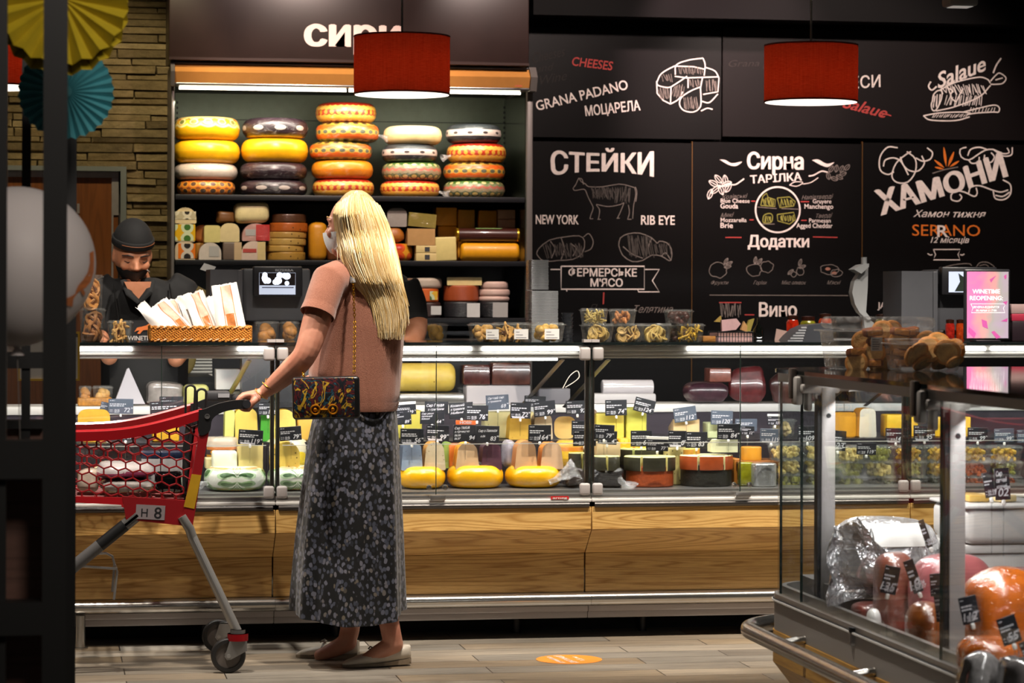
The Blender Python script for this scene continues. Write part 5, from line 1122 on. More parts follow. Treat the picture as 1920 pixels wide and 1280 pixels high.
# ================================================================== price cards
CARD=M('black price card','#14151c',.5,var=.1);CARDG=M('sheened price card','#4d5562',.4);PRT=M('card print','#c9c7cc',.6);CLIP=M('white clip','#dcd9d4',.4);ROD=glassy('clear rod',(.95,.97,.97),.15,.05,edge=.5)  # CARDG: black card with its sheen put into a grey base colour
ORT=M('orange topper','#e8672a',.5);WTP=M('white topper','#d9d6d0',.5);CLEARB=M('pale strip','#b5b2b8',.4)
def price_card(label,box,price,Y,tilt=0.0,lines=(.62,.5),top=None,hand=None,grey=False,strip=False,stick=.06,sup='90',yaw=0.0,zfoot=None,group='black price cards'):
 x0,y0,x1,y1=box;cx=(x0+x1)/2;k=mpp(cx,Y);w,h=(x1-x0)*k,(y1-y0)*k
 if tilt:
  a=abs(math.radians(tilt));w,h=(w*math.cos(a)-h*math.sin(a))/math.cos(2*a),(h*math.cos(a)-w*math.sin(a))/math.cos(2*a)
 pc=P(cx,(y0+y1)/2,Y);t=thing('price_card',label,'price card',pc,yaw,group)
 R2=Matrix.Rotation(-math.radians(tilt),4,'Y')
 mb=MB();mb.box((0,0,0),(w,.0024,h),R2,r=.0009,seg=1);card=mb.build('card',CARDG if grey else CARD,t,world=False)
 mb=MB();yy=-.0014
 F=R2@Matrix.Translation((-w/2,yy,-h/2))
 rr=random.Random(int(x0*13+y0))
 if hand:
  for j,(s,fx,fz,fh,fw) in enumerate(hand):mb.text(s,F@Matrix.Translation((fx*w,0,fz*h))@Matrix.Rotation(-.06,4,'Y'),fh*h/.73,.02,.35,'LEFT',fit=fw*w)
 else:
  def words(z,x,L,th):  # small print too fine to read at this distance
   while x<L:
    s=rr.uniform(.05,.14);mb.add([(x*w,0,z*h),(min(x+s,L)*w,0,z*h),(min(x+s,L)*w,0,(z+th)*h),(x*w,0,(z+th)*h)],[(0,1,2,3)],F);x+=s+.025
  words(.86,.06,.26,.035)
  for j,z in enumerate(lines):words(z,.06,rr.uniform(.62,.85) if j==0 else rr.uniform(.4,.75),.06)
  words(.24,.06,.2,.025);words(.13,.06,.2,.025)
  mb.text('06.06',F@Matrix.Translation((.24*w,0,.2*h)),.15*h,.01,.3,'LEFT');mb.text('06.07',F@Matrix.Translation((.24*w,0,.08*h)),.15*h,.01,.3,'LEFT')
 if price:
  n=len(price);ph=.3 if not hand else .26
  mb.text(price,F@Matrix.Translation((.86*w,0,.12*h)),ph*h/.73,.012,.2,'RIGHT')
  mb.text(sup,F@Matrix.Translation((.98*w,0,.34*h)),.13*h,.02,.2,'RIGHT')
 mb.build('lettering',PRT,card,world=False,smooth=0)
 if strip:
  mb=MB();mb.box((-.1*w,-.0016,-h*.43),(w*.6,.0008,h*.11),R2);mb.build('pale_strip',CLEARB,card,world=False)
 if top:
  mb=MB();tw={'w':w,'o':w*.8}[top[0]];mb.box((0,0,h*.5+h*.14),(tw,.0022,h*.26),R2,r=.0008,seg=1);o=mb.build('topper',ORT if top[0]=='o' else WTP,t,world=False)
  if top[1]:
   mb=MB();mb.text(top[1],R2@Matrix.Translation((0,-.0014,h*.57)),h*.15/.73,.03,fit=tw*.6);mb.build('lettering',PRT,o,world=False,smooth=0)
 mb=MB();L=stick;mb.box((0,-.002,-h/2-.006),(.009,.007,.013),R2,r=.002,seg=1);mb.build('clip',CLIP,t,world=False)
 mb=MB();a=R2@Vector((0,-.001,-h/2-.01));mb.tube([tuple(a),(a.x,a.y,a.z-L)],.0017,6);mb.build('stick',ROD,t,world=False)
 return t
Yf,Ym,Yr=10.135,10.29,10.43
PC=[
 ('grey sheened price card reading 72 at the counter left end',(203,747,250,776),'72',10.5,-1,dict(grey=True)),('tilted price card half behind the card 72',(186,752,208,776),'',10.52,-12,dict(grey=True)),('black price card without visible price above the cart rim',(281,751,341,782),'',10.46,2,{}),('black price card peeking out behind another at the cart rim',(299,743,344,768),'',10.5,0,{}),
 ('black price card reading 132 behind the hand on the cart',(484,755,521,778),'132',10.43,0,{}),('black price card reading 119 above the tall pale block',(446,804,494,835),'119',Yf,-4,dict(strip=True)),('black price card reading 79 beside the glass joint',(523,798,566,827),'79',Yf,4,{}),('black price card behind the cart mesh, reading 37',(220,803,252,826),'37',10.35,-3,{}),('black price card behind the cart mesh, reading 701',(186,806,216,824),'701',10.35,2,{}),('thin black price card edge above the cart rim at left',(164,790,206,806),'',10.36,0,{}),
 ('black price card with white topper reading 139',(738,757,781,779),'139',10.36,4,dict(top=('w',''))),('black price card reading 89 under the white topped card',(737,772,772,797),'89',10.33,3,dict(hand=[('Сир',.08,.75,.12,.25),('з травами',.08,.58,.12,.5)])),('black price card reading 56 above the blue grey wedge',(750,803,795,833),'56',Yf,-1,dict(strip=True)),('handwritten black price card reading 64',(787,771,834,796),'64',10.31,-2,dict(hand=[('Сир рікот',.05,.75,.14,.5),('пряний',.05,.55,.13,.45),('Solened',.05,.35,.13,.35)])),
 ('handwritten black price card reading Сир Гауда з грибами',(796,752,841,776),'',10.37,-1,dict(hand=[('Сир Гауда',.05,.55,.22,.75),('з грибами',.12,.25,.18,.7)])),('black price card reading 99 above the crumbly beige wedge',(798,796,843,827),'99',10.2,-2,dict(strip=True)),('handwritten black price card behind the НОВЕ topper',(841,753,888,785),'9',10.36,3,dict(hand=[('Козиний',.05,.72,.15,.6),('з травами',.05,.5,.15,.6),('Holland',.05,.28,.14,.55)])),('black price card reading 76 right of the НОВЕ topper',(873,759,916,789),'76',10.3,-1,{}),
 ('black price card reading 94 under the orange НОВЕ topper',(849,796,897,828),'94',10.15,-1,dict(top=('o','НОВЕ'),hand=[('Сир TREUR',.05,.72,.15,.6),('з гірчицею',.05,.52,.13,.6),('06.06',.05,.3,.13,.25),('06.07',.05,.1,.13,.25)])),('black price card reading 83 above the purple wedge',(891,797,937,830),'83',Yf,-2,dict(hand=[('Сир з Лаванди',.1,.6,.15,.8),('6.06',.2,.3,.12,.2)])),
 ('grey sheened price card reading 69 above the herb flecked block',(910,739,955,769),'69',10.44,3,dict(grey=True,hand=[('Овечий сир',.08,.7,.15,.7),('з травами',.08,.5,.12,.6)])),('black price card reading 72 above the golden upright wedge',(956,754,996,785),'72',10.4,-2,dict(strip=True)),('black price card behind the card 99',(982,741,1024,764),'',10.5,-3,{}),('tilted black price card reading 99 above the brown rinded wedge',(999,750,1043,782),'99',10.42,5,{}),
 ('black price card reading 164 above the pair of tan wedges',(990,796,1034,828),'164',Yf,-1,{}),('black price card reading 92 left of the glass posts',(1060,750,1104,777),'92',10.44,2,{}),('upper one of two black price cards behind the left glass post',(1071,788,1112,816),'9',10.25,-1,{}),('lower one of two black price cards behind the left glass post',(1074,806,1118,836),'84',Yf,0,{}),
 ('black price card reading 79 right of the twin glass posts',(1113,795,1153,824),'79',10.17,-3,{}),('black price card peeking out under the card 79',(1120,806,1158,834),'4',10.22,-4,{}),('black price card reading 74 above the left yellow brick',(1134,749,1176,779),'74',10.42,1,{}),('tilted black price card reading 124 above the right yellow brick',(1186,743,1231,778),'124',10.42,-14,{}),('tilted black price card reading 112 above the small cream wedge',(1261,760,1308,793),'112',10.44,8,dict(grey=True)),
 ('black price card reading 65 left of the white topped card 77',(1182,807,1223,837),'65',10.25,0,{}),('black price card with white topper reading 77',(1211,823,1254,846),'77',Yf,-2,dict(top=('w',''))),('black price card left of the card 83',(1252,807,1288,838),'0',10.22,-1,dict(strip=True)),('black price card reading 83 between the dark rinded cheeses',(1285,809,1327,840),'83',10.18,-1,{}),('black price card with a dark pin reading 120',(1332,769,1375,797),'120',10.43,-2,dict(grey=True)),('black price card reading 84 above the white red rinded wedge',(1344,794,1388,824),'84',Yf,-1,{}),
 ('black price card behind the glass joint beside card 84',(1378,785,1420,808),'',10.42,0,dict(grey=True)),('small tilted black price card at the glass joint',(1389,798,1415,816),'12',10.3,-3,{}),('purple sheened price card reading 119 above the foil drum',(1424,803,1468,831),'119',Yf,-2,dict(grey=True,strip=True,stick=.1)),('black price card with white topper reading 159',(1438,780,1468,797),'159',10.44,-1,dict(top=('w',''))),('black price card reading 109 left of the first corner post',(1495,798,1532,829),'109',10.18,0,{}),
 ('tilted black price card reading 123 right of the first corner post',(1556,806,1588,846),'123',10.18,-4,{}),('black price card reading 119 under the white drum cheese',(1605,829,1644,853),'119',10.16,-2,{}),('black price card reading 141 behind the corner case glass',(1659,802,1700,830),'141',10.18,-1,dict(strip=True)),('black price card reading 95 left of the second corner post',(1712,797,1754,826),'95',10.18,0,dict(strip=True)),('black price card partly behind the second corner post',(1766,799,1800,828),'',10.18,0,{}),('black price card reading 99 right of the second corner post',(1813,801,1853,828),'99',10.18,-1,dict(strip=True)),('greyer price card reading 99 near the frame edge',(1863,803,1902,829),'99',10.2,1,dict(grey=True)),('light price card cut by the frame edge',(1906,806,1942,830),'76',10.22,0,dict(grey=True))]
for lb,bx,pr,Y,tl,kw in PC:price_card(lb,bx,pr,Y,tl,**kw)
# ================================================================== on the counter top
ZT=zTop1+.0006
CLAM=glassy('clear clamshell',(.98,.98,.98),.11,.05,.6,45,.15,.65)
BISC=M('toasted biscuit','#c98a45',.6,var=.35,vs=40);BISC2=M('pale pastry','#d9a860',.55,var=.25,vs=40);DRY=M('dried apple rings','#c2a15a',.6,var=.3,vs=40);NUT=M('roasted nuts','#b0703c',.5,var=.3,vs=50);DRY2=M('dried dark fruit','#4a2620',.4,var=.4,vs=40);MANG=M('dried mango','#c9a02c',.5,var=.35,vs=30);RUSK=M('brown rusk','#9c5a2c',.65,var=.4,vs=45,bump=.4,bs=120)
TG='clear boxes of snacks on the counter top'
def ctub(label,box,Y,d,fill,shape,sz,n,base=ZT,**k): return tub(label,box,Y,d,fill,shape,sz,n,base=base,name='snack_box',cat='food box',group=TG,fname='snack_filling',**k)
ctub('upper clear box of toast slices in the pile beside the balloon',(151,516,194,580),10.08,.09,BISC,'chip',.03,18,base=P(170,580,10.08).z)
ctub('lower clear box of toast slices in the pile beside the balloon',(149,581,198,643),10.08,.1,M('toast slices','#a8703c',.6,var=.35,vs=40),'chip',.034,18,base=ZT)
ctub('small clear box of golden pastry sticks before the server',(202,605,250,643),10.06,.1,BISC2,'stick',.013,30)
ctub('clear box of pale cookies, left of three with white labels',(884,607,938,640),10.04,.11,BISC2,'ball',.016,34,paper=(.5,.15,.95,.72))
ctub('clear box of cookies, middle of three with white labels',(929,606,996,640),10.06,.11,M('pale pastry two','#d3a055',.55,var=.3,vs=40),'stick',.011,46,paper=(.52,.15,.92,.7))
ctub('clear box of shell cookies, right of three with white labels',(999,606,1061,640),10.04,.11,M('shell cookies','#dcb05e',.55,var=.3,vs=40),'ball',.018,34,paper=(.35,.15,.8,.72))
b4=[(1096,608,1153,640),(1155,608,1209,640),(1207,608,1262,640),(1270,608,1323,640)]
zt0=ZT+32*mpp(1150,10.04)
ctub('clear tub of dried apple rings at the left end of the lower row',b4[0],10.04,.1,DRY,'ring',.02,30);ctub('clear tub of dried apple rings, second in the lower row',b4[1],10.05,.1,M('dried apple two','#b8965a',.6,var=.3,vs=40),'ring',.018,32);ctub('clear tub of dried apple rings, third in the lower row',b4[2],10.04,.1,M('dried apple three','#c5a860',.6,var=.3,vs=40),'ring',.021,30);ctub('clear tub of yellow dried mango at the right end of the lower row',b4[3],10.04,.1,MANG,'stick',.009,50)
ctub('clear tub of dried pear strips on the dried apple tub',(1094,578,1142,606),10.05,.09,M('dried pear','#b39a54',.6,var=.3,vs=40),'stick',.008,46,base=zt0+.001);ctub('clear tub of roasted almonds, upper row',(1148,579,1195,606),10.05,.09,NUT,'nut',.013,60,base=zt0+.001);ctub('clear tub of dark dried plums, upper row',(1252,580,1302,606),10.05,.09,DRY2,'ball',.014,30,base=zt0+.001)
ctub('clear tub of dark dried fruit between the apple rings and mango',(1258,612,1276,640),10.09,.08,DRY2,'ball',.01,20)
# wicker basket with paper bags
def wick():
 m,nt,b=_new('woven willow');q=N(nt);v=q.obj();wv=q.n('ShaderNodeTexWave',wave_type='BANDS',bands_direction='DIAGONAL');q.put(wv.inputs[0],v);wv.inputs['Scale'].default_value=55;wv.inputs['Distortion'].default_value=2
 q.put(b.inputs['Base Color'],q.ramp(wv.outputs[1],[(.1,'#7a4413'),(.5,'#bb7428'),(.9,'#dd9a48')]));b.inputs['Roughness'].default_value=.4; return m
WK=wick();YB2=10.07
x0,x1=P(284,640,YB2).x,P(471,640,YB2).x;zb0,zb1=ZT,P(380,612,YB2).z;dB=.26
t=thing('wicker_basket','long woven willow basket holding white paper bags','basket',((x0+x1)/2,YB2+dB/2,ZT))
mb=MB();rr=random.Random(5)
nst=40
def rim_pt(s,z):  # rounded rectangle path of the basket wall
 per=2*((x1-x0)+dB);u=(s%1)*per;W,Dp=x1-x0,dB
 if u<W:p=(x0+u,YB2)
 elif u<W+Dp:p=(x1,YB2+u-W)
 elif u<2*W+Dp:p=(x1-(u-W-Dp),YB2+dB)
 else:p=(x0,YB2+dB-(u-2*W-Dp))
 return p
N2=150;lay=9
for L in range(lay):
 z=zb0+.012+(zb1-zb0-.022)*L/(lay-1);pts=[]
 for i in range(N2):
  a,b2=rim_pt(i/N2,z);ph=PI*i+PI*L;off=.0022*math.cos(ph);cx,cy=(x0+x1)/2,YB2+dB/2
  nx,ny=(0,-1) if abs(b2-YB2)<1e-6 else ((0,1) if abs(b2-YB2-dB)<1e-6 else ((1,0) if a>cx else (-1,0)))
  pts.append((a+nx*off,b2+ny*off,z))
 mb.tube(pts,.0034,5,closed=True)
mb.build('basket_wall',WK,t)
for nm,zc,rad in (('rim',zb1-.004,.0075),('foot_band',zb0+.0065,.006)):
 mb=MB()
 for ph0 in (0,PI):
  pts=[]
  for i in range(300):
   a,b2=rim_pt(i/300,0);th=i*.55+ph0;pts.append((a,b2-.0035*math.cos(th),zc+.0035*math.sin(th)))
  mb.tube(pts,rad*.62,6,closed=True)
 mb.build(nm,WK,t)
mb=MB();mb.bb(x0+.004,x1-.004,YB2+.004,YB2+dB-.004,zb0+.003,zb0+.008);mb.build('basket_floor',WK,t)
# paper bags: leaning sacks with a printed orange window
BAG=M('white bag paper','#e6e3df',.7,var=.04,vs=10,bump=.15,bs=30);BAGO=M('orange bag stripe','#c9743c',.6);BAGW=M('peach printed panel','#dcb9a2',.5,var=.15,vs=80);BAGP=M('pastry seen through the bag window','#b9713a',.4,var=.45,vs=45,coat=.6)
def bag(label,foot,top,wf,wt,Y,dep,yaw,win=True,s=0):
 fx,fy=foot;tx,ty=top;k=mpp(fx,Y);pf,pt=P(fx,fy,Y),P(tx,ty,Y+.03);rr=random.Random(s)
 t=thing('paper_bag',label,'paper bag',pf,0,'white paper bags in the basket');ax=pt-pf;H=ax.length
 X=Matrix.Rotation(yaw,4,'Z')@Vector((1,0,0));Z=ax.normalized();X=(X-Z*X.dot(Z)).normalized();Yv=Z.cross(X)
 T=Matrix(((X.x,Yv.x,Z.x,pf.x),(X.y,Yv.y,Z.y,pf.y),(X.z,Yv.z,Z.z,pf.z),(0,0,0,1)))
 def prof(f,inset=0.0):
  w=((wf+(wt-wf)*f)*k)/2;d=dep/2*(1-f**1.5)+.0012; return w,d
 def surf(u,f,front=True):
  w,d=prof(f);y=-d*(1-abs(u)**4) if front else d*(1-abs(u)**4);wob=.0035*math.sin(5.3*u+9*f+s)+.003*math.sin(11*f+3*u+s*2)
  return (u*w,y+(wob if f>.05 else 0)*(.3+f),f*H)
 nu,nv=12,14
 rings=[]
 for j in range(nv+1):
  f=j/nv;ring=[surf(-1+2*i/nu,f) for i in range(nu+1)]+[surf(1-2*i/nu,f, False) for i in range(1,nu)]
  if j==nv:ring=[(a,b2,c+.004*rr.uniform(-1,1)) for a,b2,c in ring]
  rings.append(ring)
 mb=MB();mb.loft(rings);mb.v=[tuple(T@Vector(v)) for v in mb.v];mb.build('bag_paper',BAG,t,smooth=50)
 if win:
  for nm,u0,u1,f0,f1,m,lift in (('printed_panel',-.28,.42,.42,.97,BAGW,.0012),('window',-.22,.36,.04,.44,BAGP,.0014),('stripe',-.34,-.28,.05,.97,BAGO,.0016),('stripe',.42,.48,.05,.97,BAGO,.0016)):
   mb=MB();n1,n2=4,10;vs=[]
   for j in range(n2+1):
    for i in range(n1+1):
     a,b2,c=surf(u0+(u1-u0)*i/n1,f0+(f1-f0)*j/n2);vs.append((a,b2-lift,c))
   mb.add(vs,[(j*(n1+1)+i,j*(n1+1)+i+1,(j+1)*(n1+1)+i+1,(j+1)*(n1+1)+i) for j in range(n2) for i in range(n1)],T);mb.build(nm,m,t)
 return t
BG=[('white paper bag leaning lowest at the left basket end',(328,633),(262,571),34,24,10.13,.05,.25, False),('white paper bag with orange stripe, second from the left in the basket',(350,633),(298,567),46,40,10.17,.055,.35, True),('plain white paper bag behind the striped ones in the basket',(372,633),(345,553),36,30,10.24,.05,.3, False),('white paper bag with orange stripe in the middle of the basket',(392,633),(362,548),46,40,10.19,.055,.3, True),('white paper bag with a pastry window standing at the right basket end',(437,634),(420,533),56,48,10.14,.06,-.1, True),('white paper bag with orange print leaning behind the left bags',(340,633),(318,562),40,36,10.25,.05,.3, True),('white paper bag right of the middle, mostly hidden by its neighbours',(414,633),(392,556),40,36,10.25,.05,.15, False)]
for i,(lb,f,tp,a,b2,Y,d,yw,wn) in enumerate(BG):bag(lb,f,tp,a,b2,Y,d,yw,wn,i+2)
# stacks of clear lids
LID=M('stacked clear lids','#8d8f92',.2,.2,coat=.7,var=.12,vs=10)
def lidstack(label,box,Y,d,n):
 x0,y0,x1,y1=box;cx=(x0+x1)/2;k=mpp(cx,Y);w,h=(x1-x0)*k,(y1-y0)*k;p=P(cx,y1,Y);t=thing('lid_stack',label,'lids',(p.x,p.y,p.z),0,'stacks of clear plastic lids');o0= None
 for i in range(n):
  if o0 is None:
   mb=MB();mb.box((0,d/2,h/n*.5),(w,d,h/n*.9), None,0,0,h/n*.3,2);o0=mb.build('lid',LID,t,world=False)
  else:
   o=o0.copy();C.objects.link(o);o.parent=t;o.location=(rnd.uniform(-.001,.001),0,i*h/n)
lidstack('tall stack of clear plastic lids left of the steak board',(996,545,1047,640),10.5,.14,34);lidstack('upper narrow stack of clear plastic lids left of the steak board',(996,487,1029,543),10.62,.12,20)
mb=MB();p=P(1040,640,10.75);mb.bb(P(985,640,10.5).x,P(1090,640,10.5).x,10.46,10.98,zTop0-.02,P(1040,640.5,10.5).z);o=mb.build('back_shelf',BLK);tag(o,'black rear shelf behind the glass top carrying the clear lid stacks','shelf')
def cupst(label,box,Y):
 x0,y0,x1,y1=box;k=mpp(x0,Y);p=P((x0+x1)/2,y1,Y);t=thing('cup_stack',label,'cups',p,0,'stacks of dark cups');h=(y1-y0)*k;R=(x1-x0)*k/2
 for i in range(7):
  mb=MB();z=i*h/7;mb.lathe([(R*.8,z),(R*.95,z+h/7*.8),(R,z+h/7*.82),(R,z+h/7*.97),(R*.9,z+h/7*.97)],20);mb.build('cup',M('smoky cup','#2a2c30',.2,coat=.6),t,world=False)
cupst('stack of smoky plastic cups right of the clear lids',(1052,586,1076,640),10.55)
# weighing scales
SCB=M('scale charcoal','#4b4c51',.42,var=.08,vs=10);SCD=M('scale black','#222226',.35);SCR=M('scale screen','#b9c3d6',.3,emit=.75,ecol='#b4c0d8');SCK=M('scale screen dark','#17181c',.3)
def scale_thing(label,Y,scx,body,left,panel,screen,twist_=0,logo=None,n_=0):
 """body/left/panel/screen: outlines from the photo"""
 p=P((body[0]+body[2])/2,body[3],Y);t=thing('weighing_scale',label,'scale',(p.x,Y+.1,p.z),0,'counter weighing scales')
 q= lambda a,b2,Yq:P(a,b2,Yq)
 mb=MB();A,B2=q(body[0],body[1],Y),q(body[2],body[3],Y);mb.bb(A.x,B2.x,Y,Y+.2,B2.z,A.z,r=.01);mb.build('housing',SCB,t)
 mb=MB();A,B2=q(left[0],left[1],Y-.06),q(left[2],left[3],Y-.06)
 mb.loft([[(A.x,Y+.18,z),(A.x+.003,Y-.055,z),(B2.x,Y-.06,z),(B2.x,Y+.18,z)] for z in (B2.z,A.z-.004)]);mb.bb(B2.x-.02,B2.x-.001,Y-.0645,Y-.06,B2.z+.002,A.z-.006,r=.002);mb.build('printer_module',SCB,t,smooth=20)
 mb=MB();A,B2=q(panel[0],panel[1],Y-.05),q(panel[2],panel[3],Y-.05);mb.bb(A.x,B2.x,Y-.05,Y-.004,B2.z,A.z,r=.006);pn=mb.build('display_panel',SCD,t)
 A,B2=q(screen[0],screen[1],Y-.0515),q(screen[2],screen[3],Y-.0515);mb=MB();mb.bb(A.x,B2.x,Y-.0525,Y-.0505,B2.z,A.z);sc=mb.build('screen',SCR,pn)
 return t,A,B2
YSC=10.72
zw=P(300,625,YSC).z
t,A,B2=scale_thing('charcoal weighing scale with lit screen behind the wicker basket',YSC,0,(455,503,582,602),(393,503,455,602),(475,499,567,556),(486,511,554,552))
W,H=B2.x-A.x,A.z-B2.z;mb=MB();mb.bb(A.x+.001,B2.x-.001,YSC-.0532,YSC-.0526,B2.z+H*.42,A.z-.001);d=mb.build('screen_photo',SCK,t)
mb=MB();rr=random.Random(4)
for i in range(16):mb.lathe([(.0001,0),(rr.uniform(.05,.09)*W,0)],14,Matrix.Translation((A.x+W*rr.uniform(.08,.92),YSC-.0535-i*.00002,B2.z+H*rr.uniform(.5,.93)))@Matrix.Rotation(PI/2,4,'X'))
mb.build('screen_picture',M('screen white','#dfe3ea',.4,emit=.8),t,smooth=0)
mb=MB();mb.bb(A.x+.08*W,B2.x-.05*W,YSC-.0533,YSC-.0528,B2.z+H*.3,B2.z+H*.34);mb.build('screen_line',SCK,t)
mb=MB();q2=P(533,508.5,YSC-.051);mb.text('BIZERBA',Matrix.Translation((q2.x,YSC-.0508,q2.z)),.0125,.03,fit=34*mpp(533,YSC));mb.build('lettering',M('silver letters','#a9adb5',.4),t,smooth=0)
mb=MB();mb.bb(P(455,600,YSC).x,P(582,600,YSC).x,YSC+.02,YSC+.14,zL1,P(500,603,YSC).z);mb.bb(P(470,640,YSC).x,P(560,640,YSC).x,YSC-.05,YSC+.16,zL1+.001,zL1+.02);mb.build('stand',SCD,t)
# paper scraps taped by the scale
for px,py,lb,c,pts in ((390,500,'grey paper scrap stuck under the fridge shelf above the scale','#8d8b88',[(375,505),(383,493),(405,500),(398,512)]),(382,548,'tan paper corner left of the weighing scale','#6a5a30',[(362,553),(372,536),(402,553)])):
 mb=MB();Q=[P(a,b2,YSC+.3) for a,b2 in pts];n=len(Q);mb.add([tuple(v) for v in Q]+[(v.x,v.y+.002,v.z) for v in Q],[tuple(range(n)),tuple(range(2*n-1,n-1,-1))]+[(i,i+n,(i+1)%n+n,(i+1)%n) for i in range(n)]);o=mb.build('paper_scrap',M('scrap '+c,c,.8));tag(o,lb,'paper')
YS2=10.42
t,A,B2=scale_thing('charcoal weighing scale behind the pink display stand',YS2,0,(1755,505,1890,620),(1690,506,1758,628),(1766,500,1870,553),(1779,509,1845,548))
mb=MB();q2= lambda a,b2:P(a,b2,YS2-.053)
for pts in ([(1790,546),(1800,528),(1797,512),(1808,520),(1812,512),(1822,526),(1822,546)],):mb.add([(q2(a,b2).x,YS2-.0533,q2(a,b2).z) for a,b2 in pts],[tuple(range(len(pts)))])
mb.build('screen_picture',M('screen leaf','#2a332c',.4,emit=.06),t,smooth=0)
mb=MB();mb.bb(P(1700,600,YS2).x,P(1880,600,YS2).x,YS2+.02,YS2+.18,ZT,P(1800,628.5,YS2).z);mb.build('stand',SCD,t)
# pink display stand
YD2=10.06;t=thing('display_stand','black framed upright screen showing white lettering on a pink picture','display',P(1850,640,YD2),0)
A,B2=P(1808,504,YD2),P(1894,637,YD2);mb=MB();mb.bb(A.x,B2.x,YD2,YD2+.014,B2.z,A.z,r=.006,seg=3);mb.build('frame',SCD,t)
def pinkm():
 m,nt,b=_new('pink gradient screen');q=N(nt);v=q.obj();x,y,z=q.sep(v)
 f=q.math('ADD',q.math('MULTIPLY',x,3.2),q.math('MULTIPLY',z,-1.0));g=q.noise(v,9,2)
 c=q.ramp(q.math('ADD',q.math('MULTIPLY',f,1.0),q.math('MULTIPLY',g,.9)),[(.12,'#e07ab0'),(.3,'#dd9a9c'),(.45,'#a9a6a4'),(.62,'#b3a3b8')])
 c=q.mix(q.ramp(q.math('ADD',q.math('MULTIPLY',x,-4),q.math('MULTIPLY',z,-4)),[(.0,0.0),(.55,0.0),(.9,.8)]),c,hx('#e8a04a'))
 q.put(b.inputs['Base Color'],c);q.put(b.inputs['Emission Color'],c);b.inputs['Emission Strength'].default_value=.3;b.inputs['Roughness'].default_value=.2; return m
A2,B3=P(1813,509,YD2),P(1890.5,634,YD2);cx=(A2.x+B3.x)/2;mb=MB();mb.box((cx,YD2-.0006,(A2.z+B3.z)/2),(B3.x-A2.x,.0014,A2.z-B3.z),r=.0006,seg=1);mb.v=mb.v
sc=mb.build('screen',pinkm(),t)
Bd=Board(t,YD2);Bd.lay=.0016;WT_=M('screen white text','#f4eef0',.5,emit=.7)
Bd.text([('WINETIME',1849,550,8.2,54,0,.02,0),('REOPENING:',1849,562.5,8.2,65,0,.02,0),('ВЕЧІРКА-ВІДКРИТТЯ',1849,577.5,4,50,0,.012,0),('06 липня о 17:00',1849,583.5,4,40,0,.012,0)],WT_)
Bd.strokes('ribbon_frame',[[(1820,569.5),(1885,569.5),(1881,577.5),(1884,586),(1821,586),(1824,577.5),(1820,569.5)]],.9,WT_)
cf=[[(1855,524),(1868,516),(1862,524),(1858,530)],[(1882,517),(1887,514),(1887,521),(1884,524)],[(1840,598),(1850,602),(1852,616),(1842,612)],[(1816,612),(1830,625),(1826,634),(1815,622)],[(1858,622),(1864,620),(1876,632),(1868,635)],[(1876,602),(1889,596),(1888,603)],[(1880,566),(1889,564),(1886,572)]]
Bd.fill('confetti',cf,M('confetti pink','#c0559a',.4,emit=.4))
mb=MB();c=P(1850,637,YD2);mb.bb(c.x-.05,c.x+.05,YD2-.02,YD2+.06,ZT,B2.z-.0005,r=.003);mb.build('stand_foot',SCD,t)
# slicer blade guard and slicer body
t=thing('meat_slicer','steel meat slicer with raised blade guard behind the rusk boxes','slicer',P(1600,640,10.5));SLV=M('slicer steel','#a2a4a6',.4,.25,var=.06,vs=8)
mb=MB();Yq=10.5
prof=[(1598,548),(1602,528),(1612,512),(1628,501),(1627,540),(1624,585),(1634,598),(1628,600),(1612,586),(1603,570)]
Q=[P(a,b2,Yq) for a,b2 in prof];mb.prism([(v.x,v.z) for v in Q],Yq,Yq+.05);mb.build('blade_guard',SLV,t,smooth=30)
mb=MB();Q=[P(a,b2,Yq-.02) for a,b2 in [(1600,505),(1614,496),(1628,494),(1628,500),(1614,513)]];mb.prism([(v.x,v.z) for v in Q],Yq-.03,Yq+.05);mb.cyl(P(1620,495,Yq),P(1620,482,Yq),.012);mb.build('guard_cap',SLV,t,smooth=30)
mb=MB();Q=[P(a,b2,Yq) for a,b2 in [(1620,590),(1640,605),(1650,640),(1626,640)]];mb.prism([(v.x,v.z) for v in Q],Yq+.01,Yq+.04);mb.build('slicer_arm',SLV,t)
mb=MB();A,B2=P(1560,636,Yq),P(1680,641,Yq);mb.bb(A.x,B2.x,Yq-.02,Yq+.3,ZT,A.z);mb.build('slicer_base',SLV,t)
t=thing('slicer_cover','dark ribbed dome cover left of the rusk boxes','cover',P(1520,644,10.3));mb=MB();Yq=10.3
Q=[P(a,b2,Yq) for a,b2 in [(1474,643),(1485,630),(1500,617),(1518,609),(1560,606),(1564,643)]];mb.prism([(v.x,v.z) for v in Q],Yq,Yq+.14);mb.build('cover',M('cover charcoal','#3a3c42',.35),t,smooth=30)
mb=MB()
for j in range(6):
 a,b2=P(1477+j*5,639-j*5,Yq-.001),P(1505+j*1.5,639-j*5,Yq-.001);mb.bb(a.x,b2.x,Yq-.0015,Yq-.0002,a.z-.003,a.z+.003)
mb.build('rib',M('pale rib','#9a9ca0',.35),t)
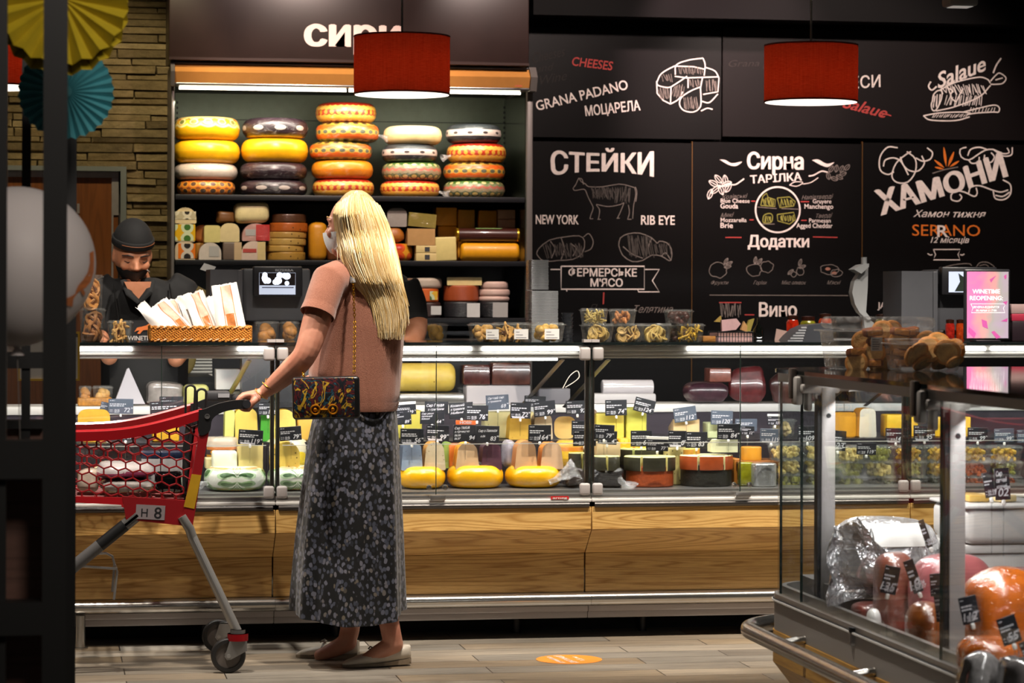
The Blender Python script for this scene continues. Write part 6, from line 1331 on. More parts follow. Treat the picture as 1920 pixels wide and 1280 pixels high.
# jars of preserves behind
JR=[(1474,590,1498,640,'#a8230e','jar of red preserves behind the ribbed cover'),(1500,592,1530,640,'#7a7a1c','jar of green olives behind the ribbed cover'),(1534,587,1560,640,'#b03a10','jar of orange red peppers behind the rusk boxes'),(1640,588,1670,640,'#6a6a20','jar of green pickles behind the slicer arm'),(1772,598,1790,640,'#8a1c14','left jar of red berries under the scale'),(1792,598,1808,640,'#9a3410','right jar of red berries under the scale')]
for x0,y0,x1,y1,c,lb in JR:
 Yq=10.62 if x0<1760 else 10.3;k=mpp(x0,Yq);p=P((x0+x1)/2,y1,Yq);t=thing('preserve_jar',lb,'jar',p,0,'jars of preserves');R=(x1-x0)*k/2;h=(y1-y0)*k
 mb=MB();mb.lathe([(R*.9,0),(R,.006),(R,h*.72),(R*.8,h*.82)],20);mb.build('jar_body',M('jar '+c,c,.1,var=.6,vs=60,coat=1),t,world=False)
 mb=MB();mb.lathe([(R*.84,h*.82),(R*.86,h*.97),(.001,h)],20);mb.build('jar_lid',M('jar lid dark','#3a1c12',.3,.5),t,world=False)
mb=MB();mb.bb(P(1330,640,10.6).x,P(1890,640,10.6).x,10.58,10.98,zTop0-.03,P(1500,641,10.6).z);o=mb.build('back_shelf',BLK);tag(o,'black rear shelf behind the glass top carrying jars and the wire basket','shelf')
# wire basket with wrapped things, bottle, card
Yq=10.62;t=thing('wire_basket','dark wire basket holding pink and yellow wrapped packs','basket',P(1376,640,Yq));A,B2=P(1346,622,Yq),P(1412,640,Yq);mb=MB()
for j in range(13):x=A.x+(B2.x-A.x)*j/12;mb.cyl((x,Yq,B2.z),(x,Yq,A.z),.0014,n=5);mb.cyl((x,Yq+.16,B2.z),(x,Yq+.16,A.z),.0014,n=5)
for z in (B2.z+.002,(A.z+B2.z)/2,A.z):mb.tube([(A.x,Yq,z),(B2.x,Yq,z),(B2.x,Yq+.16,z),(A.x,Yq+.16,z)],.002,5,closed=True)
mb.build('wire_frame',BLK,t)
mb=MB();mb.bb(A.x+.004,B2.x-.004,Yq+.004,Yq+.155,B2.z+.001,A.z-.006);mb.build('liner',M('pink liner','#a8817a',.6,var=.15),t)
for i,(pts,c,lb) in enumerate((([(1353,600),(1381,597),(1389,607),(1380,618),(1354,621)],'#d0a8ac','pink paper pack in the wire basket'),([(1390,618),(1396,602),(1402,611),(1401,622)],'#c89a62','small tan pack in the wire basket'),([(1406,600),(1416,597),(1408,622),(1398,620)],'#a99a48','olive yellow pack in the wire basket'),([(1342,603),(1354,592),(1355,604)],'#b5984a','yellow corner of a pack at the wire basket edge'))):
 mb=MB();Q=[P(a,b2,Yq+.02+.02*i) for a,b2 in pts];mb.prism([(v.x,v.z) for v in Q],Yq+.02+.025*i,Yq+.04+.025*i);o=mb.build('wrapped_pack',M('pack '+c,c,.6,var=.1));tag(o,lb,'pack','packs in the wire basket')
p=P(1422,640,10.66);k=mpp(1422,10.66);t=thing('bottle','dark wine bottle right of the wire basket','bottle',p);mb=MB();mb.lathe([(9*k,0),(10*k,.01),(10*k,22*k),(3.2*k,32*k),(3*k,42*k),(3.6*k,43*k),(3.6*k,45*k),(.0001,45*k)],24);mb.build('bottle_glass',M('dark bottle','#0c0f0c',.08,coat=1),t,world=False)
mb=MB();Q=[P(a,b2,10.5) for a,b2 in [(1452,640),(1456,616),(1490,624),(1488,642)]];mb.prism([(v.x,v.z) for v in Q],10.5,10.503);o=mb.build('note_card',M('rose card','#a58982',.6));tag(o,'rose coloured card left of the ribbed cover','card')
mb=MB();A,B2=P(1318,630,10.12),P(1342,641,10.12);mb.bb(A.x,B2.x,10.12,10.2,ZT,A.z,r=.002);o=mb.build('wooden_tray',wood('tray wood','#a8743a','#6a4018',(3,9,9)));tag(o,'small orange wooden tray beside the dried mango tub','tray')
# packs at the right frame edge
mb=MB();A,B2=P(1896,573,10.2),P(1930,590,10.2)
for i,(y0,y1,c,lb) in enumerate(((570,588,'#b89a98','pale carton on top at the right frame edge'),(588,602,'#b8324c','pink red pack below the pale carton at the right frame edge'),(602,640,'#2a1c24','dark carton with white label at the right frame edge'))):
 A,B2=P(1896+i,y0,10.2),P(1945,y1,10.2);t=thing('snack_carton',lb,'carton',((A.x+B2.x)/2,10.25,B2.z),0,'cartons at the frame edge');mb=MB();mb.bb(A.x,B2.x,10.2,10.3,ZT if i==2 else B2.z+.0005,A.z,r=.003);mb.build('carton',M('carton '+c,c,.4,var=.1),t)
# behind and under the glass: rear worktop goods -------------------------------------------------
ZR=zL1+.001
R_=[('round_cheese','half','big pale yellow cheese loaf on the rear worktop right of the woman',(744,681,857,735),spk('#cdb04c','#8a7028',20,.08,.5),.03,'cheese'),('meat_tray','tray','steel tray under the big pale yellow loaf',(748,737,872,758),STL,.01,'tray'),('plastic_crate','box','pale grey plastic crate on the rear worktop',(874,722,996,757),M('pale crate','#a8a2a6',.5),.006,'crate'),('meat_pack','box','dark red vacuum meat pack with white labels on the crate',(868,684,920,722),M('dark meat','#4a211e',.25,var=.5,vs=25,coat=.8),.008,'meat'),('meat_pack','box','brown vacuum meat pack at the right on the crate',(922,680,996,722),M('brown meat','#57322a',.25,var=.5,vs=25,coat=.8),.008,'meat'),
      ('plastic_box','box','grey box behind the glass posts',(1010,728,1070,757),M('grey box','#6d6a70',.5),.005,'box'),('film_tray','tray','white tray below the cling film roll',(1112,738,1232,757),M('white tray','#aaa6a8',.4),.008,'tray'),('film_roll','log','roll of cling film on the white tray',(1130,712,1228,740),M('film roll','#bdb8bc',.15,coat=1,bump=.5,bs=30),.006,'roll'),('paper_cone','paper','white paper cone left of the wrapped packs',(214,690,270,757),M('white paper','#b8b4bc',.6),.01,'paper'),('wrapped_pack','lump','shiny wrapped packs right of the paper cone',(272,712,345,757),M('shiny wrap','#97908c',.2,coat=1,var=.4,vs=18),.01,'pack'),('cheese_block','box','pale yellow block with rounded corners behind the cart hooks',(345,718,392,757),cm('#bdbb72'),.02,'cheese'),
      ('pastry_tray','box','tray of round pastries at the counter left end, behind glass',(146,742,210,757),M('pastry pieces','#b0762a',.5,var=.5,vs=60),.006,'pastry'),('white_sign','box','white printed card on the rear worktop left of the woman',(405,692,450,730),WHITE,.002,'card'),('cheese_block','box','olive yellow block on the rear worktop left of the woman',(455,700,470,757),cm('#b09c2a'),.004,'cheese'),('cheese_block','box','dark wrapped pack beside the olive yellow block',(415,730,455,757),cm('#4a4636',.5),.01,'cheese'),('meat_pack','lump','purple dark salami pile on the rear worktop right of the film roll',(1290,715,1370,757),M('purple meat','#4a2c36',.3,var=.5,vs=25,coat=.7),.01,'meat'),('meat_pack','lump','red sausage pile on the rear worktop near the joint',(1372,690,1440,757),M('red meat','#6a2a2c',.3,var=.5,vs=25,coat=.7),.01,'meat'),('meat_pack','box','pink meat pack with pale label on the rear worktop',(1330,690,1372,716),M('pink meat','#9a5a4c',.3,var=.4,vs=25,coat=.7),.006,'meat'),('meat_pack','lump','dark ham pieces on the rear worktop behind the first corner post',(1445,700,1545,757),M('dark ham','#50302e',.3,var=.5,vs=25,coat=.7),.01,'meat'),('plastic_crate','box','dark crate on the rear worktop behind the corner case',(1600,705,1760,757),M('dark crate','#3a3638',.5),.006,'crate')]
for nm,sh,lb,bx,m,rr_,ct in R_:
 if sh=='paper':
  Yq=10.88;t=thing(nm,lb,ct,(P(242,757,Yq).x,Yq,ZR),0,'goods on the rear worktop');mb=MB();Q=[P(a,b2,Yq) for a,b2 in [(214,757),(238,692),(242,690),(272,757)]];mb.prism([(v.x,max(ZR,v.z)) for v in Q],Yq,Yq+.05);mb.build('paper',m,t)
 elif sh=='box' and bx[3]<740:item('box',nm,lb,ct,bx,10.9,.1,m, None,'goods on the rear worktop',r=rr_)
 elif nm=='film_roll':item('log',nm,lb,ct,bx,10.9,.1,m, None,'goods on the rear worktop',r=rr_)
 elif nm=='round_cheese':item('log','cheese_loaf',lb,ct,bx,10.9,.1,m, None,'goods on the rear worktop',r=rr_)
 else:item(sh,nm,lb,ct,bx,10.88,.1,m, None,'goods on the rear worktop',r=rr_,base=ZR)
tub('clear box of rolled pastries at the counter left end, behind glass',(148,722,172,757),10.88,.1,BISC,'ball',.018,22,base=ZR,name='snack_box',cat='food box',group='goods on the rear worktop',fname='snack_filling');tub('clear box of golden cookies at the counter left end, behind glass',(174,722,212,757),10.9,.1,BISC2,'ball',.02,22,base=ZR,name='snack_box',cat='food box',group='goods on the rear worktop',fname='snack_filling')
# half wheels standing in the fridge bottom, seen through the left counter glass
for i,(bx,m,lb) in enumerate((((252,632,300,705),wheel_mat('yellow wax',[(0,'#e8a90f')],HW),'yellow wheel on edge in the fridge bottom, behind the left counter glass'),((286,634,330,702),M('dark wheel','#2c2a2c',.4),'black wheel on edge in the fridge bottom, behind the left counter glass'),((318,630,368,705),cm('#b5a05a'),'pale wheel on edge in the fridge bottom, behind the left counter glass'))):
 item('disc','round_cheese',lb,'cheese',bx,11.75+.06*i,.05,m, None,'wheels on edge behind the counter',r=.012)
mb=MB();A=P(240,706,11.7);mb.bb(A.x,P(400,706,11.7).x,11.7,12.2,.002,A.z);o=mb.build('low_cabinet',BLK);tag(o,'low black cabinet behind the server carrying cheese wheels on edge','cabinet')
tub('clear box of round golden pastries on the fridge bottom shelf',(800,608,841,637),11.7,.12,M('golden balls','#c9963a',.45,var=.2),'ball',.022,14,base=P(820,637,11.7).z,name='snack_box',cat='food box',group='goods behind the server aisle',fname='snack_filling')
for i,(a,b2) in enumerate(((480,525),(528,562))):tub('%s clear box of bread rolls behind the counter by the woman'%('left','right')[i],(a,604,b2,640),10.55,.12,BISC,'ball',.024,16,base=P(500,640,10.55).z,name='snack_box',cat='food box',group='goods behind the server aisle',fname='snack_filling')
mb=MB();mb.bb(P(470,640,10.5).x,P(580,640,10.5).x,10.46,10.68,zTop0-.03,P(500,640.6,10.55).z);o=mb.build('back_shelf',BLK);tag(o,'black rear shelf behind the glass top carrying bread rolls','shelf')
mb=MB();mb.bb(P(790,640,11.7).x,P(990,640,11.7).x,11.69,12.2,.002,P(820,637.6,11.7).z);o=mb.build('low_cabinet',BLK);tag(o,'low black cabinet in front of the fridge with a pastry box on it','cabinet')
# cord loop
t=MB();t.tube([tuple(P(a,b2,10.3)) for a,b2 in cur([(1055,728),(1068,705),(1082,695),(1086,706),(1076,716),(1060,726)],30)],.0016,6);o=t.build('cord_loop',M('pale cord two','#b5a898',.5));tag(o,'thin pale cord loop hanging inside the glass by the posts','cord')
# ================================================================== corner island display case
XI,YI,RI=1.86,6.76,.13;YN=3.6;XE=3.9
def ipath(d=0.0,na=9):
 """plan outline offset outwards by d: up the left side, round the far corner, along the far end"""
 r=RI+d;L=[(XI-d,YN)]
 for i in range(na+1):
  a=PI-(PI/2)*i/na;L.append((XI+RI+r*math.cos(a),YI-RI+r*math.sin(a)))
 return L+[(XE,YI+d)]
def sweep(mb,prof,seg=None,mi=0):
 P_=[ipath(d) for d,z in prof];n=len(P_[0]);a,b2=seg or (0,n)
 return mb.loft([[(P_[j][i][0],P_[j][i][1],prof[j][1]) for j in range(len(prof))] for i in range(a,b2)],mi)
def rect(d0,d1,z0,z1): return [(d0,z0),(d1,z0),(d1,z1),(d0,z1)]
def circ(dc,zc,r,n=14): return [(dc+r*math.cos(2*PI*i/n),zc+r*math.sin(2*PI*i/n)) for i in range(n)]
t=thing('island_case','glass island display case with oak skirt and steel bumper at the right','counter',(2.6,5.2,0));ISL=t
zt1,zt0=1.126,1.116;zs=.548
mb=MB();top=[(x,y) for x,y in ipath(.012)]+[(XE,YN)]
n=len(top);mb.add([(x,y,zt0) for x,y in top]+[(x,y,zt1) for x,y in top],[tuple(range(n-1,-1,-1)),tuple(range(n,2*n))]+[(i,(i+1)%n,(i+1)%n+n,i+n) for i in range(n)]);mb.build('glass_top',TOPG,t,smooth=30)
mb=MB();sweep(mb,rect(-.04,.004,zt0-.022,zt0-.0005));mb.build('top_frame',M('pale frame grey','#b3aeaa',.4,.15),t)
mb=MB();sweep(mb,rect(-.085,-.075,zt0-.012,zt0-.003));mb.build('light_tube',TUBE2,t)
# panes: left side in three, bent corner, end
ys=[YN,PX(1765,900,XI).y,PX(1503,900,XI).y,YI-RI]
for a,b2 in zip(ys[:-1],ys[1:]):
 mb=MB();mb.bb(XI-.003,XI+.003,a+.0015,b2-.0015,zs,zt0-.0006);o=mb.build('glass_pane',GLASS,t,smooth=0)
 me=MB();me.bb(XI-.0034,XI+.0034,b2-.0015,b2-.0003,zs,zt0-.001);me.build('pane_edge',GEDGE,o)
mb=MB();sweep(mb,rect(-.003,.003,zs,zt0-.0006),(1,11));mb.build('bent_glass',glassy('bent pane',(.96,.98,.97),.06,.02,edge=.6),t)
mb=MB();mb.bb(XI+RI+.002,XE,YI-.003,YI+.003,zs,zt0-.0006);mb.build('glass_pane',GLASS,t,smooth=0)
# sill, band, bumper, oak skirt
mb=MB();sweep(mb,rect(-.02,.012,zs-.012,zs-.0005));sweep(mb,rect(-.02,-.006,zs-.0004,zs+.02));mb.build('sill',ALU,t,smooth=30)
mb=MB();sweep(mb,rect(-.03,.016,zs-.02,zs-.0125));mb.build('sill_track',M('dark track','#23262a',.4,.4),t,smooth=30)
mb=MB();sweep(mb,rect(.0165,.018,zs-.0185,zs-.0140));mb.build('track_stripe',WHL,t,smooth=30)
mb=MB();sweep(mb,rect(-.04,.012,.455,zs-.0205));mb.build('metal_band',M('grey band','#8f8a86',.45,.4),t,smooth=30)
zr2=.452
mb=MB();sweep(mb,circ(.078,zr2,.021));mb.build('bumper_rail',STEEL,t)
for y in (PX(1518,1180,XI).y,PX(1650,1235,XI).y,5.0,4.3):
 mb=MB();mb.tube([(XI-.0118,y,zr2+.012),(XI-.062,y,zr2+.004)],.012,12);mb.build('bumper_stub',STEEL,t)
mb=MB();mb.tube([(XI+.3,YI+.0118,zr2+.012),(XI+.3,YI+.062,zr2+.004)],.012,12);mb.build('bumper_stub',STEEL,t)
OAK2=wood('oak skirt','#c6974a','#80531d',(9,.6,8),.42,14,.35,.7)
mb=MB();sweep(mb,[(.015,.454),(.015,.372),(-.08,.25),(-.08,.06),(-.12,.06),(-.12,.454)]);mb.build('oak_skirt',OAK2,t,smooth=30)
mb=MB();sweep(mb,rect(-.3,-.2,.002,.0595));mb.build('plinth',RECESS,t)
p=PX(1471,1154,XI);mb=MB();q2=ipath(.0125)
a=ipath(.0132);i0,i1=4,6
mb.add([(a[i][0],a[i][1],z) for i in (i0,i1) for z in (zs-.065,zs-.042)],[(0,2,3,1)]);mb.build('maker_plate',M('dark red plate','#a01820',.4),t)
# posts and brackets
PGR=M('grey steel post','#9c9796',.4,.25)
for px in (1549,1790):
 yq=PX(px,900,XI+.055).y;xq=XI+.055
 mb=MB();mb.bb(xq-.018,xq+.018,yq-.02,yq+.02,zs-.03,zt0-.03,r=.003);o=mb.build('post',PGR,t)
 mb=MB();mb.bb(xq-.0265,xq-.0184,yq-.014,yq+.014,zs-.03,zt0-.05);mb.build('post_gasket',BLK,t)
 mb=MB()
 mb.bb(XI-.012,xq+.03,yq-.018,yq+.018,zt0-.045,zt0-.0225,r=.005);mb.bb(XI-.022,XI-.004,yq+.004,yq+.052,zt0-.075,zt0-.004,r=.006);mb.bb(XI+.006,XI+.02,yq+.0,yq+.04,zt0-.09,zt0-.03,r=.006);mb.cyl((xq-.02,yq-.012,zt0-.05),(xq-.02,yq+.012,zt0-.05),.012);mb.build('bracket',M('cast grey bracket','#b0aba7',.4,.1),t)
 mb=MB();mb.bb(XI-.026,XI-.012,yq+.03,yq+.062,zt0-.06,zt1+.006,r=.003);mb.build('bracket_cap',M('bronze cap','#4a413c',.4,.3),t)
 mb=MB();mb.cyl((xq,yq-.022,zt0-.1),(xq,yq-.0201,zt0-.1),.006);mb.build('screw',BLK,t)
 mb=MB();mb.bb(xq+.016,XE-.2,yq-.008,yq+.008,zt0-.04,zt0-.012);mb.build('cross_beam',ALU,t)
# deck with slotted border
mb=MB();mb.bb(XI+.09,XE,YN,YI-.12,.47,.5);mb.build('deck',M('island deck','#4c4a4b',.35,.5),t)
mb=MB();sweep(mb,[(-.025,zs-.012),(-.1,.505),(-.1,.495),(-.025,zs-.02)]);mb.build('slotted_border',M('pale slotted border','#b0aca6',.4,.3),t,smooth=20)
mb=MB()
for i in range(44):
 y=5.0+i*.036;mb.add([(XI+.035,y,zs-.0165),(XI+.035,y+.012,zs-.0165),(XI+.09,y+.012,.5075),(XI+.09,y,.5075)],[(0,1,2,3)])
for i in range(24):
 x=2.05+i*.036;mb.add([(x,YI-.035,zs-.0165),(x+.012,YI-.035,zs-.0165),(x+.012,YI-.09,.5075),(x,YI-.09,.5075)],[(0,1,2,3)])
mb.build('slot',BLK,t,smooth=0)
mb=MB();yd=6.12;mb.bb(XI+.11,XE-.1,yd,yd+.003,.501,P(1700,1116,yd).z);o=mb.build('acrylic_divider',glassy('acrylic',(1,1,1),.02,.02),t,smooth=0)
mb=MB();z=P(1700,1116,yd).z;mb.bb(XI+.11,XE-.1,yd-.0006,yd+.0036,z-.0025,z+.001);mb.build('divider_edge',M('bright acrylic edge','#c9c6c0',.3,emit=0),o)
# ---- goods in the island
def at(px,py,t_): return PT(px,py,t_)
IG='hams and meats in the island case'
def ilump(name,label,box,tt,dep,m,cat='ham',base=.502,seed=1,yaw=0.0,pw=.7,amp=.05,group=IG,extra=None):
 x0,y0,x1,y1=box;k=tt/FPX;c=at((x0+x1)/2,y1,tt);zt=at((x0+x1)/2,y0,tt).z;h=zt-base;w=(x1-x0)*k
 t=thing(name,label,cat,(c.x,c.y,base),yaw,group);rr=random.Random(seed);ph=[rr.uniform(0,6) for _ in range(6)];mb=MB()
 e= lambda a:math.copysign(abs(a)**pw,a)
 def f(v):
  u=Vector((v.x/(w/2),v.y/(dep/2),(v.z-h/2)/(h/2)));s2=1+amp*(math.sin(4*u.x+ph[0])+math.sin(5*u.z+ph[1])+.6*math.sin(9*u.y+ph[2]+3*u.x))
  return Vector((e(u.x)*w/2*s2,e(u.y)*dep/2*s2,max(0,h/2+e(u.z)*h/2*(1+amp*.5*math.sin(6*u.x+ph[3])))))
 mb.sph((0,0,h/2),(w/2,dep/2,h/2),36,20, None,0,f);mb.build('body',m,t,world=False)
 if extra:extra(t,w,h,dep)
 return t
def foilm(name,sc):
 m,nt,b=_new(name);q=N(nt);v=q.obj();b.inputs['Base Color'].default_value=(*hx('#d2d2d4'),1);b.inputs['Metallic'].default_value=.72;b.inputs['Roughness'].default_value=.24
 h=q.math('ADD',q.voro(q.map(v,(1,1,.55),rot=(.3,.5,.4)),sc),q.math('MULTIPLY',q.noise(v,sc*2.2,3,.6,1.0),.5));q.put(b.inputs['Normal'],q.bump(h,.9,.05)); return m
FOIL=foilm('silver foil bag',7)
mb=MB();a=at(1560,1105,6.55);b2=at(1760,1090,6.55);mb.bb(a.x,b2.x,6.25,6.6,.5015,.60);o=mb.build('riser',M('grey riser','#6a6664',.4,.4));tag(o,'grey riser under the silver foil ham in the island case','stand')
def foilx(t,w,h,d):
 rr=random.Random(12);mb=MB()  # crumpled sealed end of the bag hanging at the left
 pts=[]
 nu,nv=9,7
 for j in range(nv+1):
  for i in range(nu+1):
   u,v=i/nu,j/nv;x=-w*.46-.02+.05*u*(1-.3*v)-.03*v+rr.uniform(-.011,.011);y=-d*.32+.16*d*math.sin(4*u)+rr.uniform(-.014,.014);z=h*(.84-1.05*v)+.03*u+rr.uniform(-.008,.008)
   pts.append((x+.16*u*v,y-.03*u,z))
 fs=[(j*(nu+1)+i,j*(nu+1)+i+1,(j+1)*(nu+1)+i+1,(j+1)*(nu+1)+i) for j in range(nv) for i in range(nu)]
 n=len(pts);mb.add(pts+[(x+.002,y+.004,z) for x,y,z in pts],fs+[tuple(k+n for k in f) for f in fs]);mb.build('crumpled_seal',foilm('silver foil crumple',16),t,world=False,smooth=18)
 mb=MB();nu,nv=8,6;vs=[]  # white printed label lying on the upper face
 for j in range(nv+1):
  for i in range(nu+1):
   u,v=-.22+.46*i/nu,.62+.3*j/nv;x=u*w;z=h*v;q2=max(0,1-(abs(2*u)**2.6)-(abs(2*v-1)**2.6));vs.append((x,-d/2*q2**.4-.006,z+.004))
 mb.add(vs,[(j*(nu+1)+i,j*(nu+1)+i+1,(j+1)*(nu+1)+i+1,(j+1)*(nu+1)+i) for j in range(nv) for i in range(nu)]);o=mb.build('paper_label',M('foil label white','#d9d6d2',.35,var=.04),t,world=False)
 for s,x,z,sz in (('CHEF',.0,.80,.013),('QUALITY',.0,.75,.013),('PROSCIUTTO',.02,.68,.016)):
  pass
ilump('foil_ham','large ham in crumpled silver foil with white label',(1552,968,1762,1094),6.5,.24,FOIL,base=.602,seed=3,pw=.75,amp=.035,extra=foilx)
ROSE=M('rose ham','#a0575a',.3,var=.25,vs=14,coat=.7,wrap=.4);ORH=M('orange smoked ham','#c0601a',.25,var=.45,vs=12,coat=.9,wrap=.6);BRH=M('amber ham rind','#8a4a1c',.3,var=.5,vs=12,coat=.8,wrap=.4);RED=M('red meat','#8a2a22',.3,var=.4,vs=20,coat=.8,wrap=.4)
ilump('ham_log','long dusty rose ham log behind the second corner post',(1706,1038,1862,1128),6.15,.14,ROSE,seed=4,pw=.6,amp=.02)
ilump('ham_piece','dark rose ham piece in front of the silver foil ham',(1642,1034,1714,1118),6.25,.13,M('brown rose ham','#7a4438',.3,var=.4,vs=16,coat=.8,wrap=.5),seed=5,pw=.65,amp=.03)
ilump('smoked_ham','glossy orange smoked ham at the right frame edge',(1812,1064,1960,1215),5.72,.2,ORH,seed=6,pw=.7,amp=.04)
ilump('ham_piece','amber rinded ham piece with red top left of the second corner post',(1702,1128,1768,1206),5.95,.12,BRH,seed=7,pw=.65,amp=.04)
ilump('ham_piece','flat red orange ham piece under the orange smoked ham',(1800,1192,1905,1240),5.45,.14,ORH,seed=8,pw=.6,amp=.05)
ilump('ham_piece','dark red meat piece behind the orange smoked ham',(1880,1062,1960,1110),6.05,.12,RED,seed=9,pw=.6,amp=.03)
ilump('vacuum_pack','clear vacuum bag end in front of the red orange ham piece',(1800,1222,1882,1268),5.25,.1,M('cloudy vacuum bag','#8f8a88',.12,coat=1,var=.4,vs=30,bump=.8,bs=40),cat='pack',seed=10,pw=.8,amp=.1)
ilump('vacuum_pack','grey vacuum bag at the lower right corner',(1872,1232,1960,1300),5.15,.14,M('grey vacuum bag','#6f6866',.15,coat=1,var=.3,vs=30,bump=.5,bs=40),cat='pack',seed=11,pw=.7,amp=.06)
ilump('ham_piece','brown red salami end at the left in the island case',(1596,1128,1668,1172),6.35,.1,M('brown salami','#5a241c',.3,var=.4,coat=.6),seed=12,pw=.6,amp=.03)
ilump('cream_bottle','small white squeeze pack left of the price pins',(1624,1140,1652,1188),6.2,.05,M('white pack','#c9c6c4',.3,coat=.6),cat='pack',seed=13,pw=.8,amp=.02)
t=thing('jar','small jar with black lid beside the white squeeze pack','jar',at(1612,1192,6.2));p=at(1612,1172,6.2);t.location=(p.x,p.y,.502)
mb=MB();mb.lathe([(.022,0),(.024,.004),(.024,.03)],20);mb.build('jar_body',M('grey jar','#7d7876',.2,coat=.8),t,world=False);mb=MB();mb.lathe([(.026,.0305),(.026,.042),(.0001,.044)],20);mb.build('jar_lid',BLK,t,world=False)
# white tubs
def wtub(label,box,tt,d,base):
 x0,y0,x1,y1=box;k=tt/FPX;c=at((x0+x1)/2,y1,tt);w=(x1-x0)*k;h=at((x0+x1)/2,y0,tt).z-base
 t=thing('white_tub',label,'tub',(c.x,c.y,base),0,'white tubs in the island case');m=M('milky tub','#b9b5b2',.35,var=.05)
 mb=MB();mb.box((0,d/2,h*.46),(w*.96,d,h*.92), None,0,0,.02,3);mb.build('tub_body',m,t,world=False);mb=MB();mb.box((0,d/2,h*.95),(w,d*1.04,h*.09), None,0,0,.004,2);mb.build('tub_rim',m,t,world=False); return h
h0=wtub('lower white plastic tub in the island case at the frame edge',(1800,1020,1990,1095),6.35,.28,.502)
wtub('upper white plastic tub stacked on the lower one at the frame edge',(1806,946,1985,1020),6.33,.26,.502+h0+.001)
z2=at(1880,946,6.33).z
for i,(px,c) in enumerate(((1850,'#c9a14c'),(1895,'#d8c08a'))):
 k=6.3/FPX;p=at(px,946,6.35);t=thing('cheese_slice',('golden','pale')[i]+' cheese slab lying on the upper white tub','cheese',(p.x,p.y+.1,z2+.001),0,'slabs on the white tub');mb=MB();mb.box((0,0,.008),(40*k,.1,.016), None,0,.3*i,.004);mb.build('slab',cm(c,.5),t,world=False)
# price pins in the island
IC=[('dark price card pinned upright on the silver foil ham',(1720,972,1750,1028),'',6.3,20,{}),('tilted dark price card in front of the rose ham piece',(1649,1058,1690,1116),'135',6.0,-12,{}),('tilted dark price card beside the one at the rose ham piece',(1692,1046,1733,1114),'18',5.95,20,{}),('narrow dark price card at the left of the second corner post',(1742,1074,1766,1118),'',5.85,4,{}),('lower narrow dark price card at the left of the second corner post',(1748,1102,1772,1166),'',5.75,8,{}),('dark price card in front of the orange smoked ham',(1795,1114,1840,1172),'112',5.45,12,{}),('dark price card lowest at the right frame edge, reading 55',(1866,1150,1918,1212),'55',5.3,18,{}),('dark price card cut by the right frame edge',(1908,1196,1950,1250),'74',5.2,25,{}),
      ('left one of two dark price cards above the white tub',(1840,884,1868,934),'',6.15,10,{}),('handwritten right one of two dark price cards above the white tub',(1862,876,1896,938),'102',6.2,4,dict(hand=[('Сир',.1,.75,.16,.4),('овечий',.1,.55,.14,.7),('козячий',.1,.36,.12,.7)]))]
for lb,bx,pr,tt,tl,kw in IC:
 c=at((bx[0]+bx[2])/2,(bx[1]+bx[3])/2,tt);price_card(lb,bx,pr,c.y,tl,stick=min(.12,c.z-.51),yaw=.0,group='price cards in the island case',**kw)
# ---- rusk boxes on the island top
def rusk_box(label,box,Y,d,lidf,n,big,s,paper):
 x0,y0,x1,y1=box;cx=(x0+x1)/2;k=mpp(cx,Y);w,h=(x1-x0)*k,(y1-y0)*k;p=P(cx,y1,Y);z=zt1+.001
 t=thing('rusk_box',label,'food box',(p.x,p.y,z),0,'clear boxes of rusks on the island case')
 hb=h*(1-lidf);mb=tub_mesh(MB(),w*.97,d,hb,.9);mb.build('tub',CLAM,t,world=False)
 mb=MB();mb.box((0,d/2,hb+.002),(w*1.04,d*1.06,.004), None,0,0,.0018,2);mb.box((0,d/2,hb+.004+h*lidf/2),(w*.95,d*.95,h*lidf-.004), None,0,0,min(.018,h*lidf*.45),4);mb.build('lid',CLAM,t,world=False,smooth=60)
 if paper:
  mb=MB();mb.bb(-w*.16,-w*.055,-.001,.0002,h*.36,h*.62);o=mb.build('paper_label',WHITE,t,world=False)
  mb=MB();
  for j in range(5):mb.bb(-w*.15,-w*(.09-.006*(j%3)),-.0014,-.0011,h*(.39+.045*j),h*(.405+.045*j))
  mb.build('print',M('grey print','#77747a',.6),o,world=False,smooth=0)
 return p,z,w,h
RM=[M('rusk brown','#7d4018',.65,var=.45,vs=40,bump=.5,bs=110),M('rusk golden','#d08a40',.65,var=.4,vs=40,bump=.5,bs=110),M('rusk crumb','#d9a866',.7,var=.3,vs=50,bump=.6,bs=90)]
def rusk(kind,loc,e,sc,label,group):
 key=('rusk',kind)
 if key not in _TB:
  t=thing('rusk',label,'rusk',(0,0,0),0,group)
  if kind==0:  # thick cut: dark crust with lighter crumb faces
   mb=MB();mb.box((0,0,0),(.05,.03,.022), None,0,0,.006,3);mb.build('crust',RM[0],t,world=False);mb=MB();mb.box((0,-.0146,0),(.042,.002,.015), None,0,0,.0008);mb.build('crumb',RM[1],t,world=False)
  elif kind==1:  # round slice
   mb=MB();pr=[(.0001,-.006),(.026,-.006),(.031,-.002),(.031,.003),(.026,.006),(.0001,.006)];mb.lathe(pr,24,Matrix.Rotation(PI/2,4,'X'));mb.build('crust',RM[1],t,world=False);mb=MB();mb.lathe([(.0001,.0064),(.024,.0064),(.0245,.005)],20,Matrix.Rotation(PI/2,4,'X'));mb.build('crumb',RM[2],t,world=False)
  _TB[key]=t;o=t
 else:o=dup(_TB[key],loc,0,label,group)
 o.location=loc;o.rotation_euler=e;o.scale=(sc,)*3;o['label']=label;o['group']=group; return o
p,z,w,h=rusk_box('large clear box of stacked brown rusks',(1562,592,1768,689),6.5,.17,.27,0, False,1, True)
rr=random.Random(9);g1='rusks in the large clear box'
k=mpp(1660,6.5)
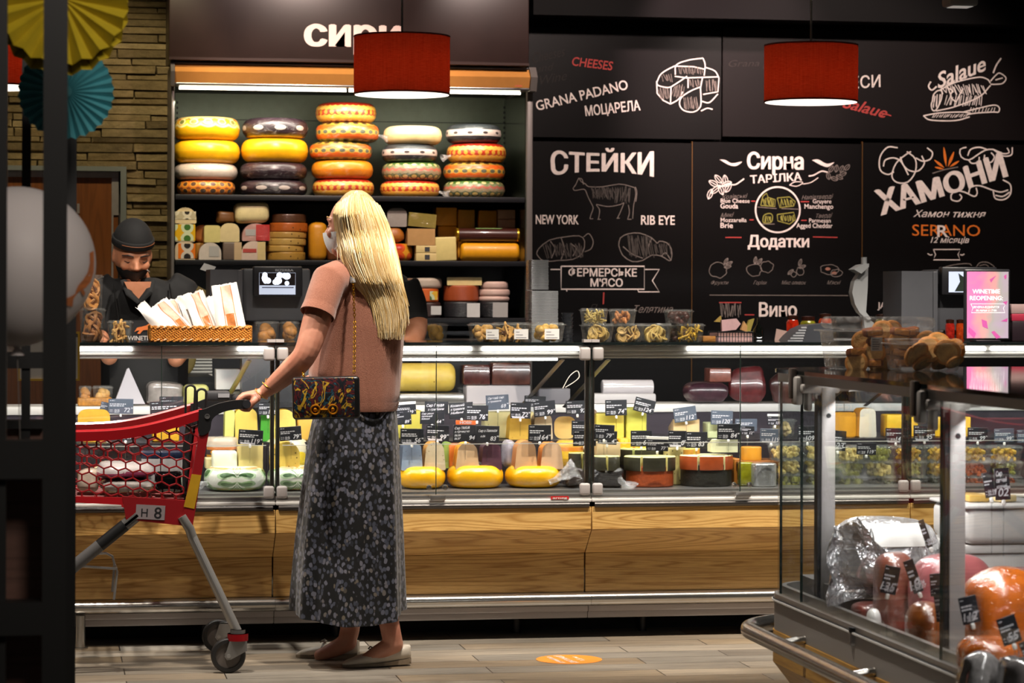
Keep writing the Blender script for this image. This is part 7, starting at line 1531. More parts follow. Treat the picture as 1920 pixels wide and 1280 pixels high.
for i,(cx,dy,n) in enumerate(((1606,.0,2),(1622,.02,3),(1640,.0,4),(1660,.03,4),(1684,.0,4),(1708,.02,4),(1732,.0,3),(1748,.04,3),(1650,.075,4),(1690,.08,4),(1722,.08,4))):
 q2=P(cx,689,6.54)
 for j in range(n):rusk(0 if (i+j)%3 else 1,(q2.x+rr.uniform(-.006,.006),6.535+dy+rr.uniform(0,.01),z+.016+j*.0262),(rr.uniform(-.12,.12),rr.uniform(-.18,.18),rr.uniform(-.5,.5)),.96,'brown rusk among the pile inside the large clear box',g1)
p,z,w,h=rusk_box('small clear box of big toast slices in front of the large rusk box',(1683,632,1812,691),6.33,.14,.16,0, True,2, False)
g2='toast slices in the small clear box'
for i,(cx,cy,sc,ex,ez) in enumerate(((1706,668,.8,.2,.8),(1720,662,1.05,.5,.5),(1742,655,1.1,-.3,-.3),(1760,645,1.05,-.5,.2),(1776,660,1.1,.3,-.5),(1792,655,.9,.1,-.9),(1730,680,.9,.9,.2),(1768,679,1.0,1.1,-.2),(1790,678,.8,.9,.3))):
 q2=P(cx,cy,6.37+.012*(i%4));rusk(1,(q2.x,q2.y,max(q2.z,z+.02)),(ex,rr.uniform(-.4,.4),ez),sc,'golden round toast slice inside the small clear box',g2)
# ================================================================== shopping cart
CYN,CYF=9.27,9.80
RP=M('red cart plastic','#b5101c',.38,var=.06,vs=8,coat=.3);RPD=M('deep red plastic','#8a0c14',.45);CBK=M('cart black','#141416',.45);CHR_=M('cart chrome','#a9a7a5',.3,.6,var=.06,vs=8)
t=thing('shopping_cart','red plastic shopping cart with hexagon mesh sides, marked Н 8','shopping cart',P(330,1263,CYN)*1.0);t.location.z=0;CART=t
def c2(px,py,Y=CYN,Yp=None):
 """point of the near side's outline, carried to plane Y"""
 p=P(px,py,CYN); return Vector((p.x,Y,p.z))
XL=70
for side,Y in (('near',CYN),('far',CYF)):
 s=1 if side=='near' else -1
 # rim: soft S-curve band
 up=cur([(XL,806),(145,806),(215,803),(270,795),(330,780),(378,766)],40);lo=cur([(XL,827),(145,827),(215,824),(270,816),(330,801),(374,787)],40)
 mb=MB();rings=[]
 for (a,b2),(c,d) in zip(up,lo):
  pu,pl=c2(a,b2),c2(c,d);yo=Y-s*.012;yi=Y+s*.016
  rings.append([(pl.x,yo,pl.z),(pu.x,yo-s*.004,pu.z-.006),(pu.x,yo+s*.004,pu.z),(pu.x,yi-s*.004,pu.z),(pu.x,yi,pu.z-.006),(pl.x,yi-s*.012,pl.z)])
 mb.loft(rings);mb.build('basket_rim',RP,t,smooth=50)
 # hexagon mesh
 poly=[c2(a,b2) for a,b2 in [(XL,822),(215,818),(300,805),(372,783),(384,790),(350,940),(XL,934)]];poly=[(p.x,p.z) for p in poly]
 def inside(x,z):
  c= False;j=len(poly)-1
  for i in range(len(poly)):
   xi,zi=poly[i];xj,zj=poly[j]
   if (zi>z)!=(zj>z) and x<(xj-xi)*(z-zi)/(zj-zi)+xi:c= not c
   j=i
  return c
 mb=MB();k=mpp(250,CYN);hw,hh=27*k,16.5*k;o0=c2(140,800);sk=-.14
 seen=set()
 def hp(i,j,v):  # vertices of hexagon cell (i, j)
  cx=i*hw*1.0+(j%2)*hw/2;cz=-j*hh
  q2=[(hw/2,hh*.31),(0,hh*.69),(-hw/2,hh*.31),(-hw/2,-hh*.31),(0,-hh*.69),(hw/2,-hh*.31)][v]
  x,z=cx+q2[0],cz+q2[1]; return (o0.x+x,o0.z+z+sk*x*1.0+.012)
 for i in range(-5,12):
  for j in range(-3,14):
   for v in range(6):
    a,b2=hp(i,j,v),hp(i,j,(v+1)%6);key=tuple(sorted((tuple(round(q2,4) for q2 in a),tuple(round(q2,4) for q2 in b2))))
    if key in seen: continue
    seen.add(key)
    if inside(*a) and inside(*b2):mb.tube([(a[0],Y,a[1]),(b2[0],Y,b2[1])],.0021,5,cap=False,sx=1,sy=1.4)
 mb.build('basket_mesh',RPD if side=='far' else RPD,t)
 # lower rail and rear upright
 mb=MB();mb.loft([[(c2(a,b2).x,y,c2(a,b2).z) for y in (Y-.008,Y+.008)]+[(c2(a,d).x,y,c2(a,d).z) for y in (Y+.008,Y-.008)] for a,b2,d in ((XL,929,938),(230,932,946))]);mb.build('lower_rail',RP,t,smooth=0)
 mb=MB();mb.prism([(c2(a,b2).x,c2(a,b2).z) for a,b2 in [(374,812),(392,806),(384,850),(361,985),(338,980),(352,930)]],Y-.014,Y+.014);mb.build('rear_upright',RPD,t,smooth=20)
 # base block
 mb=MB();mb.prism([(c2(a,b2).x,c2(a,b2).z) for a,b2 in [(229,930),(352,938),(361,985),(345,985),(236,973)]],Y-.012,Y+.012);mb.build('base_block',RPD,t,smooth=20)
 # black handle bracket and arm
 arm=[(372,768),(384,766),(410,756),(440,750),(462,750),(470,757),(464,765),(440,767),(415,773),(398,785),(392,808),(373,813)]
 mb=MB();mb.prism([(c2(a,b2).x,c2(a,b2).z) for a,b2 in cur(arm+[arm[0]],60)[:-1]],Y-.017,Y+.017);mb.build('handle_arm',CBK,t,smooth=30)
 mb=MB();q2=c2(388,780);mb.lathe([(.0001,0),(.009,0),(.009,.0025),(.006,.0025),(.006,.0015),(.0001,.0015)],18,Matrix.Translation((q2.x,Y-.0172,q2.z))@Matrix.Rotation(PI/2,4,'X'));mb.build('screw',M('screw grey','#8a8888',.3,.7),t)
 # rear leg and front strut
 a,b2=c2(347,978),c2(446,1186)
 if side=='far': pass
 mb=MB();mb.tube([tuple(a+Vector((-.012,s*.01,.02))),tuple(a.lerp(b2,.06)+Vector((.004,s*.01,0))),tuple(a.lerp(b2,.14)),tuple(b2)],[.022,.0225,.0225,.0225],14,sx=.74,sy=.6,up=(0,1,0));mb.build('rear_leg',CHR_,t)
 a2,b3=c2(258,965),c2(60,1125)
 mb=MB();mb.tube([tuple(a2),tuple(b3)],.0245,14,sx=.85,sy=.6,up=(0,1,0));o=mb.build('front_strut',CHR_,t)
 if s==1:
  for u0,u1,m in ((.12,.36,CBK),(.36,.62,M('grey sticker','#5c5a5a',.4)),(.62,.8,CBK)):
   mb=MB();mb.tube([tuple(a2.lerp(b3,u0)),tuple(a2.lerp(b3,u1))],.0254,14,sx=.85,sy=.6,up=(0,1,0));mb.build('strut_sticker',m,o)
 # caster
 mb=MB();mb.cyl(b2+Vector((0,0,-.002)),b2+Vector((0,0,-.026)),.036,n=20);mb.build('caster_collar',RP,t)
 mb=MB();mb.cyl(b2+Vector((0,0,.012)),b2+Vector((0,0,-.0015)),.026,n=16);mb.build('caster_stem',CHR_,t)
 R=.06;wc=Vector((c2(428,1200).x,Y,R+.001))
 for q3 in (-1,1):
  mb=MB();yy=Y+q3*.023;mb.prism([(b2.x+.03,b2.z-.0265),(b2.x-.03,b2.z-.0265),(wc.x-.014,wc.z-.002),(wc.x-.006,wc.z-.014),(wc.x+.008,wc.z-.012),(b2.x+.03,b2.z-.06)],yy-.0015,yy+.0015);mb.build('caster_fork',M('zinc fork','#9a9896',.35,.7),t,smooth=20)
 mb=MB();mb.bb(b2.x-.03,b2.x+.03,Y-.0245,Y+.0245,b2.z-.03,b2.z-.0262);mb.build('caster_plate',M('zinc fork','#9a9896',.35,.7),t)
 mb=MB();mb.lathe([(R-.016,-.014),(R-.004,-.014),(R,-.009),(R,.009),(R-.004,.014),(R-.016,.014),(R-.016,-.014)],36,Matrix.Translation(wc)@Matrix.Rotation(PI/2,4,'X'));wh=mb.build('wheel',M('caster rubber','#1d1c1c',.5),t)
 mb=MB();mb.lathe([(.0001,-.012),(.012,-.013),(.014,-.008),(R-.0162,-.008),(R-.0162,.008),(.014,.008),(.012,.013),(.0001,.012)],30,Matrix.Translation(wc)@Matrix.Rotation(PI/2,4,'X'));mb.build('hub',M('caster hub','#5b5450',.4),wh)
 mb=MB();mb.cyl(wc+Vector((0,-.027,0)),wc+Vector((0,.027,0)),.007);mb.build('axle',CHR_,wh)
 # front caster (behind the dark column)
 mb=MB();w2=Vector((b3.x-.02,Y,.05));mb.lathe([(.036,-.012),(.05,-.012),(.05,.012),(.036,.012),(.036,-.012)],28,Matrix.Translation(w2)@Matrix.Rotation(PI/2,4,'X'));mb.lathe([(.0001,-.008),(.0358,-.008),(.0358,.008),(.0001,.008)],20,Matrix.Translation(w2)@Matrix.Rotation(PI/2,4,'X'));mb.build('front_wheel',M('caster rubber','#1d1c1c',.5),t)
 mb=MB();mb.tube([tuple(b3),(w2.x,Y+.02,.1),(w2.x,Y+.02,.05)],.012,8);mb.build('front_fork',CHR_,t)
# floor, front and rear panels of the basket
mb=MB()
for i in range(14):x=c2(XL,932).x+(c2(350,940).x-c2(XL,932).x)*i/13;mb.cyl((x,CYN,c2(200,934).z),(x,CYF,c2(200,934).z),.003,n=6)
for j in range(8):y=CYN+(CYF-CYN)*(j+.5)/8;mb.cyl((c2(XL,932).x,y,c2(200,934).z+.004),(c2(350,940).x,y,c2(350,938).z+.004),.003,n=6)
mb.build('basket_floor',RPD,t)
mb=MB();a,b2=c2(XL,815),c2(XL,934);mb.bb(a.x-.01,a.x+.005,CYN,CYF,a.z-.03,a.z)
for i in range(9):y=CYN+(CYF-CYN)*i/8;mb.cyl((a.x,y,b2.z),(a.x,y,a.z-.02),.003,n=6)
mb.build('front_panel',RPD,t)
mb=MB();a,b2=c2(346,795),c2(340,940)
for i in range(9):y=CYN+.03+(CYF-CYN-.06)*i/8;mb.cyl((c2(347,940).x,y,b2.z),(c2(366,800).x,y,a.z),.004,n=6)
for f in (.1,.5,.9):mb.tube([(c2(347,940).x+(c2(366,800).x-c2(347,940).x)*f,y,b2.z+(a.z-b2.z)*f) for y in (CYN+.012,CYF-.012)],.005,6)
mb.build('rear_gate',CBK,t)
mb=MB();mb.tube([tuple(c2(462,757,CYN-.02)),tuple(c2(462,757,CYF+.02))],.0145,14);mb.build('handle_bar',M('handle dark','#26262a',.4),t)
mb=MB();p=c2(418,751,9.6);mb.box((p.x,9.56,p.z+.006),(.085,.11,.034),r=.008,rz=0);mb.build('coin_lock',M('coin lock grey','#3a3a3e',.45),t);mb=MB();mb.box((p.x+.018,9.5035,p.z+.009),(.04,.003,.014));mb.build('coin_lock_label',M('lock label','#9a9aa0',.4),t)
for cx,h0,Y in ((357,722,9.5),(378,729,9.42)):
 mb=MB();pts=[P(cx-9,776,Y)]+[P(cx+9*math.cos(a),h0+8-8*math.sin(a),Y) for a in [PI-PI*i/8 for i in range(9)]]+[P(cx+7,772,Y)];mb.tube(pts,.0042,8);mb.build('bag_hook',CBK,t)
# number plate and tape
q2=P(282,960,CYN-.0125);k=mpp(282,CYN);T=Matrix.Translation((q2.x,CYN-.0135,q2.z))@Matrix.Rotation(math.radians(3.5),4,'Y')
mb=MB();mb.box((0,0,0),(54*k,.001,27*k),T);o=mb.build('number_plate',M('number paper','#8f8386',.6,var=.05),t)
mb=MB();mb.text('Н',T@Matrix.Translation((-11*k,-.0008,-9*k)),15*k/.73,.012);mb.text('8',T@Matrix.Translation((14*k,-.0008,-11*k)),22*k/.73,.012);mb.build('lettering',M('black marker','#18161a',.6),o,smooth=0)
mb=MB();mb.prism([(c2(a,b2).x,c2(a,b2).z) for a,b2 in [(359,888),(377,890),(364,953),(344,949)]],CYN-.0155,CYN-.0142);mb.build('yellow_tape',M('yellow tape','#b58a14',.5,var=.1),t)
# wire rack under the basket
mb=MB();Q= lambda a,b2,Y:c2(a,b2,Y)
mb.tube([tuple(Q(150,1045,CYN+.1)),tuple(Q(200,1042,CYN+.1)),tuple(Q(212,1048,CYN+.1)),tuple(Q(216,1062,CYN+.1)),tuple(Q(212,1115,CYN+.1))],.0045,8);mb.tube([tuple(Q(150,1062,CYN+.02)),tuple(Q(218,1067,CYN+.02)),tuple(Q(220,1072,CYN+.02)),tuple(Q(214,1125,CYN+.02))],.0045,8);mb.tube([tuple(Q(217,1064,CYN+.1)),tuple(Q(219,1067,CYN+.02))],.004,8);mb.build('wire_rack',CHR_,t)
# ---- shopping in the cart
zb=c2(200,934).z+.009;SG='groceries in the shopping cart'
def gro(name,label,cat,sh,box,Y,d,m,**k):
 x0,y0,x1,y1=box; return item(sh,name,label,cat,box,Y,d,m, None,SG,base=k.pop('base',zb),**k)
gro('snack_pack','white and magenta plastic grocery pack lying in the cart','pack','lump',(182,882,284,915),9.36,.16,wheel_mat('white magenta pack',[(0,'#7a2748'),(.35,'#8f3a5a'),(.45,'#c9c2c2'),(1,'#cfc8c6')],.07,(5,.12), None,.8),base=zb+.045)
gro('snack_pack','shiny white and silver packs lying at the cart bottom','pack','lump',(190,908,288,934),9.34,.18,M('silver white pack','#b5b0ac',.2,coat=1,var=.45,vs=22))
gro('snack_pack','white and orange pack at the left in the cart','pack','lump',(146,890,186,934),9.38,.16,M('white orange pack','#c9b8a8',.3,coat=.8,var=.4,vs=14))
for i,(a,b2) in enumerate(((265,300),(302,342))):
 gro('milk_carton','%s grey carton with dark blue top in the cart'%('left','right')[i],'carton','box',(a,828,b2,900),9.5,.09,M('carton grey white','#a8a6a8',.35,var=.25,vs=16,coat=.5),r=.004,base=zb+.06 if False else zb,extra=[capr(.8,1.004,M('carton blue top','#1e2a44',.35,var=.4,vs=60),'carton_top')])
gro('plastic_bowl','black glossy plastic bowl in the cart beside the rear gate','bowl','lump',(290,893,343,936),9.33,.14,M('black gloss','#0d0d0f',.06,coat=1))
# ================================================================== people
def skinmat(name,c,c2_):
 m,nt,b=_new(name);q=N(nt);v=q.obj()
 q.put(b.inputs['Base Color'],q.ramp(q.noise(v,14,4),[(.35,c2_),(.65,c)]));b.inputs['Roughness'].default_value=.5
 b.inputs['Subsurface Weight'].default_value=.15;b.inputs['Subsurface Radius'].default_value=(.012,.005,.003);b.inputs['Subsurface Scale'].default_value=.6
 q.put(b.inputs['Normal'],q.bump(q.noise(v,220,3),.12,.002)); return m
SKIN=skinmat('fair skin','#c58a72','#b5765f');SKIN2=skinmat('tan skin','#c98a6a','#b57654')
def chain(mb,pts,rad,n=14,steps=5):
 """tapered limb through joints"""
 P3=[Vector(p) for p in pts];ext=[2*P3[0]-P3[1]]+P3+[2*P3[-1]-P3[-2]];re=[rad[0]]+list(rad)+[rad[-1]];o,r=[],[]
 for i in range(len(P3)-1):
  a,b2,c,d=ext[i:i+4]
  for j in range(steps):
   t=j/steps;o.append(.5*((2*b2)+(c-a)*t+(2*a-5*b2+4*c-d)*t*t+(3*b2-a-3*c+d)*t**3));r.append(re[i+1]+(re[i+2]-re[i+1])*t)
 o.append(P3[-1]);r.append(rad[-1]);mb.tube(o,r,n);mb.sph(o[0],r[0],12,8);mb.sph(o[-1],r[-1],12,8)
def head_shape(mb,c,f,sc=1.0,tilt=0.0):
 """head with brow, nose, cheeks, jaw and ears about centre c, facing f (horizontal), tilted down by tilt"""
 f=Vector((f[0],f[1],0)).normalized();l=Vector((-f.y,f.x,0));u=Vector((0,0,1))
 R3=Matrix.Rotation(tilt,4,l);f2=(R3@f).normalized();u2=(R3@u).normalized()
 T=Matrix(((l.x,f2.x,u2.x,c[0]),(l.y,f2.y,u2.y,c[1]),(l.z,f2.z,u2.z,c[2]),(0,0,0,1)))@Matrix.Scale(sc,4)
 def f3(v):  # narrow the lower face
  k=max(0,-v.z/.11); return Vector((v.x*(1-.28*k*k),v.y*(1-.06*k)+(.012*k),v.z))
 mb.sph((0,0,.0),(.074,.094,.112),28,20,T,0,f3)
 mb.sph((0,-.012,.03),(.076,.09,.085),24,16,T)
 mb.sph((0,.052,-.075),(.034,.038,.036),16,10,T)  # chin and jaw
 mb.tube([T@Vector(p) for p in ((0,.086,.018),(0,.096,-.004),(0,.108,-.026),(0,.1,-.034))],[.008,.009,.0135,.009],10)
 for s in (-1,1):
  mb.sph((s*.012,.095,-.03),(.008,.008,.007),8,6,T);mb.sph((s*.036,.068,-.022),(.026,.022,.022),12,8,T)
  mb.tube([T@Vector(p) for p in ((s*.008,.088,.022),(s*.03,.084,.028),(s*.052,.064,.022))],[.008,.0085,.006],8)  # brow ridge
  mb.sph((s*.075,-.006,-.008),(.008,.017,.03),12,10,T);mb.sph((s*.033,.071,.006),(.0135,.0135,.0125),12,8,T)  # ear, eyelid bulge
 mb.tube([T@Vector(p) for p in ((-.022,.085,-.056),(0,.094,-.055),(.022,.085,-.056))],[.004,.0065,.004],8);mb.tube([T@Vector(p) for p in ((-.018,.084,-.066),(0,.092,-.066),(.018,.084,-.066))],[.004,.007,.004],8)
 return T
def shell_patch(T,a0,a1,e0,e1,r,off=.004,n=20,m2=14):
 """cloth patch on the head ellipsoid: azimuth about the face direction, elevation"""
 mb=MB();vs=[]
 for j in range(m2+1):
  for i in range(n+1):
   a=a0+(a1-a0)*i/n;e=e0+(e1-e0)*j/m2;kz=max(0,-math.sin(e)*r[2]/.11)
   x=math.cos(e)*math.sin(a)*(r[0]+off)*(1-.28*kz*kz);y=math.cos(e)*math.cos(a)*(r[1]+off)+.012*kz+.022*math.exp(-(a/.28)**2)*(1 if e>-.9 else .6);z=math.sin(e)*(r[2]+off);vs.append(T@Vector((x,y,z)))
 k=len(vs);inn=[v+(T@Vector((0,0,0))-v).normalized()*.0022 for v in vs];W=n+1
 fs=[(j*W+i,j*W+i+1,(j+1)*W+i+1,(j+1)*W+i) for j in range(m2) for i in range(n)]
 mb.add(vs+inn,fs+[tuple(q2+k for q2 in f[::-1]) for f in fs]); return mb
def hand_grip(mb,wrist,palm,fdir,across,bar,rb,curl_sign=1,s=1.0):
 """closed hand: knuckles in a row along 'across', fingers bent round a bar, thumb from the palm's side"""
 wrist,palm,bar=Vector(wrist),Vector(palm),Vector(bar);fd=Vector(fdir).normalized();ac=Vector(across).normalized();up=ac.cross(fd);up=up if up.z>0 else -up
 mb.loft([[tuple(wrist+fd*(0)+ac*(math.cos(a)*.022)+up*(math.sin(a)*.019)) for a in [2*PI*j/14 for j in range(14)]],[tuple(palm-fd*.012+ac*(math.cos(a)*.036)+up*(math.sin(a)*.019)) for a in [2*PI*j/14 for j in range(14)]],[tuple(palm+fd*.026+ac*(math.cos(a)*.040)+up*(math.sin(a)*.0155)) for a in [2*PI*j/14 for j in range(14)]]])
 for i,(o,L) in enumerate(((-.031,.92),(-.0105,1.04),(.0105,1.0),(.031,.84))):
  k0=palm+fd*.026+ac*o+up*.004;r=rb+.0085;c=bar+ac*o*1.05
  pts=[k0-fd*.02,k0]
  st=math.atan2((k0-c).dot(up),(k0-c).dot(fd));st=max(.6,min(2.2,st))
  for j in range(1,6):a=st-(st+1.75*L)*j/5;pts.append(c+fd*(math.cos(a)*r)+up*(math.sin(a)*r))
  mb.tube(pts,[.0092,.0105,.0094,.0088,.0084,.0078,.0066],10);mb.sph(pts[-1],.0066,8,6);mb.sph(pts[1],.0112,10,8);mb.sph(pts[3],.0092,8,6)
 th=[palm-fd*.02-ac*.026-up*.008,palm+fd*.004-ac*.04-up*.022,bar-ac*.036-up*(rb+.008)-fd*.006,bar-ac*.016-up*(rb+.009)+fd*.004]
 mb.tube(th,[.0135,.012,.0105,.0078],10);mb.sph(th[-1],.0078,8,6)
# ------------------------------------------------------------------ shopper
WY=9.42
t=thing('person','person with long blonde hair, beige top, dark patterned skirt and white shoes, pushing the cart','person',(P(690,1243,WY).x,WY,0));WOM=t
W= lambda px,py,Y=WY:P(px,py,Y)
wf=Vector((-.87,.5,0)).normalized()
bmb=MB();hc=W(664,424,9.42);HT=head_shape(bmb,hc,(wf.x,wf.y),1.0,.04)
chain(bmb,[W(668,505,9.43),W(663,455,9.41)],[.058,.05])
chain(bmb,[W(672,520,9.43),W(676,600,9.44),W(670,700,9.44),W(664,800,9.44),W(664,860,9.44)],[.07,.115,.105,.125,.12])
chain(bmb,[W(640,522,9.40),W(614,535,9.30)],[.06,.055])
chain(bmb,[W(614,535,9.30),W(594,600,9.27),W(573,662,9.25),W(547,692,9.28),W(522,714,9.31),W(497,734,9.335)],[.054,.05,.042,.041,.034,.0235])
chain(bmb,[W(700,525,9.52),W(712,540,9.60),W(690,640,9.72),W(620,700,9.74),W(570,720,9.70)],[.055,.05,.042,.035,.024])
bar=c2(462,757,9.36);bar0=c2(462,757,9.36)
hand_grip(bmb,W(497,734,9.335),W(473,741,9.35),(-1,.05,-.12),(0,1,0),(bar.x,9.35,bar.z),.0148)
f1=PZ(628,1236,.0);f2=PZ(716,1249,.0)
# legs and feet
chain(bmb,[W(650,860,9.46),W(650,1010,9.47),W(660,1090,9.49),W(657,1170,f1.y),W(651,1200,f1.y)],[.1,.062,.052,.036,.034])
chain(bmb,[W(682,860,9.40),W(696,1010,9.40),W(713,1090,9.39),W(730,1170,f2.y),W(737,1205,f2.y)],[.1,.062,.052,.036,.035])
chain(bmb,[W(652,1203,f1.y),W(630,1215,f1.y),W(600,1228,f1.y)],[.034,.03,.022]);chain(bmb,[W(738,1207,f2.y),W(712,1222,f2.y),W(684,1238,f2.y)],[.035,.03,.022])
body=remesh(bmb,'body',SKIN,t,.0042,3)
# mask, ear loop, closed lid
MK=M('white mask cloth','#d9dde0',.75,bump=.2,bs=150)
shell_patch(HT,-1.25,1.25,-.95,-.16,(.074,.094,.112),.006).build('face_mask',MK,t,smooth=60)
mb=MB();mb.tube([HT@Vector(p) for p in ((.062,.05,-.022),(.072,.02,-.012),(.078,-.004,.004))],.0017,6);mb.tube([HT@Vector(p) for p in ((.05,.055,-.08),(.068,.02,-.05),(.077,-.01,-.03))],.0017,6)
mb.v=mb.v;mb.build('mask_loop',MK,t)
for s in (-1,1):
 mb=MB();mb.tube([HT@Vector(p) for p in ((s*.022,.0855,.004),(s*.033,.0862,.0),(s*.045,.0785,.003))],[.001,.0018,.001],6);mb.build('eyelashes',M('lash brown','#3a2418',.7),t)
 mb=MB();mb.tube([HT@Vector(p) for p in ((s*.014,.0935,.03),(s*.034,.088,.036),(s*.052,.0695,.031))],[.0015,.003,.0012],6);mb.build('eyebrow',M('brow blonde','#9a7440',.8),t)
# top
def knit():
 m,nt,b=_new('beige knit');q=N(nt);v=q.obj();f=q.noise(q.map(v,(1,1,.6)),420,3,.6)
 q.put(b.inputs['Base Color'],q.ramp(f,[(.3,'#83513f'),(.7,'#9e6a56')]));b.inputs['Roughness'].default_value=.85;b.inputs['Sheen Weight'].default_value=.25;b.inputs['Specular IOR Level'].default_value=.2
 q.put(b.inputs['Normal'],q.bump(f,.35,.004)); return m
def ringy(xl,xr,py,Yc,dep,n=40,fold=0.0,nf=7,ph=0.0,sag=0.0,px_=None):
 a,b2=P(xl,py,Yc),P(xr,py,Yc);cx,rx=(a.x+b2.x)/2,(b2.x-a.x)/2;L=[]
 for j in range(n):
  g=2*PI*j/n;k=1+fold*(math.sin(nf*g+ph)+.5*math.sin((nf*2+1)*g+ph*1.7));e= lambda c:math.copysign(abs(c)**.85,c)
  L.append((cx+rx*e(math.cos(g))*k,Yc+dep*e(math.sin(g))*k,a.z+(b2.z-a.z)*(.5+.5*math.cos(g))+sag*math.sin(g*2+ph)))
 return L
mb=MB()
rs=[(492,646,694,9.43,.055),(503,630,712,9.43,.075),(516,612,736,9.43,.10),(535,600,752,9.43,.122),(565,596,757,9.43,.135),(610,600,757,9.43,.14),(655,590,754,9.43,.14),(700,578,750,9.43,.142),(740,586,747,9.43,.143),(758,600,742,9.43,.142),(766,612,736,9.43,.136)]
mb.loft([ringy(a,b2,y,Yc,d,44,.02 if i>4 else .004,5,.8+i*.06) for i,(y,a,b2,Yc,d) in enumerate(rs)])
# boxy short sleeve: tube from shoulder to cuff, open looking end
sh,cu=W(616,528,9.30),W(597,584,9.26);mb.tube([tuple(W(640,520,9.38)),tuple(sh),tuple(sh.lerp(cu,.5)),tuple(cu)],[.066,.064,.061,.06],20)
mb.tube([tuple(W(690,520,9.50)),tuple(W(712,535,9.56)),tuple(W(712,590,9.62))],[.066,.064,.06],16)
top=remesh(mb,'knit_top',knit(),t,.0075,5)
mb=MB();d=(cu-sh).normalized();x,y,_=frame_z(d)
mb.loft([[tuple(cu+d*dd+(x*math.cos(a)+y*math.sin(a))*R) for a in [2*PI*j/26 for j in range(26)]] for dd,R in ((-.03,.0585),(-.004,.0615),(.012,.0625),(.0135,.060),(.0,.056),(-.02,.05))],0, False);mb.build('sleeve_cuff',knit(),t)
mb=MB();mb.loft([ringy(a,b2,y,9.43,d,44,.02,5,1.38) for y,a,b2,d in ((752,592,746,.147),(764,600,743,.147),(769,603,741,.145),(768,606,738,.139))],0, False);mb.build('hem',knit(),t)
# skirt
def petals():
 m,nt,b=_new('dark petal print');q=N(nt);v=q.obj();dv=q.n('ShaderNodeVectorMath',operation='ADD');q.put(dv.inputs[0],q.map(v,(1,1,.72)))
 nz=q.n('ShaderNodeTexNoise');nz.inputs['Scale'].default_value=30;q.put(nz.inputs['Vector'],v);sc=q.n('ShaderNodeVectorMath',operation='SCALE');q.put(sc.inputs[0],nz.outputs['Color']);sc.inputs['Scale'].default_value=.012;q.put(dv.inputs[1],sc.outputs[0])
 ed=q.voro(dv.outputs[0],78,'F1',0);cellc=q.voro(dv.outputs[0],78,'F1',1);sx_,sy_,sz_=q.sep(cellc)
 pet=q.ramp(ed,[(.45,1.0),(.58,0.0)]);on=q.ramp(sx_,[(.22,0.0),(.27,1.0)])
 tint=q.ramp(sy_,[(0,'#2f323e'),(.45,'#4c4f5d'),(.8,'#696874'),(1,'#62594c')])
 q.put(b.inputs['Base Color'],q.mix(q.math('MULTIPLY',pet,on),hx('#060608'),tint));b.inputs['Roughness'].default_value=.6;b.inputs['Sheen Weight'].default_value=.15;b.inputs['Specular IOR Level'].default_value=.3; return m
mb=MB();rs=[]
SK=[(758,600,742,.125),(775,589,744,.13),(830,577,748,.145),(900,567,752,.162),(1000,554,757,.182),(1080,546,760,.196),(1125,542,762,.204),(1146,541,763,.207)]
for i,(y,a,b2,d) in enumerate(SK):
 f=i/(len(SK)-1);rs.append(ringy(a+8*f,b2-8*f,y,9.43,d,96,.012+.05*f,7,.6+.35*f,.012*f if i==len(SK)-1 else 0))
# lower hem at the front half
rs[-1]=[(x,y,z-.022*max(0,-math.sin(2*PI*j/96+.5))) for j,(x,y,z) in enumerate(rs[-1])]
cxs=sum(v[0] for v in rs[-1])/96
inner=[(cxs+(x-cxs)*.96,9.43+(y-9.43)*.96,z+.01) for x,y,z in rs[-1]]
mb.loft(rs+[inner],0, False);mb.build('skirt',petals(),t,smooth=70)
# shoes
SH=M('off white leather','#cfc4b4',.42,var=.06,vs=12);SHS=M('shoe sole','#8a7a66',.6);SHI=M('shoe seam','#6d6052',.6)
def shoe(toe,heel,Y0,yawpx,lift=0.0):
 a,b2=PZ(*toe,.0),PZ(*heel,.0);d=Vector((b2.x-a.x,b2.y-a.y,0));L=d.length;d.normalize();s=Vector((-d.y,d.x,0))
 T=Matrix(((d.x,s.x,0,a.x),(d.y,s.y,0,a.y),(0,0,1,0.001),(0,0,0,1)))@Matrix.Rotation(-lift,4,'Y')
 o=thing_part= None
 sec=[(0,.012,.004,.012),(.02,.028,.004,.024),(.06,.038,.004,.036),(.12,.042,.004,.05),(.17,.036,.006,.058),(.21,.033,.010,.062),(.235,.031,.012,.066),(.25,.02,.016,.064)]
 k=L/.25;mb=MB();rings=[]
 for x,w,z0,z1 in sec:
  ring=[]
  for j in range(20):
   g=2*PI*j/20;c,sn=math.cos(g),math.sin(g);ring.append(T@Vector((x*k,w*math.copysign(abs(c)**.8,c),(z0+z1)/2+(z1-z0)/2*math.copysign(abs(sn)**.75,sn))))
  rings.append([tuple(v) for v in ring])
 mb.loft(rings);sh_=mb.build('shoe',SH,t,smooth=60)
 mb=MB();rings=[]
 for x,w,z0,z1 in sec:rings.append([tuple(T@Vector((x*k,sx*w*1.02,zz_))) for sx,zz_ in ((-1,-.001),(1,-.001),(1,z0+.005),(-1,z0+.005))])
 mb.loft(rings);mb.build('sole',SHS,sh_)
 mb=MB();mb.bb(L*.72,L*.99,-.027,.027,-.0005,.016,r=.004,T=T);mb.build('heel',SHS,sh_)
 mb=MB();zt=.052  # band with a small knot over the instep
 mb.tube([T@Vector((.112*k,y,zt-9*y*y)) for y in (-.04,-.02,0,.02,.04)],.004,8);mb.tube([T@Vector(p) for p in ((.1*k,-.012,.056),(.108*k,-.02,.062),(.118*k,-.012,.058),(.112*k,0,.056),(.118*k,.012,.058),(.108*k,.02,.062),(.1*k,.012,.056))],.003,8);mb.build('bow',SHI,sh_)
 return sh_
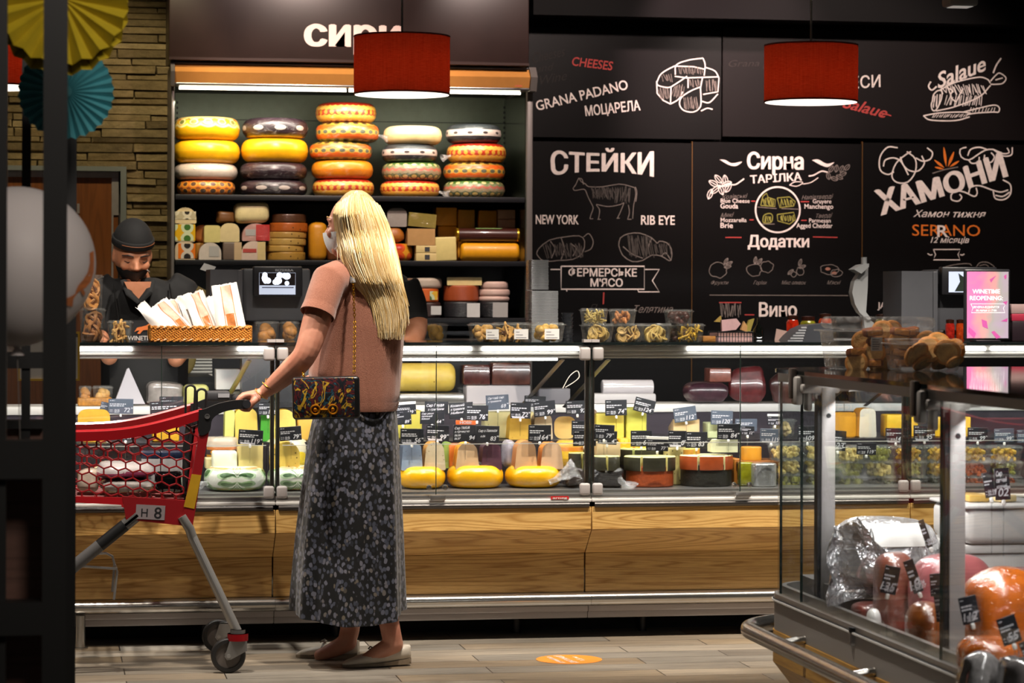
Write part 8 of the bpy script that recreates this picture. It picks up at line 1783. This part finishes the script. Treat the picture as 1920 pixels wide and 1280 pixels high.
shoe((556,1231),(672,1234),f1.y,0);shoe((642,1250),(769,1246),f2.y,0,.03)
# bracelets
GOLD=M('gold','#d9a53c',.25,.95)
for (px,py),r,tl in (((490,738),.0275,.3),((510,722),.031,.1),((506,726),.0325,.55)):
 c=W(px,py,9.33);d=(W(520,714,9.31)-W(497,734,9.335)).normalized();d=(d+Vector((0,tl*.5,tl*.6))).normalized();x,y,_=frame_z(d);mb=MB();mb.tube([tuple(c+(x*math.cos(a)+y*math.sin(a))*r) for a in [2*PI*j/28 for j in range(28)]],.0016,8,closed=True);mb.build('bracelet',GOLD,t)
# hair
def hairmat():
 m,nt,b=_new('blonde hair');q=N(nt);g=q.n('ShaderNodeNewGeometry').outputs['Random Per Island']
 c=q.ramp(g,[(0,'#b08c50'),(.3,'#d0ac6c'),(.65,'#e8cd96'),(1,'#f4e6c4')]);q.put(b.inputs['Base Color'],c);b.inputs['Roughness'].default_value=.38;b.inputs['Specular IOR Level'].default_value=.6;b.inputs['Sheen Weight'].default_value=.2; return m
HAIR=hairmat()
# left and right outline of the hair mass by height (photo), front/back offset and half depth
HO=[(357,655,682),(364,642,696),(380,630,709),(400,624,719),(430,627,731),(460,634,739),(490,641,746),(520,655,752),(550,676,758),(580,690,762),(605,697,762),(622,704,755)]
def ho(y):
 for (a,l0,r0),(b2,l1,r1) in zip(HO,HO[1:]):
  if y<=b2:f=(y-a)/(b2-a); return l0+(l1-l0)*f,r0+(r1-r0)*f
 return HO[-1][1:]
def hdep(y): return .02+.085*min(1,max(0,(y-352)/50))**.6 if y<470 else max(.035,.105-.0009*(y-470))
def hY(y): return 9.42 if y<440 else 9.42-.10*min(1,(y-440)/90)
mb=MB();rings=[]
for y in (357,362,370,382,400,425,450,475,500,525,550,575,598,612):
 l,r=ho(y);l+=3;r-=4;rings.append(ringy(l,r,y,hY(y),hdep(y)*.9,28))
mb.loft(rings);mb.v=[tuple(v) for v in mb.v]
core=mb.build('hair',M('blonde under hair','#b39a6c',.5,var=.25,vs=60),t,smooth=60)
mb=MB();rr=random.Random(21)
for i in range(1150):
 s=rr.random();q3=rr.uniform(-1,.55);y0=357+26*abs(2*s-1)**1.5+(rr.uniform(0,10));y1=rr.uniform(566,638) if rr.random()<.93 else rr.uniform(470,575)
 if s<.12:y1=rr.uniform(470,570) if rr.random()<.6 else y1
 n=15;pts=[];rad=[];w0=rr.uniform(0,6);jx=rr.gauss(0,4);jd=.9+.12*rr.random();amp=rr.uniform(.3,1.6)
 for j in range(n):
  f=j/(n-1);y=y0+(y1-y0)*f;l,r=ho(min(y,622));ss=s+.014*math.sin(3*f+w0)*amp
  g=math.acos(max(-1,min(1,2*ss-1)));px=l+(r-l)*ss+jx*f**4;dd=hdep(min(y,620))*(abs(math.sin(g))**.85)*jd
  p=P(px,y,hY(y)-dd if q3<.2 else hY(y)+dd*.6);pts.append(p);rad.append((.0012+.0016*min(1,f*6))*(1-.75*max(0,f-.7)/.3)*rr.uniform(.8,1.2))
 mb.tube(pts,rad,4,cap=False)
mb.build('hair_strands',HAIR,core,smooth=80,fix=False)
# handbag on its chain (held, so a thing of its own)
bg=thing('handbag','small black handbag with multicoloured print and two gold rings, hanging at the hip','bag',W(613,787,9.17))
def baroque():
 m,nt,b=_new('multicolour print');q=N(nt);v=q.obj();n1=q.noise(v,14,3,.5,3.5);n2=q.noise(q.map(v,(1,1,1),(3,1,2)),11,3,.5,4.0)
 c=q.ramp(n1,[(0,'#0d1016'),(.40,'#10141c'),(.43,'#4a141a'),(.49,'#5a1c1c'),(.51,'#14161c'),(.56,'#1d3a48'),(.60,'#2a5566'),(.62,'#101218')],'CONSTANT');c=q.mix(q.ramp(n2,[(.57,0.0),(.58,1.0),(.64,1.0),(.65,0.0)]),c,hx('#b08a24'))
 q.put(b.inputs['Base Color'],c);b.inputs['Roughness'].default_value=.4; return m
BKL=M('black bag leather','#0f0e10',.35,bump=.15,bs=200)
p0,p1=W(550,786,9.14),W(676,706,9.14);Tb=Matrix.Translation(((p0.x+p1.x)/2,9.175,(p0.z+p1.z)/2))@Matrix.Rotation(-.06,4,'Z')@Matrix.Rotation(-.02,4,'Y');w_,h_=p1.x-p0.x,p1.z-p0.z
mb=MB();mb.box((0,0,0),(w_,.07,h_),Tb,0,0,.012,3);mb.build('bag_body',BKL,bg)
mb=MB();mb.box((-w_*.03,-.0368,.001),(w_*.9,.006,h_*.93),Tb,0,0,.0028,2);mb.build('flap',baroque(),bg)
for i,u in enumerate((-.17,.09)):
 mb=MB();c=Tb@Vector((w_*u,-.0445,-h_*.27));mb.tube([(c.x+.0155*math.cos(a),c.y,c.z+.0155*math.sin(a)) for a in [2*PI*j/26 for j in range(26)]],.0034,8,closed=True);mb.sph(c,(.007,.003,.007),10,8);mb.build('gold_ring',M('orange gold','#d98a1c',.3,.85),bg)
mb=MB();a,b2=Tb@Vector((w_*-.17+.018,-.0445,-h_*.27)),Tb@Vector((w_*.09-.018,-.0445,-h_*.27));mb.tube([a,b2],.004,8);mb.build('clasp_bar',M('orange gold','#d98a1c',.3,.85),bg)
def links(mb,A,B2,L=.0125,r=.0015):
 A,B2=Vector(A),Vector(B2);d=B2-A;n=max(2,int(d.length/(L*.72)));d.normalize();x,y,_=frame_z(d)
 for i in range(n):
  c=A+(B2-A)*(i/n);u=x if i%2 else y;mb.tube([tuple(c+d*(math.cos(a)*L*.5)+u*(math.sin(a)*L*.32)) for a in [2*PI*j/10 for j in range(10)]],r,5,closed=True)
mb=MB();links(mb,W(662,530,9.28),W(665,600,9.25));links(mb,W(665,600,9.25),W(664,702,9.17));links(mb,W(566,690,9.27),W(570,706,9.18));mb.build('chain',M('bright gold','#d9a02a',.22,.95),bg)
mb=MB();mb.tube([tuple(v) for v in (W(661,505,9.345),W(660,518,9.3),W(662,530,9.28))],.006,8,sx=1.6,sy=.5);mb.build('shoulder_strap',M('grey strap','#4c4846',.5),bg)
# ------------------------------------------------------------------ server at the left
def server(name,label,hcx,hcy,Y,fdir,tilt,rings,neck,arms,with_text=True,sc=1.02):
 t=thing('person',label,'person',(P(hcx,640,Y).x,Y,0));mb=MB();hc=P(hcx,hcy,Y-.02);T=head_shape(mb,hc,fdir,sc,tilt)
 chain(mb,[P(neck[0],neck[1],Y+.05),P(hcx,hcy+22,Y+.02)],[.068,.058]);chain(mb,[P(neck[0]+3,neck[1]+40,Y+.06),P(neck[0],neck[1]+200,Y+.06),P(neck[0],860,Y+.06)],[.12,.14,.13])
 for A,R in arms:chain(mb,A,R)
 for dx in (-.09,.09):
  c=P(neck[0],860,Y+.06);chain(mb,[(c.x+dx,c.y,c.z),(c.x+dx,c.y,.5),(c.x+dx,c.y,.06)],[.09,.06,.045]);mb.sph((c.x+dx,c.y-.06,.045),(.045,.12,.04),12,8)
 remesh(mb,'body',SKIN2,t,.006,3)
 BS=M('black shirt','#0b0b0d',.8,bump=.15,bs=60);mb=MB();mb.loft([ringy(a,b2,y,Y+.06,d,40,.012 if i>2 else 0,5,i*.4) for i,(y,a,b2,d) in enumerate(rings)]);
 c=P(neck[0],860,Y+.06)
 return t,T,mb,BS
t,T,mb,BS=server('person','person in black cap, black mask and black apron looking down behind the counter',248,478,11.2,(.16,-1),.34,[(520,224,292,.085),(528,208,315,.11),(540,198,335,.13),(560,190,350,.145),(610,184,362,.155),(680,188,352,.16),(900,190,350,.15)],(258,545),[([P(196,552,11.26),P(182,620,11.2),P(205,668,11.0)],[.046,.044,.036]),([P(345,555,11.26),P(362,620,11.2),P(330,672,11.0)],[.046,.044,.036])])
for A,R in (([P(222,538,11.25),P(202,552,11.25),P(190,585,11.23),P(183,630,11.2)],[.075,.085,.078,.07]),([P(312,536,11.25),P(338,552,11.25),P(353,585,11.23),P(361,630,11.2)],[.075,.085,.078,.07])):mb.tube([tuple(v) for v in A],R,16)
remesh(mb,'shirt',BS,t,.012,4)
# open collar showing the throat
mb=MB();cY=11.06;Q=[P(a,b2,cY) for a,b2 in [(233,533),(281,533),(276,548),(260,566),(247,556)]]
Q2=[(v.x,11.2-.128+.02*abs(i-2),v.z) for i,v in enumerate(Q)]
mb.loft([[(P(x,y,11.1).x,P(x,y,11.1).y+dy,P(x,y,11.1).z) for x,y in [(232,528),(283,528),(279,545),(261,564),(243,550)]] for dy in (-.045,.03)]);mb.build('throat',SKIN2,t,smooth=30)
for pts in ([(232,526),(243,551),(261,567)],[(285,526),(279,547),(261,567)]):
 mb=MB();mb.tube([P(a,b2,11.045 if i else 11.1) for i,(a,b2) in enumerate(pts)],[.016,.018,.012],8,sx=1.0,sy=.45);mb.build('collar',BS,t)
shell_patch(T,-1.3,1.3,-1.05,-.3,(.074,.094,.112),.006).build('face_mask',M('black mask cloth','#0c0c0e',.7),t,smooth=60)
mb=MB();
for (a0,z0) in ((.35,-.035),(.42,-.04)):
 mb.tube([T@Vector((math.sin(a)*.083,math.cos(a)*.106,z)) for a,z in ((.62,-.034),(.72,-.04),(.82,-.048))],.002,6)
mb.build('mask_mark',M('white mark','#c9c6c4',.6),t)
CAPM=M('black cap cloth','#0a0a0b',.85,bump=.2,bs=120);mb=MB();pr=[]
vs=[];n,m3=30,12;rings=[]
for j in range(m3+1):
 e=.2+(PI/2-.2)*j/m3;rings.append([tuple(T@Vector((math.cos(e)*math.cos(a)*.083,math.cos(e)*math.sin(a)*.102-.004,.022+math.sin(e)*.105+.026))) for a in [2*PI*i/n for i in range(n)]])
mb.loft(rings);mb.loft([[tuple(T@Vector((math.cos(a)*R1,math.sin(a)*R2-.004,z))) for a in [2*PI*i/n for i in range(n)]] for R1,R2,z in ((.0825,.1015,.046),(.0855,.1045,.049),(.0855,.1045,.074),(.0825,.101,.078))]);mb.build('cap',CAPM,t,smooth=60)
mb=MB();mb.tube([T@Vector((math.cos(a)*.0862,math.sin(a)*.1052-.004,.066)) for a in [PI*.12+PI*.62*i/16 for i in range(17)]],.0016,6);mb.build('cap_piping',M('brown piping','#7a4420',.6),t)
for s in (-1,1):
 mb=MB();mb.tube([T@Vector(p) for p in ((s*.014,.0965,.024),(s*.034,.0935,.029),(s*.056,.0725,.023))],[.003,.0042,.002],6);mb.build('eyebrow',M('dark brow','#24160e',.8),t)
 mb=MB();mb.tube([T@Vector(p) for p in ((s*.02,.0855,.002),(s*.033,.087,-.003),(s*.047,.0785,.001))],[.0012,.0022,.0012],6);mb.build('eyelashes',M('dark lash','#1a1210',.8),t)
# apron with lion mark and lettering
mb=MB();A0=11.02;mb.loft([[(P(a,y,A0).x,A0+dy,P(a,y,A0).z) for a,dy in ((206,.03),(225,.004),(262,-.006),(310,.004),(334,.03),(334,.036),(262,0),(206,.036))] for y in (600,660,760,860)]);ap=mb.build('apron',M('black apron','#0d0d0f',.75),t,smooth=40)
for pts in ([(222,602),(216,560),(214,535)],[(318,602),(322,560),(318,535)]):
 mb=MB();mb.tube([P(a,b2,11.03 if i<2 else 11.14) for i,(a,b2) in enumerate(pts)],.011,6,sx=1,sy=.25);mb.build('apron_strap',M('black apron','#0d0d0f',.75),t)
Bd=Board(ap,A0-.012);Bd.lay=0;Bd.text([('WINETIME',266,638,9,52,0,.02,0)],M('apron white print','#b5aca6',.7));LION=M('orange lion print','#c9651c',.6)
lion=[(252,622),(257,614),(266,612),(274,610),(280,606),(287,607),(288,613),(282,617),(284,624),(279,623),(277,618),(268,619),(262,626),(257,625),(262,619),(256,620)]
Bd.fill('lion_mark',[lion],LION)
# ------------------------------------------------------------------ second server, mostly behind the shopper
t,T,mb,BS=server('person','person in black short sleeved shirt, mostly hidden behind the blonde shopper',690,452,11.3,(-.3,-1),.5,[(500,664,720,.085),(508,650,745,.11),(522,645,766,.13),(560,645,778,.145),(610,650,775,.155),(680,650,770,.16),(900,650,770,.15)],(694,530),[([P(768,545,11.3),P(781,605,11.25),P(772,640,11.05),P(742,650,10.95)],[.055,.048,.042,.033]),([P(655,545,11.3),P(648,600,11.25),P(680,650,11.05)],[.055,.046,.035])])
for A,R in (([P(755,535,11.3),P(772,570,11.28),P(778,604,11.25)],[.076,.066,.06]),([P(662,535,11.3),P(650,570,11.28),P(647,598,11.25)],[.076,.066,.06])):mb.tube([tuple(v) for v in A],R,16)
remesh(mb,'shirt',BS,t,.012,4)
mb=MB();rings=[]
for j in range(11):
 e=.15+(PI/2-.15)*j/10;rings.append([tuple(T@Vector((math.cos(e)*math.cos(a)*.08,math.cos(e)*math.sin(a)*.099-.004,.03+math.sin(e)*.10))) for a in [2*PI*i/24 for i in range(24)]])
mb.loft(rings);mb.build('cap',CAPM,t,smooth=60)
shell_patch(T,-1.3,1.3,-1.0,-.12,(.074,.094,.112),.006).build('face_mask',M('black mask cloth','#0c0c0e',.7),t,smooth=60)
# ================================================================== shelving, balloon and paper fans in front at the left
RK=M('rack black','#0c0b0b',.5);WB=wood('dark shelf wood','#6a4c42','#3c2a24',(1,6,12),.45,8,.4,.5)
def vbox(mb,x0,x1,y0,y1,tt,dep=.04,mi=0):
 a,b2=PT(x0,y1,tt),PT(x1,y0,tt);mb.bb(a.x,b2.x,min(a.y,b2.y),max(a.y,b2.y)+dep,a.z,b2.z,mi)
t=thing('shelf_rack','tall black metal shelf rack close to the camera at the left','shelf',(PT(100,640,4.6).x,PT(100,640,4.6).y,0));tf,tr_=4.6,5.7
zf= lambda tt:HOR+CAMZ/tt*FPX
def pillar(x0,x1,ytop,tt,name='upright'):
 mb=MB();a,b2=PT(x0,640,tt),PT(x1,640,tt);zt=PT(x0,ytop,tt).z;mb.bb(a.x,b2.x,a.y,a.y+.04,.0,zt);mb.build(name,RK,t)
pillar(80,125.5,-160,tf);pillar(-30,12,-160,tf);pillar(98,143,82,tr_);pillar(40,57,-160,tr_);pillar(-60,13,60,tr_)
for y0,y1,tt in ((661,690,tr_),(788,803,tr_),(826,897,tf),(1128,1190,tf)):
 mb=MB();vbox(mb,-60,82,y0,y1,tt,.03);mb.build('crossbar',RK,t)
for y0,y1 in ((897.5,1127.5),(1190.5,1400)):
 mb=MB();a,b2=PT(-60,y1,tf+.1),PT(80,y0,tf+.1);mb.bb(a.x,b2.x,a.y,a.y+.02,max(.02,a.z),b2.z);mb.build('wooden_panel',WB,t)
mb=MB();a,b2=PT(-60,826,tr_),PT(82,804,tr_);mb.bb(a.x,b2.x,a.y,a.y+.3,a.z,b2.z);mb.build('wooden_shelf',WB,t)
# framed sign seen between the uprights, standing on the shelf behind
t=thing('framed_sign','pale sign in a thin gold frame behind the black uprights','sign',PT(92,714,8.6));A,B2=PT(33,714,8.6),PT(150,622,8.6);yq=A.y
mb=MB();k=8.6/FPX*4
mb.bb(A.x,B2.x,yq,yq+.015,A.z,A.z+k);mb.bb(A.x,B2.x,yq,yq+.015,B2.z-k,B2.z);mb.bb(A.x,A.x+k,yq,yq+.015,A.z+k,B2.z-k);mb.bb(B2.x-k,B2.x,yq,yq+.015,A.z+k,B2.z-k);mb.build('frame',M('gold frame','#a8842e',.35,.6),t)
mb=MB();mb.bb(A.x+k,B2.x-k,yq+.005,yq+.01,A.z+k,B2.z-k);mb.build('sheet',M('pale sheet','#8f8880',.6),t)
mb=MB();mb.cyl(((A.x+B2.x)/2,yq+.02,A.z+.0),((A.x+B2.x)/2,yq+.02,.012),.012);mb.cyl(((A.x+B2.x)/2,yq+.02,.0),((A.x+B2.x)/2,yq+.02,.012),.12,n=24);mb.build('stand',RK,t)
# balloon
tb=5.15;c=PT(33,495,tb);R=145.5*tb/FPX
t=thing('balloon','large whitish balloon with orange lion print between the black uprights','balloon',c)
def balm():
 m,nt,b=_new('milky balloon');q=N(nt);b.inputs['Base Color'].default_value=(*hx('#d0c8c6'),1);b.inputs['Roughness'].default_value=.5;b.inputs['Specular IOR Level'].default_value=.3
 b.inputs['Subsurface Weight'].default_value=.3;b.inputs['Subsurface Radius'].default_value=(.08,.07,.06); return m
mb=MB()
def bf(v):
 d=v-c;k=max(0,-d.z/R); return c+Vector((d.x*(1-.10*k*k),d.y*(1-.10*k*k),d.z*(1.0+.06*k)))
mb.sph(c,R,48,32, None,0,bf);mb.build('balloon_skin',balm(),t,smooth=180)
mb=MB();b0=c.z-R*1.055;mb.lathe([(.014,-.018),(.006,-.004),(.012,.006)],16,Matrix.Translation((c.x+.0,c.y,b0)));mb.build('knot',balm(),t)
def onb(px,py,lift=.0012):
 d=ray(px,py);o=CAM-c;a=d.dot(d);b2=2*o.dot(d);cc=o.dot(o)-(R+lift)**2;di=b2*b2-4*a*cc
 if di<0:q2=CAM+d*(-b2/(2*a)); return c+(q2-c).normalized()*(R+lift)
 return CAM+d*((-b2-math.sqrt(di))/(2*a))
mb=MB()
up=[(176,470),(176.5,490),(176,510),(170,528),(160,540),(146,548),(132,556),(118,562)];dn=[(168,474),(169,492),(165,510),(156,524),(146,536),(138,560),(136,575),(122,572)]
n=len(up);mb.add([onb(*a) for a in up]+[onb(*a) for a in dn],[(i,i+1,n+i+1,n+i) for i in range(n-1)])
mb.add([onb(*a) for a in [(154,540),(160,548),(158,556),(152,548)]],[(0,1,2,3)]);mb.build('lion_print',M('orange balloon print','#c9743a',.5),t,smooth=0)
mb=MB();mb.tube([(c.x,c.y,b0-.018),(c.x+.01,c.y+.02,b0-.3),(c.x,c.y+.03,b0-.55)],.001,5);mb.build('string',M('string','#77706a',.8),t)
# pleated paper fans
def fan(name,label,cpx,cpy,rpx,tt,colr,n,dz,seed,ytilt=0.0,layers=1):
 c=PT(cpx,cpy,tt);t=thing(name,label,'paper fan',c,0, None)
 m,nt,b=_new(name+' paper '+colr);q=N(nt);q.put(b.inputs['Base Color'],q.ramp(q.noise(q.obj(),25,4),[(.3,tuple(x*.85 for x in hx(colr))),(.7,hx(colr))]));b.inputs['Roughness'].default_value=.75;b.inputs['Transmission Weight'].default_value=0
 for L in range(layers):
  R=rpx*tt/FPX*(1-.0*L);mb=MB();vs=[];off=.035*L;cz=-.14*R*L
  for i in range(2*n):
   a=PI*i/n;d=dz if i%2 else -dz;rr2=R*(1.0 if i%2 else .955);ca,sa=math.cos(a),math.sin(a)
   vs+=[(c.x+ca*.004,c.y+off+d*.05,c.z+cz+sa*.004),(c.x+ca*rr2*.5,c.y+off+d*.55,c.z+cz+sa*rr2*.5),(c.x+ca*rr2,c.y+off+d,c.z+cz+sa*rr2)]
  k=2*n;fs=[]
  for i in range(k):
   j=(i+1)%k;fs+=[(3*i,3*j,3*j+1,3*i+1),(3*i+1,3*j+1,3*j+2,3*i+2)]
  mb.add(vs,fs);o=mb.build('pleated_paper',m,t,smooth=0,fix=False);s=o.modifiers.new('thickness','SOLIDIFY');s.thickness=.0006
 mb=MB();mb.cyl((c.x,c.y-.01,c.z),(c.x,c.y+.01,c.z),.012);mb.build('centre_button',m,t)
 mb=MB();mb.tube([(c.x,c.y+.012,c.z),(c.x,c.y+.012,3.4)],.001,5);mb.build('hanging_thread',M('string','#77706a',.8),t)
fan('paper_fan','big yellow pleated paper fan hanging at the top left corner',116,-4,126,5.1,'#b8a012',20,.012,1,layers=2)
fan('paper_fan','teal pleated paper fan hanging below the yellow one',124,172,90,5.45,'#4fa0aa',30,.007,2)
# floor sticker
p0=PZ(1067,1236,.0);R=62*(CAMZ/((1236-HOR)/FPX))/FPX
t=thing('floor_sticker','round orange sticker with white lettering on the plank floor','sticker',(p0.x,p0.y,0));mb=MB();mb.lathe([(.0001,.0004),(.0001,.0012),(R,.0012),(R,.0004)],48,Matrix.Translation((p0.x,p0.y,0)));mb.build('sticker',M('orange sticker','#d98326',.45,var=.05),t)
T=Matrix.Translation((p0.x,p0.y,.0015))@Matrix.Rotation(math.radians(98),4,'Z')@Matrix.Rotation(-PI/2,4,'X')
for i,(s,sz) in enumerate((('ДОТРИМУЙТЕСЬ',.022),('ДИСТАНЦІЇ',.03),('1,5 м',.026))):
 mb=MB();mb.text(s,T@Matrix.Translation((0,0,.045-.045*i)),sz,.02,0,fit=(.17,.19,.1)[i]);mb.build('lettering',M('sticker white','#e6d9cc',.6),t,smooth=0)
